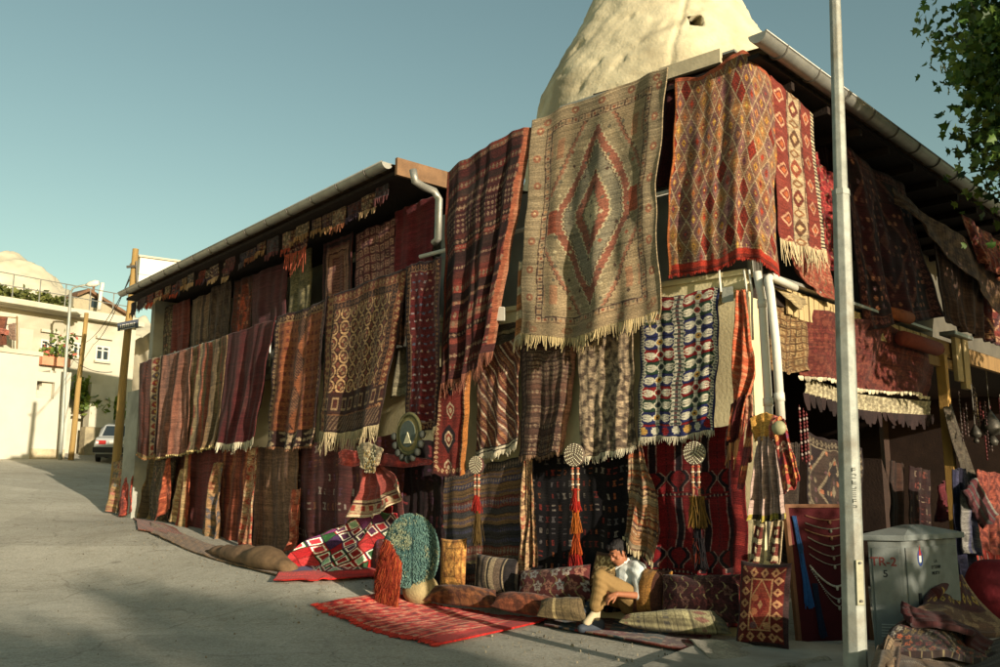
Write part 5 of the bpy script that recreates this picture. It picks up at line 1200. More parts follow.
# ---- shaggy bag
def shaggy():
    g = FC.pix(408, 597, .95); g[2] = gz(g[0], g[1]); e = empty('shaggy_sack', g, 'shaggy teal fleece and long orange-red fringe piled over a cream sack', 'fleece')
    Yd = g[1]+.10
    c = depth(411, 553, Yd); r0 = V(.33, .27, .47)
    b = MB(); base = depth(422, 584, Yd); b.ell(V(base[0]-.02, base[1]+.02, g[2]+.17), (.22, .22, .19), 20, 12); b.build('sack', mat('cream_canvas', L3(150, 134, 96), .9, .25, 5, .5, 40), e, smooth=True)
    r = np.random.default_rng(5)
    def strand(b, pts, w_, cc):
        k = len(pts); d = unit(pts[-1]-pts[0]); s = unit(np.cross(d, r.normal(size=3))); q = np.cross(d, s); vs = []
        for i, p in enumerate(pts):
            ww = w_*(1-.75*i/(k-1)); vs += [p-s*ww, p+s*ww, p+q*ww]
        b.add(vs, [(3*i+j, 3*i+(j+1) % 3, 3*i+3+(j+1) % 3, 3*i+3+j) for i in range(k-1) for j in range(3)], cc)
    b = MB(); b.ell(c, r0*.95, 24, 16, L3(44, 72, 70))
    for i in range(10000):
        d = unit(r.normal(size=3))
        if d[1] > .5 or d[2] < -.80: continue
        seam = abs(d[0]-.12)
        p = c+d*r0*(1-.07*math.exp(-(seam/.06)**2)); t = unit(V(0, 0, -1)+d*.5+.25*r.normal(size=3)); l = r.uniform(.016, .034)
        q = noise3((d*5)[None], 9, 3)[0]+r.normal()*.25; cc = L3(*((98, 130, 120) if q < .1 else (70, 104, 100) if q < .45 else (150, 156, 124)))
        if seam < .03: cc = L3(40, 62, 60)
        strand(b, [p, p+t*l*.5+d*.006, p+t*l-d*.006], .0055, np.array(cc)*r.uniform(.6, 1.1))
    b.build('fleece', M_ATTR, e)
    # long fringe falling from the left shoulder of the fleece to the ground
    b = MB()
    for i in range(3600):
        a = r.random(); hgt = r.random(); d = unit(V(-.98+.68*a, -.5-.45*a+.15*r.normal(), .4-1.0*hgt*.6))
        p = c+d*r0*V(1.04, 1.08, 1)*r.uniform(.92, 1.03); p[2] = min(p[2], c[2]+.24-.34*a)
        l = r.uniform(.25, .62); l = min(l, max(.05, p[2]-g[2]-.012)); q = r.random()
        cc = np.array(L3(*((150, 54, 26) if q < .55 else (120, 34, 22) if q < .85 else (176, 88, 44))))*r.uniform(.55, 1.1)
        out = V(d[0], d[1], 0)*.05; w1 = r.normal(size=3)*.012
        strand(b, [p, p+out*.9+V(0, 0, -l*.33)+w1, p+out*1.5+V(0, 0, -l*.66)-w1*.6, p+out*1.8+V(0, 0, -l)+r.normal(size=3)*V(.015, .015, 0)], .0045, cc)
    b.build('fringe', M_ATTR, e)
shaggy()
# ---- red embroidered dress on the wall
def dress():
    sf = on(FL, .62)
    g = FL.pix(372, 514, .62); e = empty('red_dress', g, 'coral red dress with banded hem and coin covered bodice, arms spread on the wall', 'dress')
    def part(name, *a, **k):
        o = cloth(name, None, None, *a, **k); 
        o.parent = e; o.location = Vector(ROOTLOC[o.name]-ROOTLOC[e.name]); return o
    def p_skirt(U, V_, W, H, r):
        C = full(U, (150, 62, 52)); C *= (1+.1*noise3(np.stack([U*W*18, V_*H, 0*U], -1), 4, 3)[..., None])
        m = (V_ > .70) & (V_ < .95); C[m] = A3((176, 146, 110)); C[(V_ > .75) & (V_ < .78)] = A3((96, 50, 44)); q = (V_ > .80) & (V_ < .90); C[q & (((U*W/.07) % 1) < .5)] = A3((156, 56, 44)); C[(V_ > .965)] = A3((206, 180, 140)); return C
    part('skirt', sf, [(362, 462), (378, 465)], [(346, 517), (372, 516), (388, 511), (404, 488)], [(362, 462), (356, 490), (346, 517)], [(378, 465), (392, 474), (404, 488)], p_skirt, (.10, 2.2, .3), res=1.8, mt=COTTON)
    part('sleeve', sf, [(337, 452), (345, 449), (360, 452)], [(338, 463), (350, 466), (362, 465)], None, None, p_speckle((188, 70, 56), (170, 54, 44), False), (.04, 1.2, .3), mt=COTTON)
    part('sleeve', sf, [(376, 452), (400, 455), (432, 460)], [(376, 464), (402, 467), (432, 464)], None, None, p_speckle((150, 46, 42), (130, 36, 36), False), (.04, 1.2, .3), mt=COTTON)  # darker than the other sleeve: the dress's shaded half put into the colour
    bd = part('bodice', on(FL, .68), [(356, 446), (369, 442), (383, 449)], [(361, 466), (370, 473), (378, 465)], None, None, p_tiles((160, 140, 104), (140, 112, 80), (186, 170, 130), .05), (.04, 1.5, .3), res=2, mt=COTTON)
    b = MB(); r = np.random.default_rng(4)
    for i in range(70):
        q = FL.pix(364+11*r.random(), 449+24*r.random(), .74); b.lathe(q, [(.012, 0), (.012, .004)], 8, FL.n3, L3(*((206, 196, 160) if i % 2 else (180, 150, 90))))
    o = b.build('coin_trim', M_ATTRS, e)
dress()
# round felt amulet with an eye and dark stones round it
def amulet():
    c = FL.pix(410, 434, .62); e = empty('felt_amulet', c-V(0, 0, .3), 'round greenish felt plaque with a pale triangle and dark pompons below the dotted rug', 'wall hanging')
    n = FL.n3; b = MB(); b.lathe(c, [(.27, 0), (.28, .02), (.24, .04), (.235, .02)], 32, n, L3(96, 92, 60)); b.build('rim', M_ATTR, e, smooth=True)
    b = MB(); b.lathe(c+n*.012, [(.235, 0), (.2, .02), (.17, .024)], 32, n, L3(132, 118, 74))
    b.lathe(c+n*.037, [(.17, 0), (.165, .006)], 32, n, L3(84, 92, 84)); b.build('felt', M_ATTR, e)
    u = FL.d3; up = V(0, 0, 1); b = MB(); q = c+n*.047
    b.add([q-u*.10-up*.12, q-u*.02+up*.02, q+u*.06-up*.12, q-u*.10-up*.12+n*.01, q-u*.02+up*.02+n*.01, q+u*.06-up*.12+n*.01], [(0, 1, 2), (5, 4, 3), (0, 3, 4, 1), (1, 4, 5, 2), (2, 5, 3, 0)], L3(206, 196, 160)); b.build('triangle', M_ATTR, e)
    for i in range(9):
        an = math.pi*(1.02+i*.12); b = MB(); b.ell(c+u*math.cos(an)*.31+up*math.sin(an)*.32+n*.03, (.045, .045, .05), 10, 8, L3(58, 60, 54)); b.build('pompon', M_ATTR, e, smooth=True)
amulet()
# beaded discs with tassels
def disc(label, px, py, rx, ylen, base_, tcol, fr=FC, o=.36):
    c = fr.pix(px, py, o); n = fr.n3; e = empty('beaded_disc', c, label, 'beaded hanging', 'beaded discs with tassels on the central wall')
    u = fr.d3; up = V(0, 0, 1); sc_ = np.linalg.norm(fr.pix(px+rx, py, o)-c); R = sc_
    b = MB(); b.lathe(c-n*.012, [(R, 0), (R*1.02, .012), (R*.97, .026), (R*.2, .034), (.004, .036)], 30, n, L3(*base_)); b.build('backing', M_ATTR, e, smooth=True)
    b = MB()
    for k in range(1, 7):
        m = int(6*k)
        for j in range(m):
            an = 2*math.pi*(j+.3*k)/m; rr = R*.94*k/6; b.ell(c+(u*math.cos(an)+up*math.sin(an)*1.0)*rr+n*.03, (.0105,)*3, 6, 4, L3(*((196, 186, 156) if (j+k) % 2 else (112, 96, 80))))
    b.build('beads', M_ATTRS, e, smooth=True)
    z = -R*1.05; yb = fr.pix(px, ylen, o)[2]; L = c[2]+z-yb
    b = MB()
    for s in (-1, 1):
        a = c+u*s*R*.28+up*z; b.tube([a, a-up*L*.32], .012, 6, L3(150, 110, 80))
        for j in range(5): b.tube([a-up*(L*.05*j+.01), a-up*(L*.05*j+.022)], .02, 8, L3(*((200, 190, 164) if j % 2 else (150, 50, 34))))
    b.build('cord', M_ATTR, e)
    r = np.random.default_rng(int(px))
    for q, (s, l0, l1, cc) in enumerate(tcol):
        b = MB(); a = c+u*s*R+up*z-up*L*l0
        for j in range(70):
            p = a+u*r.normal()*.016+n*r.normal()*.012; e_ = a+u*r.normal()*.034+n*r.normal()*.02-up*L*(l1-l0)*r.uniform(.86, 1.04)
            b.tube([p, (p+e_)/2+u*r.normal()*.010, e_], .0045, 4, np.array(L3(*cc))*r.uniform(.35, .75), cap=False)
        b.build('tassel', M_ATTR, e)
disc('small dark beaded disc with a red tassel in front of the banded kilim', 477, 465, 6.5, 545, (84, 52, 48), [(0, .3, .55, (178, 40, 26)), (.1, .52, 1.0, (100, 76, 34))])
disc('grey beaded disc with red and orange tassels in front of the black kilim', 575, 455, 9.5, 575, (96, 84, 70), [(0, .2, .42, (190, 40, 24)), (.0, .4, .62, (206, 110, 34)), (.05, .6, .82, (196, 80, 24)), (.1, .8, 1.0, (186, 34, 22)), (-.5, .8, 1.0, (150, 26, 20))])
disc('grey beaded disc with black and gold tassels in front of the blood red kilim', 695, 453, 10.5, 570, (116, 116, 100), [(-.3, .3, .6, (150, 110, 40)), (.3, .3, .6, (130, 96, 40)), (0, .4, .85, (24, 20, 26)), (-.25, .7, .95, (150, 54, 26)), (.25, .7, 1.0, (30, 22, 26))])
# ---- dress hung on the soil pipe
def corner_dress():
    sf = lambda o: on(FC, o); g = FC.pix(768, 560, .5); e = empty('folk_dress', g, 'lavender skirted folk dress with gold bodice and red flowered jacket hung on the white pipes', 'dress')
    def part(name, *a, **k):
        o = cloth(name, None, None, *a, **k); o.parent = e; o.location = Vector(ROOTLOC[o.name]-ROOTLOC[e.name]); return o
    def p_sk(U, V_, W, H, r):
        C = full(U, (168, 138, 124)); C *= (1+.08*noise3(np.stack([U*W*20, V_*H, 0*U], -1), 4, 3)[..., None]); C[V_ > .93] = A3((160, 140, 50)); C[(V_ > .93) & (((U*W/.03) % 1) < .4)] = A3((60, 50, 40)); return C
    part('skirt', sf(.5), [(757, 439), (766, 436), (773, 440)], [(749, 520), (766, 521), (784, 519)], None, None, p_sk, (.09, 3, .3), res=2, mt=COTTON)
    part('bodice', sf(.52), [(750, 418), (766, 412), (782, 418)], [(755, 441), (764, 439), (772, 440)], None, None, p_vstripes([(186, 132, 52), (170, 110, 46), (176, 92, 76), (140, 140, 110)], .1), (.04, 1.4, .3), res=2.2, mt=COTTON)
    part('sleeve', sf(.46), [(750, 417), (754, 415)], [(737, 488), (744, 490)], [(750, 417), (742, 450), (737, 488)], [(754, 415), (751, 450), (744, 490)], p_hstripes([(150, 60, 40), (180, 110, 60), (120, 50, 50)], .1, None, 3), (.05, 1, .3), mt=COTTON)
    part('jacket', sf(.58), [(772, 420), (780, 416), (786, 424)], [(783, 493), (792, 491), (800, 480)], [(772, 420), (777, 455), (783, 493)], [(786, 424), (792, 450), (800, 480)], p_floral((140, 44, 34), ((206, 160, 130), (110, 40, 70), (190, 120, 60)), .11), (.05, 1.4, .4), res=2, mt=COTTON)
    b = MB(); q = FC.pix(779, 428, .62); b.lathe(q, [(.07, 0), (.06, .03), (.02, .05)], 18, FC.n3, L3(150, 146, 110)); b.build('brooch', M_ATTRS, e, smooth=True)
    for x in (752, 770):
        def p_sock(U, V_, W, H, r):
            C = full(U, (104, 44, 34)); fy = (V_*H/.16) % 1; C[(fy < .3)] = A3((190, 166, 126)); C[(np.abs(U-.5) > .36)] = A3((186, 160, 120)); C[(np.abs(U-.5) < .15) & (fy > .5) & (fy < .8)] = A3((190, 166, 126)); return C
        o = cloth('knitted_stocking', ('left' if x == 752 else 'right')+' brown and cream patterned knitted stocking hanging below the lavender skirt', 'stocking', on(FC, .4), [(x+1, 520), (x+12, 521)], [(x-3, 560), (x+9, 564)], None, None, p_sock, (.04, 1, .3), res=2.2, group='knitted stockings below the skirt')
corner_dress()
# ================================================================ THE SITTING MAN
def remesh_parts(name, build, mt, parent=None, vox=.008, smooth=6, disp=None):
    """one continuous surface grown round tapered limbs"""
    b = MB(); build(b)
    me = bpy.data.meshes.new('tmp'); me.from_pydata(b.v, [], b.f); o = bpy.data.objects.new('tmp', me); col.objects.link(o)
    m = o.modifiers.new('r', 'REMESH'); m.mode = 'VOXEL'; m.voxel_size = vox
    s = o.modifiers.new('s', 'SMOOTH'); s.factor = .5; s.iterations = smooth
    dg = bpy.context.evaluated_depsgraph_get(); m2 = bpy.data.meshes.new_from_object(o.evaluated_get(dg))
    bpy.data.objects.remove(o); bpy.data.meshes.remove(me)
    n = len(m2.vertices); a = np.empty(n*3, np.float32); m2.vertices.foreach_get('co', a); a = a.reshape(-1, 3).astype(float)
    if disp:
        nn = np.empty(n*3, np.float32); m2.vertices.foreach_get('normal', nn); a = a+nn.reshape(-1, 3)*disp(a)[:, None]
    lo, hi = a.min(0), a.max(0); loc = V((lo[0]+hi[0])/2, (lo[1]+hi[1])/2, lo[2]); m2.vertices.foreach_set('co', (a-loc).astype(np.float32).ravel())
    m2.name = name; m2.materials.clear(); m2.materials.append(mt); m2.polygons.foreach_set('use_smooth', [True]*len(m2.polygons)); m2.update()
    q = bpy.data.objects.new(name, m2); col.objects.link(q); _loc(q, loc, parent); return q
def limb(b, pts, rs, n=14):
    """capsule chain with round ends"""
    pts = [np.asarray(p, float) for p in pts]
    for i in range(len(pts)-1):
        p, q = pts[i], pts[i+1]; r0, r1 = rs[i], rs[i+1]; d = q-p; L = np.linalg.norm(d); d = d/L
        prof = [(r0*math.sin(t), -r0*math.cos(t)) for t in np.linspace(.05, math.pi/2, 5)]+[(r1*math.cos(t), L+r1*math.sin(t)) for t in np.linspace(0, math.pi/2-.05, 5)]
        b.lathe(p, prof, n, d)
def man():
    D = depth
    pel = D(633, 601, 9.78); pel[2] = max(pel[2], float(gz(pel[0], pel[1]))+.17)
    waist = D(629, 590, 9.80); chest = D(630, 573, 9.82); neck0 = D(624.5, 563, 9.80); 
    shN = D(638, 569, 9.66); shF = D(612, 569, 9.92)       # near (his left) and far shoulder
    head = D(618.5, 553.5, 9.72)
    fwd = unit(V(-.80, -.42, -.42)); up = unit(V(-.35, -.12, .93)); up = unit(up-fwd*(up@fwd)); side = np.cross(fwd, up)   # head frame
    elN = D(643, 596, 9.52); wrN = D(617, 594, 9.34); elF = D(600, 588, 9.86); wrF = D(610, 591, 9.55)
    hipN = pel+V(.05, -.13, 0); hipF = pel+V(-.06, .13, .0)
    knN = D(601, 577, 9.42); anN = D(595.5, 613, 9.46); toeN = D(583, 627, 9.38)
    knF = D(606, 596, 9.86); anF = D(590, 607, 9.62); toeF = D(580, 612, 9.5)
    anN[2] = max(anN[2], .13); toeN[2] = gz(toeN[0], toeN[1])+.05; anN[2] = max(anN[2], toeN[2]+.085)
    SK = mat('tanned_skin', L3(150, 96, 66), .55, .08, 12, .05, 90, spec=.35)
    HW = .225/2
    def hand(b, wr, dirv, palmn):
        d = unit(dirv); n = unit(palmn-d*(palmn@d)); s = np.cross(d, n)
        kn = wr+d*.085
        limb(b, [wr, wr+d*.045, kn], [.026, .033, .030])
        limb(b, [wr+d*.05+s*.022, kn+s*.026], [.024, .019]); limb(b, [wr+d*.05-s*.022, kn-s*.026], [.024, .018])
        for k, (off, l) in enumerate(((.030, .070), (.011, .080), (-.009, .074), (-.028, .056))):
            a = kn+s*off; m = a+d*l*.5+n*l*.18; t = m+d*l*.28+n*l*.45
            limb(b, [a, m, t], [.0105, .0095, .008], 10)
        a = wr+d*.03+s*.03; limb(b, [a, a+d*.035+s*.028+n*.012, a+d*.062+s*.03+n*.03], [.014, .011, .009], 10)
    hd = lambda f, u, s: head+fwd*f+up*u+side*s
    def body(b):
        limb(b, [pel, waist, chest], [.145, .125, .15]); limb(b, [chest, neck0], [.12, .062]); limb(b, [neck0-V(0, 0, .03), head-up*.06-fwd*.02], [.058, .055])
        limb(b, [shF, chest+V(0, 0, .05), shN], [.065, .1, .065])
        limb(b, [shN, elN], [.056, .042]); limb(b, [elN, wrN], [.042, .027]); limb(b, [shF, elF], [.056, .042]); limb(b, [elF, wrF], [.042, .027])
        hand(b, wrN, V(-.8, -.2, -.35), V(-.2, .2, -.9)); hand(b, wrF, V(-.3, -.85, -.3), V(-.2, .2, -.9))
        limb(b, [hipN, knN], [.088, .058]); limb(b, [knN, anN], [.055, .036]); limb(b, [hipF, knF], [.088, .058]); limb(b, [knF, anF], [.055, .036])
        limb(b, [anN, toeN], [.036, .03]); limb(b, [anF, toeF], [.036, .03])
        M = np.stack([fwd, side, up])
        b.ell(hd(-.012, .035, 0), (.098, .076, .10), 20, 14, ax=M); b.ell(hd(.022, -.045, 0), (.072, .060, .078), 18, 12, ax=M)      # skull, jaw
        b.ell(hd(.062, -.095, 0), (.024, .03, .022), 12, 8, ax=M)                                                              # chin
        limb(b, [hd(.088, .022, 0), hd(.104, -.022, 0)], [.012, .017], 10); b.ell(hd(.098, -.026, .012), (.012, .01, .009), 8, 6, ax=M); b.ell(hd(.098, -.026, -.012), (.012, .01, .009), 8, 6, ax=M)
        limb(b, [hd(.083, .036, -.045), hd(.092, .038, 0), hd(.083, .036, .045)], [.010, .011, .010], 8)                         # brow
        for s in (-1, 1):
            b.ell(hd(.076, .014, .032*s), (.014, .017, .011), 10, 8, ax=M); b.ell(hd(.055, -.02, .05*s), (.022, .016, .02), 10, 8, ax=M)
            b.ell(hd(-.006, 0, .077*s), (.022, .010, .034), 12, 8, ax=M)
        limb(b, [hd(.084, -.056, -.022), hd(.090, -.055, 0), hd(.084, -.056, .022)], [.007, .010, .007], 8); limb(b, [hd(.081, -.069, -.016), hd(.086, -.069, .016)], [.008, .009], 8)
    bo = remesh_parts('person', body, SK, None, .0055, 3)
    tag(bo, 'man in a pale shirt and khaki trousers dozing among cushions, head bowed, knee raised', 'person')
    HAIR = mat('dark_hair', L3(30, 25, 23), .6, .25, 40, .5, 160, spec=.35)
    M = np.stack([fwd, side, up])
    def hair(b):
        b.ell(hd(-.028, .056, 0), (.098, .083, .092), 20, 14, ax=M); b.ell(hd(-.06, .01, 0), (.056, .072, .07), 16, 10, ax=M)
        limb(b, [hd(.058, .098, -.05), hd(.075, .100, 0), hd(.058, .098, .05)], [.026, .03, .026]); 
        for s in (-1, 1): limb(b, [hd(.0, .05, .077*s), hd(.012, .004, .078*s)], [.018, .008])
    remesh_parts('hair', hair, HAIR, bo, .006, 2, lambda a: .005*noise3(a*V(60, 60, 25), 3, 3))
    b = MB()
    for s in (-1, 1):
        limb(b, [hd(.090, .046, .018*s), hd(.088, .050, .034*s), hd(.076, .044, .05*s)], [.005, .0055, .004], 8)
    b.build('eyebrows', HAIR, bo, smooth=True)
    b = MB()
    for s in (-1, 1): limb(b, [hd(.0905, .008, .020*s), hd(.0925, .004, .032*s), hd(.085, .006, .045*s)], [.003, .0035, .003], 6)
    b.build('eyelashes', HAIR, bo, smooth=True)
    SH = mat('pale_blue_shirt', L3(200, 202, 196), .8, .07, 6, .3, 120)
    def shirt(b):
        limb(b, [pel+V(0, 0, .05), waist, chest], [.162, .150, .172]); limb(b, [shF, chest+V(0, 0, .05), shN], [.088, .125, .090]); limb(b, [chest+V(0, 0, .06), neck0-V(0, 0, .02)], [.13, .085])
        limb(b, [shN, shN+(elN-shN)*.5, elN+(wrN-elN)*.12], [.088, .080, .072]); limb(b, [shF, elF+(wrF-elF)*.12], [.086, .068])
    fold = lambda a: .014*noise3(a*V(9, 9, 16), 8, 3)+.006*np.sin((a[:, 0]*.5+a[:, 2])*70+3*noise3(a*6, 2, 2))*np.clip(noise3(a*5, 4, 2)+.2, 0, 1)
    so = remesh_parts('shirt', shirt, SH, bo, .0075, 4, fold)
    b = MB(); ring = []
    for s in (-1, 1):
        c0 = neck0+V(-.085, -.05, -.01); c1 = neck0+V(-.01, -.075*s-.0, .045); c2 = neck0+V(.075, -.02*s, .06)
        w_ = V(0, 0, -.055)+unit(c1-neck0)*.03
        b.add([c0, c1, c2, c2+w_*.8+V(.02, 0, 0), c1+w_*1.1, c0+w_*1.3+V(-.02, -.02*s, 0)], [(0, 1, 4, 5), (1, 2, 3, 4)])
    co = b.build('collar', SH, so); m_ = co.modifiers.new('t', 'SOLIDIFY'); m_.thickness = .012
    TR = mat('tan_trousers', L3(136, 108, 66), .9, .14, 7, .3, 110)
    def trousers(b):
        limb(b, [pel+V(0, 0, .05), pel], [.158, .165]); limb(b, [hipN, hipN+(knN-hipN)*.5, knN], [.112, .096, .080]); limb(b, [knN, knN+(anN-knN)*.5, anN+(knN-anN)*.20], [.080, .080, .078])
        limb(b, [hipF, knF], [.112, .080]); limb(b, [knF, anF+(knF-anF)*.16], [.080, .07])
    remesh_parts('trousers', trousers, TR, bo, .008, 4, lambda a: .013*noise3(a*V(12, 12, 9), 12, 3)+.0025*np.sin(a[:, 2]*75+a[:, 0]*40+4*noise3(a*7, 3, 2)))
    b = MB(); limb(b, [anN+(knN-anN)*.22, anN-V(0, 0, .05)], [.046, .046]); limb(b, [anF+(knF-anF)*.2, anF], [.045, .045]); limb(b, [anN, toeN+(anN-toeN)*.3+V(0, 0, .01)], [.047, .042]); limb(b, [anF, toeF+(anF-toeF)*.3], [.046, .04]); b.build('socks', mat('pale_socks', L3(182, 164, 132), .9, .1, 8, .3, 120), bo, smooth=True)
    SHOE = mat('dark_suede', L3(52, 58, 66), .7, .2, 10, .2, 80)
    for an, toe in ((anN, toeN), (anF, toeF)):
        def shoe(b):
            d = unit((toe-an)*V(1, 1, 0)); hl = V(an[0], an[1], toe[2]+.005)-d*.05; limb(b, [hl, hl+d*.09], [.054, .056]); limb(b, [hl+d*.09, hl+d*.23], [.056, .044]); limb(b, [hl+V(0, 0, .03), hl+d*.08+V(0, 0, .04)], [.055, .052])
        remesh_parts('shoe', shoe, SHOE, bo, .008, 4)
man()

# ================================================================ RIGHT-HAND FOREGROUND
def lamp_post():
    q0 = gpix(857, 712); Yp = q0[1]; top = depth(830.5, -140, Yp)
    bot = V(q0[0], q0[1], q0[2]); e = empty('lamp_post', bot, 'tall faceted galvanised steel post standing in front of the shop', 'post')
    ax = unit(top-bot); a = unit(np.cross(ax, V(0, 1, 0))); c2 = np.cross(ax, a); L = np.linalg.norm(top-bot)
    def pole(h0, h1, r0, r1, n=8):
        b = MB(); vs = []
        for h, r in ((h0, r0), (h1, r1)):
            for j in range(n): an = 2*math.pi*(j+.5)/n+.25; vs.append(bot+ax*h+r*(a*math.cos(an)+c2*math.sin(an)))
        b.add(vs, [(j, (j+1) % n, n+(j+1) % n, n+j) for j in range(n)]+[tuple(range(n-1, -1, -1)), tuple(n+j for j in range(n))]); return b
    STEEL = mat('weathered_galvanising', L3(140, 142, 132), .6, .3, 7, .15, 120, metal=.25, stain=(*L3(104, 88, 66), .65))
    hs = (depth(841, 192, Yp)-bot)@ax
    pole(-.1, hs, .084, .062).build('shaft', STEEL, e, bevel=.006); pole(hs-.002, L, .052, .036).build('shaft', STEEL, e, bevel=.006)
    pole(hs-.03, hs+.012, .066, .064).build('collar', STEEL, e)
    p = depth(861, 604, Yp-.077); w_ = .06; b = MB(); b.obox(p+V(-.03, -.012, 0)-ax*.01, V(.055, .012, 0), V(0, .012, 0), ax*.30); pl = b.build('hatch', mat('hatch_cover', L3(150, 146, 122), .6, .2, 8, .1, 60, metal=.2), e, bevel=.005)
    b = MB()
    for h in (.02, .27): b.lathe(p+ax*h+V(0, -.012, 0), [(.009, 0), (.009, .006)], 8, V(0, -1, 0))
    b.build('screw', mat('dull_iron', L3(96, 92, 84)), pl)
    # stencilled code down the post
    b = MB(); r = np.random.default_rng(3)
    for i in range(7):
        z = (depth(854, 472+i*6.2, Yp)-bot)@ax; q = bot+ax*z+V(.004, -.0755, 0)*1.0+a*0
        strokes = [((-.014, 0), (.010, .0)), ((-.014, .0), (-.014, .026)), ((-.014, .026), (.010, .026)), ((.010, .013), (.010, .026)), ((-.014, .013), (.010, .013))]
        for s in r.permutation(5)[:3]:
            (x0, z0), (x1, z1) = strokes[s]; b.tube([q+V(x0, 0, z0), q+V(x1+.0001, 0, z1+.0001)], .0024, 4)
    b.build('stencil', mat('faded_ink', L3(92, 92, 84), .8, .1, 5, 0), e)
lamp_post()
def text(body, size, p, right, upv, mt, parent, name='lettering', align='CENTER', off=.002, sx=1):
    cu = bpy.data.curves.new(name, 'FONT'); cu.body = body; cu.size = size; cu.align_x = align; cu.align_y = 'CENTER'; cu.extrude = .0012; cu.offset = off
    o = bpy.data.objects.new('tmp', cu); col.objects.link(o)
    dg = bpy.context.evaluated_depsgraph_get(); me = bpy.data.meshes.new_from_object(o.evaluated_get(dg)); bpy.data.objects.remove(o)
    R = unit(right); U = unit(upv-R*(upv@R)); N = np.cross(R, U); n = len(me.vertices); a = np.empty(n*3, np.float32); me.vertices.foreach_get('co', a); a = a.reshape(-1, 3)
    wv = a[:, :1]*R*sx+a[:, 1:2]*U+a[:, 2:]*N; me.vertices.foreach_set('co', wv.astype(np.float32).ravel()); me.materials.clear(); me.materials.append(mt); me.update(); me.name = name
    q = bpy.data.objects.new(name, me); col.objects.link(q); _loc(q, p, parent); return q
def cabinet():
    # corner edge nearest the camera at px 911; two visible faces
    g = gpix(911, 662); e = empty('electrical_cabinet', g, 'grey metal electrical cabinet with a shallow pitched lid and red stencilled code', 'cabinet')
    H = depth(911, 541, g[1])[2]-g[2]
    # left face goes back-left, right face goes back-right
    pl_ = lambda px, d: None
    def along(px, dx, dy):      # length along dir so that it projects to px at mid height
        s = np.linspace(.05, 2.5, 400); z = g[2]+H*.9
        P = np.array([proj(V(g[0]+dx*t, g[1]+dy*t, z))[0] for t in s]); return s[np.argmin(np.abs(P-px))]
    d1 = unit(V(-.90, .28, 0)); d2 = unit(V(.80, .55, 0)); l1 = along(868, d1[0], d1[1]); l2 = along(957, d2[0], d2[1])
    GR = mat('grey_cabinet_paint', L3(106, 110, 106), .55, .2, 5, .1, 70, stain=(*L3(70, 64, 54), .6))
    b = MB(); b.obox(g, d2*l2, d1*l1, V(0, 0, H)); b.build('body', GR, e, bevel=.008)
    n1 = unit(np.cross(d1, V(0, 0, 1))); n1 = n1 if n1[1] < 0 else -n1; n2 = unit(np.cross(d2, V(0, 0, 1))); n2 = n2 if n2[1] < 0 else -n2
    b = MB(); q = g+n1*.001+d1*.03+V(0, 0, .06); b.obox(q, d1*(l1-.06), n1*.012, V(0, 0, H-.12)); dr = b.build('door', GR, e, bevel=.004)
    b = MB(); q = g+n2*.001+d2*.03+V(0, 0, .06); b.obox(q, d2*(l2-.06), n2*.012, V(0, 0, H-.12)); d_r = b.build('door', GR, e, bevel=.004)
    ov = .05; c = [g-d1*ov-d2*ov, g+d2*(l2+ov)-d1*ov, g+d2*(l2+ov)+d1*(l1+ov), g+d1*(l1+ov)-d2*ov]
    b = MB(); lo = [p+V(0, 0, H+.001) for p in c]; hi = [p+V(0, 0, H+.05) for p in c]; ctr = sum(c)/4; ap = [p+(ctr-p)*.82+V(0, 0, H+.13) for p in c]
    b.add(lo+hi+ap, [(3, 2, 1, 0)]+[(i, (i+1) % 4, 4+(i+1) % 4, 4+i) for i in range(4)]+[(4+i, 4+(i+1) % 4, 8+(i+1) % 4, 8+i) for i in range(4)]+[(8, 9, 10, 11)]); b.build('lid', GR, e, bevel=.004)
    RED = mat('red_stencil', L3(104, 48, 44), .8, .2, 20, 0); BLK = mat('black_stencil', L3(34, 36, 38), .8, .2, 20, 0)
    def at1(px, py): r_ = ray(px, py); P0 = g+n1*.0135; t = ((P0-V(0, 0, EYE))@n1)/(r_@n1); return r_*t+V(0, 0, EYE)
    def at2(px, py): r_ = ray(px, py); P0 = g+n2*.0135; t = ((P0-V(0, 0, EYE))@n2)/(r_@n2); return r_*t+V(0, 0, EYE)
    Z = V(0, 0, 1)
    text('TR-2', .105, at1(883.5, 562), -d1, Z, RED, dr, off=.002); text('5', .085, at1(885.5, 574), -d1, Z, BLK, dr)
    text('LA', .04, at2(935.5, 561), d2, Z, BLK, d_r, off=.001); text('EYTEMM', .04, at2(936, 567), d2, Z, BLK, d_r, off=.001); text('MUSTV', .04, at2(936, 573), d2, Z, BLK, d_r, off=.001)
    # emblem: blue oval ring, white heart, red flame
    c_ = at2(920, 558); BL = mat('blue_enamel', L3(40, 60, 120), .5, .1, 5, 0); WH = mat('white_enamel', L3(206, 206, 196), .5, .1, 5, 0); RD = mat('red_enamel', L3(150, 40, 36), .5, .1, 5, 0)
    b = MB(); k = 24; ri = [(c_+d2*.04*math.cos(t)+Z*.07*math.sin(t), c_+d2*.026*math.cos(t)+Z*.05*math.sin(t)) for t in np.linspace(0, 2*math.pi, k, endpoint=False)]
    vs = [p for q in ri for p in q]; vs += [p+n2*.003 for p in vs]; m = 2*k
    b.add(vs, [(2*i, (2*i+2) % m, (2*i+3) % m, 2*i+1) for i in range(k)]+[(m+2*i, m+2*i+1, m+(2*i+3) % m, m+(2*i+2) % m) for i in range(k)]+[(2*i, m+2*i, m+(2*i+2) % m, (2*i+2) % m) for i in range(k)]); em = b.build('emblem', BL, d_r)
    b = MB(); b.obox(c_-d2*.016-Z*.035, d2*.032, n2*.003, Z*.055); b.build('emblem_core', WH, em)
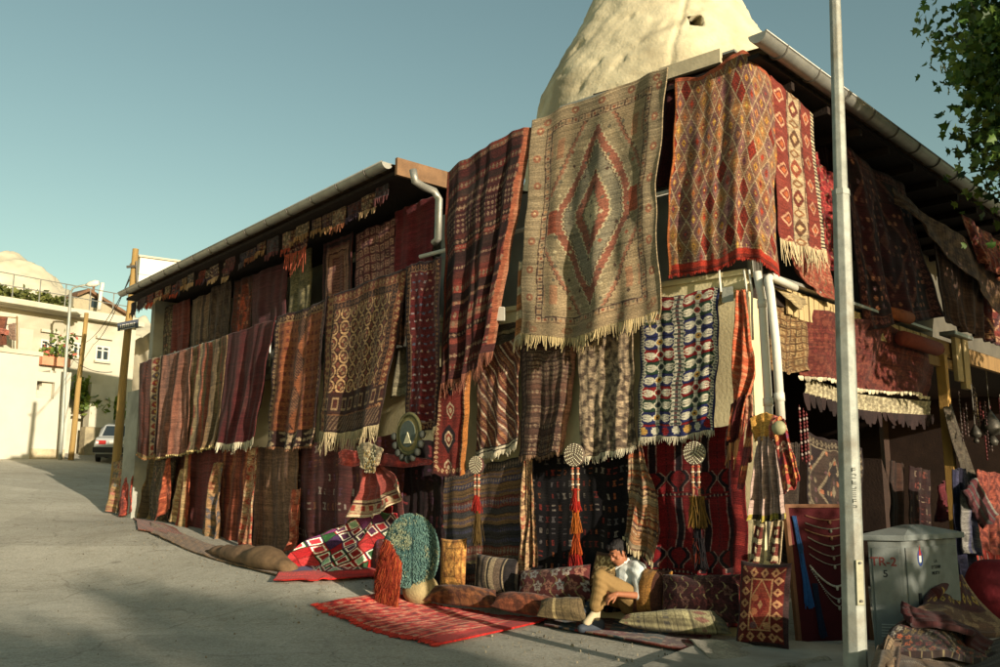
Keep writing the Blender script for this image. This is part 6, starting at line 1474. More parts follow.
    b = MB(); b.add([c_-d2*.022+Z*.022+n2*.0045, c_+d2*.022+Z*.022+n2*.0045, c_+d2*.006+Z*.075+n2*.0045, c_+Z*.12+n2*.0045, c_-d2*.012+Z*.07+n2*.0045], [(0, 1, 2, 3, 4)]); b.build('emblem_flame', RD, em)
    b = MB(); q = at2(920, 599); b.obox(q-d2*.018-Z*.05, d2*.036, n2*.012, Z*.10); b.build('latch', BLK, d_r)
    for i in range(5):
        q = at1(888, 625+i*2.9); b = MB(); b.obox(q-(-d1)*.05, -d1*.11, n1*.006, Z*.008); b.build('vent_slat', mat('light_grey_metal', L3(150, 152, 144), .5, .1, 5, 0), dr)
cabinet()
def jewel_board():
    g0 = gpix(801, 643); g1 = gpix(868, 641)
    d = unit((g1-g0)*V(1, 1, 0)); nrm = unit(np.cross(d, V(0, 0, 1))); nrm = nrm if nrm[1] < 0 else -nrm
    lean_ = unit(V(0, 0, 1)-nrm*.10); W = np.linalg.norm(g1-g0)+.02; H = 1.28; n = unit(np.cross(d, lean_)); n = n if n[1] < 0 else -n
    e = empty('jewellery_board', (g0+g1)/2, 'dark red cloth board in a pine frame hung with bead necklaces', 'display board')
    b = MB(); b.obox(g0-n*.03, d*W, n*.03, lean_*H); b.build('board', mat('wine_velvet', L3(70, 18, 22), .95, .15, 8, .2, 60), e)
    b = MB(); t = .035
    b.obox(g0-d*t-n*.04, d*t, n*.065, lean_*H); b.obox(g0+d*W-n*.04, d*t, n*.065, lean_*H); b.obox(g0-d*t+lean_*H-n*.04, d*(W+2*t), n*.065, lean_*t); b.obox(g0-d*t-lean_*t*.0-n*.04, d*(W+2*t), n*.02, lean_*.02)
    b.build('frame', mat('red_brown_frame', L3(112, 76, 52), .8, .2, 6, .2, 50), e)
    r = np.random.default_rng(8)
    for i, (hy, sagv, wd, cc, br) in enumerate(((.06, .05, .50, (150, 110, 80), .006), (.12, .06, .52, (120, 120, 104), .007), (.17, .07, .54, (160, 120, 84), .007), (.23, .09, .50, (150, 140, 120), .007), (.30, .10, .5, (150, 130, 110), .007), (.36, .11, .5, (170, 160, 140), .006), (.45, .2, .52, (206, 196, 176), .011), (.48, .28, .5, (196, 190, 176), .007), (.47, .36, .46, (186, 176, 156), .006))):
        b = MB(); k = 44; cx = g0+d*(W*.60)+lean_*(H-H*hy*.98)+n*.012
        for j in range(k):
            x = (j/(k-1)-.5)*2; z = -sagv*(1-abs(x)**1.7); p = cx+d*x*wd*.5+lean_*z; b.ell(p, (br,)*3, 5, 4, np.array(L3(*cc))*r.uniform(.75, 1.15))
        b.ell(cx-lean_*(sagv+.02)+n*.004, (.014, .014, .02), 8, 6, L3(*cc))
        b.build('necklace', M_ATTRS, tag(empty('necklace_hook', cx, None, None)) if False else e, smooth=True)
    for off, z0, z1, cc, rr in ((.09, .90, .34, (44, 92, 150), .02), (.05, 1.2, .86, (40, 76, 120), .012), (.20, .55, .06, (30, 40, 64), .016)):
        b = MB()
        for j in range(40):
            p = g0+d*(off+r.normal()*.010)+lean_*z0+n*.02; q = g0+d*(off+.03+r.normal()*rr)+lean_*(z1+r.uniform(-.03, .03))+n*(.03+r.normal()*.008); b.tube([p, (p+q)/2, q], .005, 4, np.array(L3(*cc))*r.uniform(.7, 1.15), cap=False)
        b.build('tassel', M_ATTR, e)
jewel_board()
# rugs heaped at the lower right
HP = 'rugs heaped in front of the cabinet'
def p_yellowmotif(U, V_, W, H, r):
    C = full(U, (74, 24, 26)); a = U*W/.16; b = V_*H/.22; d = np.abs((a % 1)-.5)+np.abs((b % 1)-.5); C[(d < .34) & ((V_ > .15) & (V_ < .6))] = A3((176, 140, 44)); C[(d < .14)] = A3((90, 34, 30)); C[V_ > .62] = A3((112, 76, 54)); n = noise3(np.stack([U*W*20, V_*H*20, 0*U], -1), 5, 3); C[(V_ > .62) & (n > .2)] = A3((150, 116, 80)); C[U > .94] = A3((150, 116, 76)); return C
def heap(lab, top, bottom, left, right, pat, y0, o0, y1, o1, **k): return cloth('heaped_rug', lab, 'rug', lean(FR, y0, o0, y1, o1), top, bottom, left, right, pat, k.pop('fo', (.05, 1.1, .4)), th=.05, group=HP, floor=True, **k)
heap('maroon rug with yellow motifs tossed over the top of the heap', [(944, 585), (956, 575), (962, 574)], [(908, 612), (945, 622), (985, 640), (1010, 640)], [(944, 585), (930, 600), (908, 612)], [(962, 574), (985, 602), (1010, 632)], p_yellowmotif, 574, 1.45, 650, 1.85)
heap('rolled maroon edge of a rug folded across the middle of the heap', [(908, 604), (940, 611), (975, 626), (992, 640)], [(908, 618), (940, 624), (970, 640), (985, 654)], None, None, p_plain((70, 30, 30)), 600, 1.72, 650, 1.9, fo=(.07, 1.5, .5))
heap('dark flowered rug bulging below the rolled maroon edge', [(912, 616), (945, 622), (985, 640)], [(890, 650), (945, 656), (1000, 660)], [(912, 616), (898, 628), (888, 648)], None, p_floral((40, 26, 24), ((150, 70, 36), (130, 124, 110), (100, 80, 40), (90, 34, 34)), .13), 612, 1.66, 660, 1.95)
heap('grey-brown carpet with a zigzag border at the bottom of the heap', [(900, 640), (940, 640), (1005, 642)], [(876, 690), (940, 700), (1010, 700)], [(900, 640), (885, 652), (876, 690)], None, p_hstripes([(92, 74, 58), (70, 58, 50), (104, 92, 76), (84, 68, 54)], .09, ((120, 108, 90), (60, 52, 48)), 17, zig=.06), 640, 1.72, 700, 2.25, fo=(.05, 1.2, .3))
heap('striped tan rug end curling down at the left of the heap', [(884, 640), (900, 640)], [(872, 690), (892, 692)], None, None, p_vstripes([(120, 98, 72), (92, 70, 54), (60, 44, 40)], .06), 636, 1.85, 690, 2.2)
# things at the far right of the shop front
def scarf(lab, top, bottom, pat, o, **k): return cloth('hanging_scarf', lab, 'scarf', on(FR, o), top, bottom, None, None, pat, (.08, 2, .4), group='scarves by the yellow post', **k)
scarf('dark blue scarf in loose folds hanging right of the yellow post', [(954, 470), (966, 468)], [(960, 596), (978, 596)], p_vstripes([(40, 40, 66), (54, 52, 74), (34, 32, 50)], .07), .5)
scarf('grey-white and blue striped scarf in front of the dark blue one', [(963, 490), (972, 492)], [(968, 552), (983, 556)], p_vstripes([(130, 124, 116), (60, 60, 84), (100, 96, 92)], .05), .6)
scarf('dull red scarf hanging behind the yellow post', [(937, 486), (944, 480)], [(938, 522), (946, 520)], p_plain((100, 34, 40)), .06)
cloth('shoulder_bag', 'red and grey striped woven bag hanging askew near the far right edge', 'bag', on(FR, .7), [(966, 492), (977, 478)], [(986, 527), (998, 514)], None, None, p_hstripes([(120, 44, 50), (130, 124, 112), (96, 40, 44), (84, 78, 74)], .09, None, 3, ax='u'), (.05, 1, .3), th=.05, res=2)
cloth('shag_rug', 'pinkish orange shaggy rug hanging at the far right edge, partly lit', 'rug', on(FR, .35), [(978, 470), (1004, 474)], [(974, 548), (1004, 560)], None, None, p_speckle((140, 64, 46), (104, 40, 32), False), (.05, 2, .3), fringe=((130, 44, 34), .2, 30))
cloth('grey_cloth', 'grey-brown dotted cloth slung from the yellow post down to the right', 'cloth', on(FR, .2), [(944, 408), (952, 404)], [(966, 486), (978, 480)], None, None, p_speckle((70, 60, 48), (88, 78, 62), False), (.03, 1, .3))
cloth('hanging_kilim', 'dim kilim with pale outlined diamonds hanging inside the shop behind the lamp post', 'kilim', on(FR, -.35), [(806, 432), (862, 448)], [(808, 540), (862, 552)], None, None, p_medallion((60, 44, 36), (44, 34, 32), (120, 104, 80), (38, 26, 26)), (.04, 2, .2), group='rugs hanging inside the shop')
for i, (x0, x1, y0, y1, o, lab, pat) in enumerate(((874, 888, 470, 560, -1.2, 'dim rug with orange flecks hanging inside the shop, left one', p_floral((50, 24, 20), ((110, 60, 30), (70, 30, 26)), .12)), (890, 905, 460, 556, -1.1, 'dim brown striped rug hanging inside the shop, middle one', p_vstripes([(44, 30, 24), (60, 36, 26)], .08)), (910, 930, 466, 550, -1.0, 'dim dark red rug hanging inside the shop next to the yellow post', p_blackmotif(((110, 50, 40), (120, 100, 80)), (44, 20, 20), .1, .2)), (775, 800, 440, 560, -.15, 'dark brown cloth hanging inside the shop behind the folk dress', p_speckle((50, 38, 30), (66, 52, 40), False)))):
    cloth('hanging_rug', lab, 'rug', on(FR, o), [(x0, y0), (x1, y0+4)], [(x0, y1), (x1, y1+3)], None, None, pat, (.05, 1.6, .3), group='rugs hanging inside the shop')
def pouf():
    c = depth(998, 592, 10.4); b = MB(); n = 28; prof = [(.34*math.sin(t)**.55, -.36*math.cos(t)) for t in np.linspace(.03, math.pi-.03, 20)]
    b.lathe(c, prof, n); o = b.build('pouf', mat('crimson_leather', L3(110, 26, 34), .7, .15, 6, .4, 20), smooth=True, label='big crimson pouf hanging at the far right edge', cat='pouf')
pouf()
# rolled rugs lying on the gallery edge
def roll(lab, a, b_, r, c, fr, o):
    A = fr.pix(*a, o); B = fr.pix(*b_, o); b = MB(); b.tube([A, A+(B-A)*.5+V(0, 0, .006), B], r, 16, L3(*c))
    d = unit(B-A); e = b.build('rolled_rug', M_ATTR, smooth=True, label=lab, cat='rolled rug', group='rolled rugs on the gallery edge')
    # spiral end
    u = unit(np.cross(d, V(0, 0, 1))); w_ = np.cross(d, u); b = MB(); pts = [B+d*.004+u*math.cos(t)*r*(1-t/22)+w_*math.sin(t)*r*(1-t/22) for t in np.linspace(0, 20, 70)]; b.tube(pts, .006, 4, np.array(L3(*c))*.6); b.build('spiral_end', M_ATTR, e)
roll('orange-brown rolled rug resting on the plank of the gallery', (889, 313), (909, 318), .085, (150, 84, 50), FR, .12)
roll('brick red rolled rug end poking out under the slat fascia', (902, 338), (937, 349), .10, (120, 56, 42), FR, .2)
# brass lanterns and hanging strings at the far right bay
def lantern(lab, px, py, s):
    c = FR.pix(px, py, .3); e = empty('metal_lantern', c, lab, 'lantern', 'lanterns hanging at the far right bay'); GM = mat('tarnished_metal', L3(70, 66, 58), .5, .3, 14, .1, 40, metal=.5)
    b = MB(); b.lathe(c, [(.02*s, 0), (.10*s, .02*s), (.13*s, .08*s), (.135*s, .1*s), (.09*s, .2*s), (.03*s, .3*s), (.012*s, .34*s)], 16); b.build('shade', GM, e, smooth=True)
    b = MB(); b.tube([c+V(0, 0, .34*s), c+V(0, 0, .34*s+.6)], .006, 5); b.build('chain', GM, e)
    b = MB(); b.lathe(c-V(0, 0, .12*s), [(.05*s, 0), (.07*s, .05*s), (.03*s, .12*s)], 12); b.build('bowl', GM, e, smooth=True)
lantern('bell shaped metal lantern near the right edge of the photo', 992, 436, 1.2)
lantern('small dark metal lantern hanging just right of the slung grey cloth', 976, 438, .6)
r7 = np.random.default_rng(77)
for i in range(16):
    px = 952+r7.uniform(0, 48); py = 385+r7.uniform(-8, 22)+.3*(px-950); l = r7.uniform(.35, .8); c = FR.pix(px, py, r7.uniform(.0, .3)); cc = random.choice([(70, 56, 50), (92, 80, 70), (56, 34, 32), (110, 90, 60), (84, 30, 30)])
    b = MB(); b.tube([c, c-V(0, 0, l)], .006, 5, L3(*cc))
    k = int(l/.055)
    for j in range(k): b.ell(c-V(0, 0, l*(j+.5)/k), (.016, .016, .022), 6, 5, np.array(L3(*cc))*r7.uniform(.7, 1.6))
    b.build('bead_string', M_ATTRS, smooth=True, label='dark string of beads among the strings hanging in the far right bay', cat='bead string', group='bead strings hanging in the far right bay')
# small hangings inside the dark doorway left of the lamp post
for i, px in enumerate((799, 803, 806)):
    c = FR.pix(px, 405+i*3, -.02); b = MB(); b.tube([c, c-V(0, 0, .62)], .006, 5, L3(70, 30, 30))
    for j in range(14): b.ell(c-V(0, 0, .04+.042*j), (.015, .015, .018), 6, 5, L3(*((150, 130, 120) if (i+j) % 3 == 0 else (96, 34, 34))))
    b.build('bead_string', M_ATTRS, smooth=True, label='red and white string of beads hanging in the doorway left of the lamp post', cat='bead string', group='bead strings in the doorway')
# kerb slab at the right foreground and a crumpled plastic sheet
def kerb():
    b = MB(); P = [gpix(x, y) for x, y in ((690, 652), (742, 642), (900, 655), (1010, 700), (690, 760), (640, 672))]
    ctr = sum(P)/len(P); lo = [p+V(0, 0, -.05) for p in P]; hi = [V(p[0], p[1], gz(p[0], p[1])+.055) for p in P]; k = len(P)
    b.add(lo+hi, [tuple(range(k-1, -1, -1)), tuple(k+i for i in range(k))]+[(i, (i+1) % k, k+(i+1) % k, k+i) for i in range(k)]); b.build('pavement', mat('pavement_slab', L3(150, 146, 132), .9, .2, 3, .35, 18, stain=(*L3(104, 98, 84), .6)), bevel=.02, kind='structure')
kerb()
flat_rug('sheet', 'crumpled pale sacking sheet spread over the pavement edge below the medallion cushion', [(690, 646), (800, 652), (842, 672), (730, 684)], p_plain((158, 150, 128)), th=.01, wr=.05, hump=.06, cat='sheet')
# ================================================================ TREES AND SHRUBS
LEAFM = mat('tree_leaf', (1, 1, 1), .55, .25, 30, 0, 10, attr=True, spec=.35)
def _translucent(m):
    N = m.node_tree.nodes; K = m.node_tree.links; b = N['Principled BSDF']; o = N['Material Output']
    src = b.inputs['Base Color'].links[0].from_socket
    t = N.new('ShaderNodeBsdfTranslucent'); K.new(src, t.inputs[0]); mx = N.new('ShaderNodeMixShader'); mx.inputs[0].default_value = .35
    K.new(b.outputs[0], mx.inputs[1]); K.new(t.outputs[0], mx.inputs[2]); K.new(mx.outputs[0], o.inputs[0])
_translucent(LEAFM)
BARK = mat('bark', L3(96, 80, 62), .95, .3, 8, .6, 30, streak=True)
def tree(name, label, base, trunk_top, crown_c, crown_r, nleaf, lsize, seed, greens, nclump=60, cat='tree', trunk_r=.16, lobed=True, shell=.45, group=None, fluff=.30, bias=False):
    r = np.random.default_rng(seed); e = empty(name, base, label, cat, group)
    base = np.asarray(base, float); tt = np.asarray(trunk_top, float); cc = np.asarray(crown_c, float); cr = np.asarray(crown_r, float)
    b = MB(); mid = (base+tt)/2+V(r.normal()*.1, r.normal()*.1, 0); b.tube([base-V(0, 0, .2), mid, tt], [trunk_r*1.15, trunk_r*.9, trunk_r*.7], 10)
    cl = []
    while len(cl) < nclump:
        d = r.normal(size=3); d = d/np.linalg.norm(d)
        if bias and d[0] > -.25 and r.random() < .62: continue
        q = d*r.uniform(shell, .92)
        q = q*(1+.22*noise3((d*2.2)[None], seed, 3)[0])
        cl.append(cc+q*cr)
    lb = MB()
    for c in cl[:max(10, min(110, nclump//3))]:
        m = tt+(c-tt)*.5+r.normal(size=3)*.25; lb.tube([tt-V(0, 0, .1), m, c], [trunk_r*.42, trunk_r*.25, .014], 6)
    b.build('trunk', BARK, e, smooth=True); lb.build('limb', BARK, e, smooth=True)
    star = [(0, 0), (.45, .12), (.30, .38), (.62, .62), (.26, .66), (0, 1.1), (-.26, .66), (-.62, .62), (-.30, .38), (-.45, .12)] if lobed else [(0, 0), (.3, .35), (.24, .7), (0, 1.05), (-.24, .7), (-.3, .35)]
    k = len(star); n = nleaf
    ci = r.integers(0, nclump, n); cs = r.uniform(.55, 1.25, nclump)*cr.mean()*fluff
    P = np.array(cl)[ci]+r.normal(size=(n, 3))*cs[ci][:, None]*V(.62, .62, .5)
    d = unit_rows(r.normal(size=(n, 3))+V(0, 0, -.5)); nn = unit_rows(np.cross(d, r.normal(size=(n, 3)))+V(0, 0, .5)); s = unit_rows(np.cross(d, nn)); nn = np.cross(s, d)
    sz = lsize*r.uniform(.6, 1.2, n)
    st = np.array(star); fold = np.abs(st[:, 0])*.35
    Vs = P[:, None]+sz[:, None, None]*(st[None, :, :1]*s[:, None]+st[None, :, 1:]*d[:, None]+fold[None, :, None]*nn[:, None])
    ccl = r.uniform(.6, 1.25, nclump); g = lin(np.array(greens))[r.integers(0, len(greens), n)]*(ccl[ci]*r.uniform(.7, 1.25, n))[:, None]
    F = []
    h = k//2
    me = bpy.data.meshes.new('crown'); vs = Vs.reshape(-1, 3); lo, hi = vs.min(0), vs.max(0); loc = V((lo[0]+hi[0])/2, (lo[1]+hi[1])/2, lo[2])
    me.vertices.add(len(vs)); me.vertices.foreach_set('co', (vs-loc).astype(np.float32).ravel())
    a = list(range(0, h+1)); c2 = [0]+list(range(h, k)); m1, m2 = len(a), len(c2)
    idx = (np.arange(n)[:, None]*k+np.array(a+c2)[None]).ravel()
    me.loops.add(len(idx)); me.loops.foreach_set('vertex_index', idx.astype(np.int32)); me.polygons.add(2*n)
    ls = (np.arange(n)[:, None]*(m1+m2)+np.array([0, m1])[None]).ravel(); me.polygons.foreach_set('loop_start', ls.astype(np.int32)); me.update(calc_edges=True)
    at = me.color_attributes.new('Col', 'FLOAT_COLOR', 'POINT'); c4 = np.ones((n, k, 4), np.float32); c4[..., :3] = g[:, None]; at.data.foreach_set('color', c4.ravel())
    me.materials.append(LEAFM); o = bpy.data.objects.new('crown', me); col.objects.link(o); _loc(o, loc, e); return e
def unit_rows(a): return a/np.linalg.norm(a, axis=1, keepdims=True)
GR = [(58, 84, 36), (74, 98, 40), (48, 72, 32), (92, 112, 48)]
tree('broadleaf_tree', 'dark green broadleaf tree with lobed leaves leaning in at the upper right edge', V(8.8, 8.6, 0), V(8.7, 8.8, 3.6), V(9.0, 9.1, 6.75), V(3.9, 3.3, 3.4), 56000, .12, 5, [(72, 102, 42), (84, 110, 46), (54, 80, 36), (104, 126, 54)], 460, fluff=.115, bias=True)
gz_ = lambda x, y: float(gz(x, y))
tree('shade_shrub', 'large dense bush added unseen behind the camera to shade the shop front', V(11.9, .6, 0), V(11.9, .6, .9), V(11.7, .7, 1.75), V(3.1, 2.6, 1.9), 5000, .2, 15, GR, 70, cat='shade_shrub', trunk_r=.12, lobed=False)  # unseen caster, added to keep sun off the lower shop front
tree('shade_shrub', 'tall narrow bush added unseen behind the camera, shading the jewellery board', V(10.1, .0, 0), V(10.1, 0, .9), V(10.1, .1, 1.95), V(1.35, 1.4, 1.8), 3600, .19, 19, GR, 60, cat='shade_shrub', trunk_r=.1, lobed=False)  # added out of view to block sun from the board and cabinet
tree('shade_shrub', 'second large bush added unseen farther right, to shade the shop interior', V(14.6, 2.9, 0), V(14.6, 2.9, .9), V(14.3, 3.1, 1.7), V(2.0, 2.4, 1.8), 4200, .2, 18, GR, 60, cat='shade_shrub', trunk_r=.12, lobed=False)  # extra unseen caster, widens the shade into the shop
tree('shade_shrub', 'smaller bush added unseen behind the camera, shading the ground at the right', V(8.6, -1.1, 0), V(8.6, -1.1, .6), V(8.5, -1.0, 1.0), V(1.15, 1.2, 1.1), 1500, .18, 16, GR, 30, cat='shade_shrub', trunk_r=.08, lobed=False)  # low unseen bush added for half shade on the near ground
for i, (w_, s_, zc, rr, lab) in enumerate(((2.6, 36, 7.4, (1.5, 1.5, .9), 'slender roadside tree with a small flat crown, far behind the photographer, nearer one'), (1.2, 41, 7.9, (1.2, 1.2, .7), 'slender roadside tree with a sparse crown, far behind the photographer, farther one'), (3.9, 33, 6.5, (.9, .9, .6), 'thin young roadside tree far behind the photographer'), (-.6, 30, 6.0, (1.7, 1.7, 1.1), 'leafy roadside tree standing left behind the photographer'))):
    # w across the sun, s towards the sun, from the road in front
    p0 = V(.811*w_+.584*(-8.6), .584*w_+.811*8.6, 0); P = p0+V(.584, -.811, 0)*(s_)
    P[2] = 0; tree('roadside_tree', lab, P, V(P[0], P[1], zc-rr[2]), V(P[0], P[1], zc), V(*rr), 700, .26, 40+i, GR, 26, trunk_r=.07, lobed=False, group='roadside trees behind the photographer')

# ================================================================ UP THE STREET AT THE LEFT
def pole(name, label, a_px, b_px, Y, r0, r1, m, cat='pole', n=9, extend=0):
    if Y is None: g = gpix(*a_px); Y = g[1]
    else: g = depth(*a_px, Y)
    top = depth(*b_px, Y); e = empty(name, g, label, cat); b = MB(); k = [g+(top-g)*t+V(.012*math.sin(t*9), 0, 0) for t in np.linspace(0, 1, 7)]; k[0] = k[0]-V(0, 0, .2)
    b.tube(k, list(np.linspace(r0, r1, 7)), n); b.build('shaft', m, e, smooth=True); return e, g, top
e, g_, t_ = pole('utility_pole', 'weathered wooden utility pole at the far end of the carpet shop', (112, 507), (135.5, 249), None, .115, .075, M_WOODP)
YP = g_[1]
b = MB(); q = depth(133, 268, YP); b.tube([q+V(-.11, -.11, 0), q+V(.11, -.11, .02)], .035, 6); b.tube([depth(134, 262, YP)+V(.1, -.1, 0), depth(134, 290, YP)+V(.12, -.1, 0)], .02, 6); b.build('bracket', mat('dull_iron', (1, 1, 1)), e)
sg = empty('street_sign', depth(128, 326, YP-.25), 'small dark street sign with white lettering lines fixed to the wooden utility pole', 'sign')
b = MB(); c4 = [depth(x, y, YP-.25) for x, y in ((117.5, 331), (138, 327), (138, 319), (117.5, 323))]; b.add(c4+[p+V(0, .03, 0) for p in c4], [(0, 1, 2, 3), (7, 6, 5, 4), (0, 4, 5, 1), (1, 5, 6, 2), (2, 6, 7, 3), (3, 7, 4, 0)]); b.build('plate', mat('sign_slate', L3(70, 74, 84), .5, .1, 8, 0), sg)
b = MB()
for i, x in enumerate(np.arange(120.5, 135.5, 1.9)):
    y = 327.2-(x-118)*.19; b.tube([depth(x, y-1.6, YP-.256), depth(x, y+1.3, YP-.256)], .012, 4)
    if i % 2: b.tube([depth(x, y-1.4, YP-.256), depth(x+1.3, y-1.5, YP-.256)], .011, 4)
b.tube([depth(120, 330.5-.5, YP-.256), depth(135, 327.2, YP-.256)], .008, 4); b.build('lettering', M_WHITE, sg)
# street lamp and second wooden pole
YL = F1.pix(62, 440, .5)[1]
e, g, t = pole('street_lamp', 'slim pale steel street lamp with a curved arm, in front of the cream house', (60, 459), (70.5, 291), YL, .075, .055, mat('pale_steel', L3(150, 152, 140), .5, .1, 6, .05, 40, metal=.3), 'street lamp')
b = MB(); P = [depth(x, y, YL) for x, y in ((70.4, 293), (73, 288), (80, 286), (88, 284.6))]; b.tube(P, .04, 7); b.build('arm', MATS['pale_steel'], e, smooth=True)
b = MB(); a = depth(86, 285.2, YL); c = depth(99, 282.6, YL); b.tube([a, a+(c-a)*.3, a+(c-a)*.75, c], [.05, .11, .13, .08], 10); b.build('lamp_head', M_WHITE, e, smooth=True)
pole('wooden_pole', 'shorter brown wooden pole between the street lamp and the house windows', (71, 457), (86.5, 313), F1.pix(66, 440, .2)[1]-.2, .11, .08, M_WOODP)
pole('roof_pipe', 'thin white pipe standing on the roof behind the gabled house', (99, 306), (102.5, 283), 46., .1, .1, M_WHITE, 'pipe')
def wire(pts, lab, Ys):
    b = MB(); A, B = depth(*pts[0], Ys[0]), depth(*pts[1], Ys[1]); n = 16; sg_ = .02*np.linalg.norm(B-A)
    b.tube([A+(B-A)*t-V(0, 0, sg_*4*t*(1-t)) for t in np.linspace(0, 1, n)], .012, 4); b.build('overhead_wire', M_BLACK, label=lab, cat='wire', group='overhead wires at the left')
wire([(131.5, 272), (92, 345)], 'sagging wire running from the wooden utility pole down to the house', (YP, YL+6))
wire([(131.5, 276), (84, 343)], 'second wire running from the utility pole to the shorter brown pole', (YP, YL+3))
wire([(112, 372), (70, 356)], 'thin wire crossing the house front low down', (YP+6, YL+3))
# laundry on the front terrace
def hang(lab, quad, c, F, o, cat='laundry', name='laundry'):
    return cloth(name, lab, cat, on(F, o), quad[0], quad[1], None, None, p_plain(c), (.12, 1.2, .5), group='laundry on the house terrace', res=2)
hang('dark red-brown garment in the washing line at the far left edge', ([(-3, 316), (8, 317)], [(-4, 346), (6, 345)]), (120, 70, 50), F2, .8)
hang('grey-pink garment hanging beside the red-brown one on the terrace', ([(9, 324), (16, 323)], [(8, 337), (15, 341)]), (140, 112, 92), F2, .85)
hang('coral cloth over the washing line at the far left edge', ([(-4, 327), (9, 330)], [(-4, 333), (9, 335)]), (176, 104, 84), F2, .9)
b = MB(); b.tube([F2.pix(-6, 316, .8), F2.pix(18, 318, .8)], .02, 4); b.tube([F2.pix(17, 316, .8), F2.pix(17, 352, .8)], .03, 5); b.build('washing_line', M_WOOD, label='washing line and its post on the front terrace of the cream house', cat='washing line')
def leafy(name, lab, pts, n, sz, cols, cat, depthf, spread):
    b = MB(); r = np.random.default_rng(len(lab)); pts = np.asarray(pts, float)
    for i in range(n):
        t = r.uniform(0, len(pts)-1.001); j = int(t); q = pts[j]+(pts[j+1]-pts[j])*(t-j)+r.normal(size=2)*spread
        p = depthf(q[0], q[1])+V(0, r.normal()*.25, 0); d = unit(r.normal(size=3)); s = unit(np.cross(d, r.normal(size=3))); l = sz*r.uniform(.5, 1.2)
        b.add([p, p+d*l*.5+s*l*.35, p+d*l, p+d*l*.5-s*l*.35], [(0, 1, 2, 3)], np.array(L3(*cols[r.integers(len(cols))]))*r.uniform(.7, 1.2))
    return b.build(name, LEAFM, label=lab, cat=cat)
leafy('climbing_vine', 'bright yellow-green vine spilling over behind the parked car', [(81, 384), (84, 396), (90, 406), (97, 408), (104, 404), (112, 404), (117, 410)], 900, .34, [(110, 130, 52), (128, 146, 62), (92, 114, 44), (140, 152, 74)], 'vine', lambda x, y: F2.pix(x, y, .6), 4.0)
leafy('roof_plants', 'row of green potted plants along the roof terrace of the cream house', [(-6, 293), (14, 296), (40, 299), (66, 304)], 700, .3, [(104, 110, 54), (124, 126, 64), (90, 96, 48)], 'plants', lambda x, y: F2.pix(x, y, -1.2), 2.6)
def low_wall():
    F = Frame(*F2.p(f1s(80, 440, F2)[0], .9, 0)[:2], *F2.d, *F2.n); s1 = 9.
    b = MB(); zt = F.pix(90, 427)[2]; b.slab(F, -.3, s1, -.4, 0, .8, zt); b.build('stone_wall', mat('rubble_wall', L3(150, 138, 110), .95, .3, 2.4, .8, 8, stain=(*L3(104, 96, 80), .6)), label='low rubble wall behind the parked car', cat='wall')
    b = MB(); q = F.pix(82, 420, -.2); b.slab(F, -.2, .9, -.42, .03, zt+.003, F.pix(84, 383)[2]); b.build('gate_pillar', M_STONEW, label='pale gate pillar with a turquoise door beside the vine', cat='gate')
low_wall()
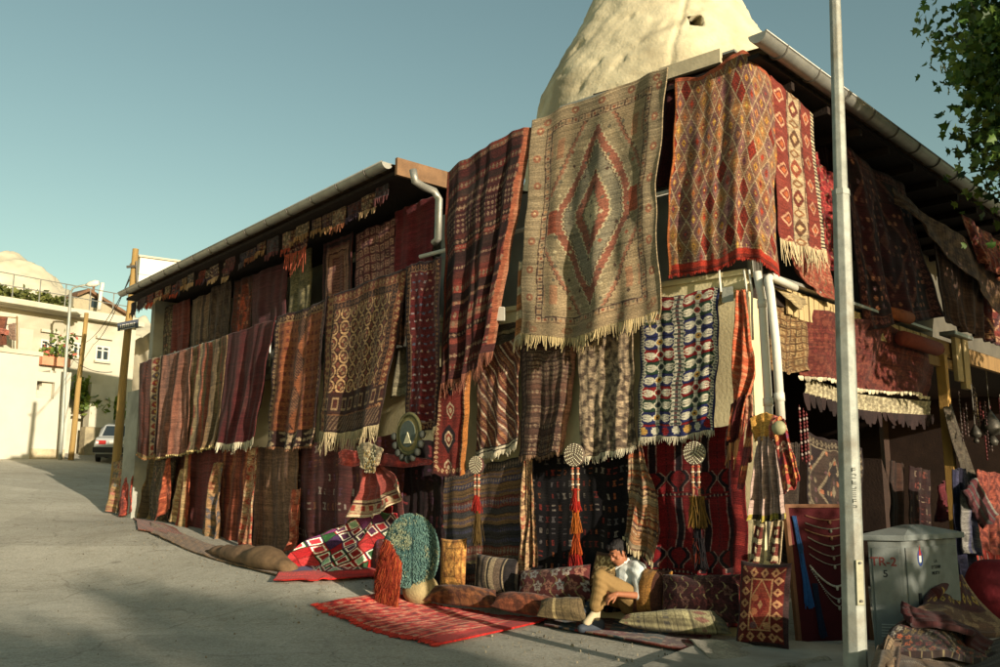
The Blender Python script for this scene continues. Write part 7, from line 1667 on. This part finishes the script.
def car():
    g = gpix(114, 462); hd = unit(V(-.30, .95, 0)); rt = unit(np.cross(hd, V(0, 0, 1))); Z = V(0, 0, 1)
    # tyre contact of the rear left wheel sits at px 97
    Lc = gpix(97, 462); c = Lc+rt*.72; c[2] = Lc[2]
    slope = float(gz(*(c+hd*3)[:2])-gz(*c[:2]))/3; Fw = unit(hd+Z*slope); Up = unit(np.cross(rt, Fw)); 
    P = lambda x, y, z: c+rt*x+Fw*y+Up*z
    e = empty('parked_car', c, 'old pale grey saloon car with a black bumper, parked up the street', 'car')
    PA = mat('pale_grey_paint', L3(146, 148, 144), .35, .05, 3, .02, 20, spec=.5); BK_ = mat('black_plastic', L3(30, 30, 30), .6, .1, 5, .05, 30)
    def loft(secs, n=6):
        b = MB(); vs = []
        for y, hw, z0, z1, tw in secs:      # tw: top half width
            ring = [(-hw*.93, z0), (hw*.93, z0), (hw, z0+(z1-z0)*.3), (hw, z0+(z1-z0)*.62), (tw, z1), (-tw, z1), (-hw, z0+(z1-z0)*.62), (-hw, z0+(z1-z0)*.3)]
            vs += [P(x, y, z) for x, z in ring]
        k = 8; fs = [(i*k+j, i*k+(j+1) % k, (i+1)*k+(j+1) % k, (i+1)*k+j) for i in range(len(secs)-1) for j in range(k)]+[tuple(range(k-1, -1, -1)), tuple((len(secs)-1)*k+j for j in range(k))]
        b.add(vs, fs); return b
    loft([(-.62, .76, .38, .90, .70), (-.55, .80, .30, .95, .74), (.4, .82, .26, .97, .76), (2.4, .82, .26, .94, .76), (3.2, .80, .28, .86, .72), (3.5, .74, .36, .78, .66)]).build('body', PA, e, bevel=.03)
    loft([(.05, .73, .94, .955, .70), (.48, .71, .94, 1.40, .55), (1.6, .71, .94, 1.43, .56), (2.35, .72, .92, .94, .70)]).build('cabin', PA, e, bevel=.02)
    b = MB(); b.add([P(-.60, .045, 1.0), P(.60, .045, 1.0), P(.51, .43, 1.36), P(-.51, .43, 1.36), P(-.60, .075, .99), P(.60, .075, .99), P(.51, .46, 1.35), P(-.51, .46, 1.35)], [(0, 1, 2, 3), (7, 6, 5, 4), (0, 4, 5, 1), (1, 5, 6, 2), (2, 6, 7, 3), (3, 7, 4, 0)]); b.build('rear_window', M_GLASS, e)
    for s in (-1, 1):
        b = MB(); b.obox(P(s*.715-.01, .62, 1.0), Fw*.75, rt*.02, Up*.30); b.obox(P(s*.715-.01, 1.42, 1.0), Fw*.62, rt*.02, Up*.28); b.build('side_window', M_GLASS, e)
        b = MB(); b.obox(P(s*.55-.17, -.645, .70), rt*.34, Fw*.05, Up*.15); t = b.build('tail_light', mat('red_lens', L3(150, 30, 28), .3, .1, 6, 0), e, bevel=.01)
        b = MB(); b.obox(P(s*.55-.12+.06*s, -.652, .72), rt*.10, Fw*.008, Up*.10); b.build('reversing_lens', M_WHITE, t)
    b = MB(); b.obox(P(-.82, -.72, .40), rt*1.64, Fw*.16, Up*.20); b.build('bumper', BK_, e, bevel=.03)
    b = MB(); b.obox(P(-.25, -.64, .72), rt*.5, Fw*.03, Up*.12); b.build('number_plate', M_WHITE, e)
    b = MB(); b.obox(P(-.72, -.58, .22), rt*1.44, Fw*3.6, Up*.16); b.build('underbody', BK_, e)
    for x in (-.72, .72):
        for y in (.25, 2.75):
            b = MB(); b.lathe(P(x-.09, y, .29), [(.20, 0), (.285, .015), (.295, .09), (.285, .165), (.20, .18)], 20, rt); w_ = b.build('wheel', M_BLACK, e, smooth=True)
            b = MB(); b.lathe(P(x-.10, y, .29), [(.17, 0), (.18, .1), (.17, .2)], 14, rt); b.build('rim', M_TIN, w_)
car()
# ---- grit and small stones along the road edge, one loose scatter
def gravel():
    b = MB(); r = np.random.default_rng(99)
    for i in range(600):
        t = r.random()
        if t < .5: q = FL.p(r.uniform(-.5, 10), abs(r.normal())*.7+.7, 0)
        elif t < .75: q = FC.p(r.uniform(0, 4.3), abs(r.normal())*.8+1.0, 0)
        else: q = V(r.uniform(-8, 4), r.uniform(7, 16), 0)
        s = r.uniform(.003, .010) if r.random() < .95 else r.uniform(.010, .02); z = gz(q[0], q[1])+.012
        a = r.uniform(0, 6.28); v8 = [(math.cos(a+k*1.571)*s*r.uniform(.7, 1.2), math.sin(a+k*1.571)*s*r.uniform(.7, 1.2)) for k in range(4)]
        lo = [V(q[0]+x, q[1]+y, z-.012) for x, y in v8]; hi = [V(q[0]+x*.6, q[1]+y*.6, z+s*.7) for x, y in v8]; c = np.array(L3(140, 130, 108))*r.uniform(.35, .85)
        b.hexa(lo+hi, c)
    b.build('gravel', M_ATTR, kind='stuff')
gravel()
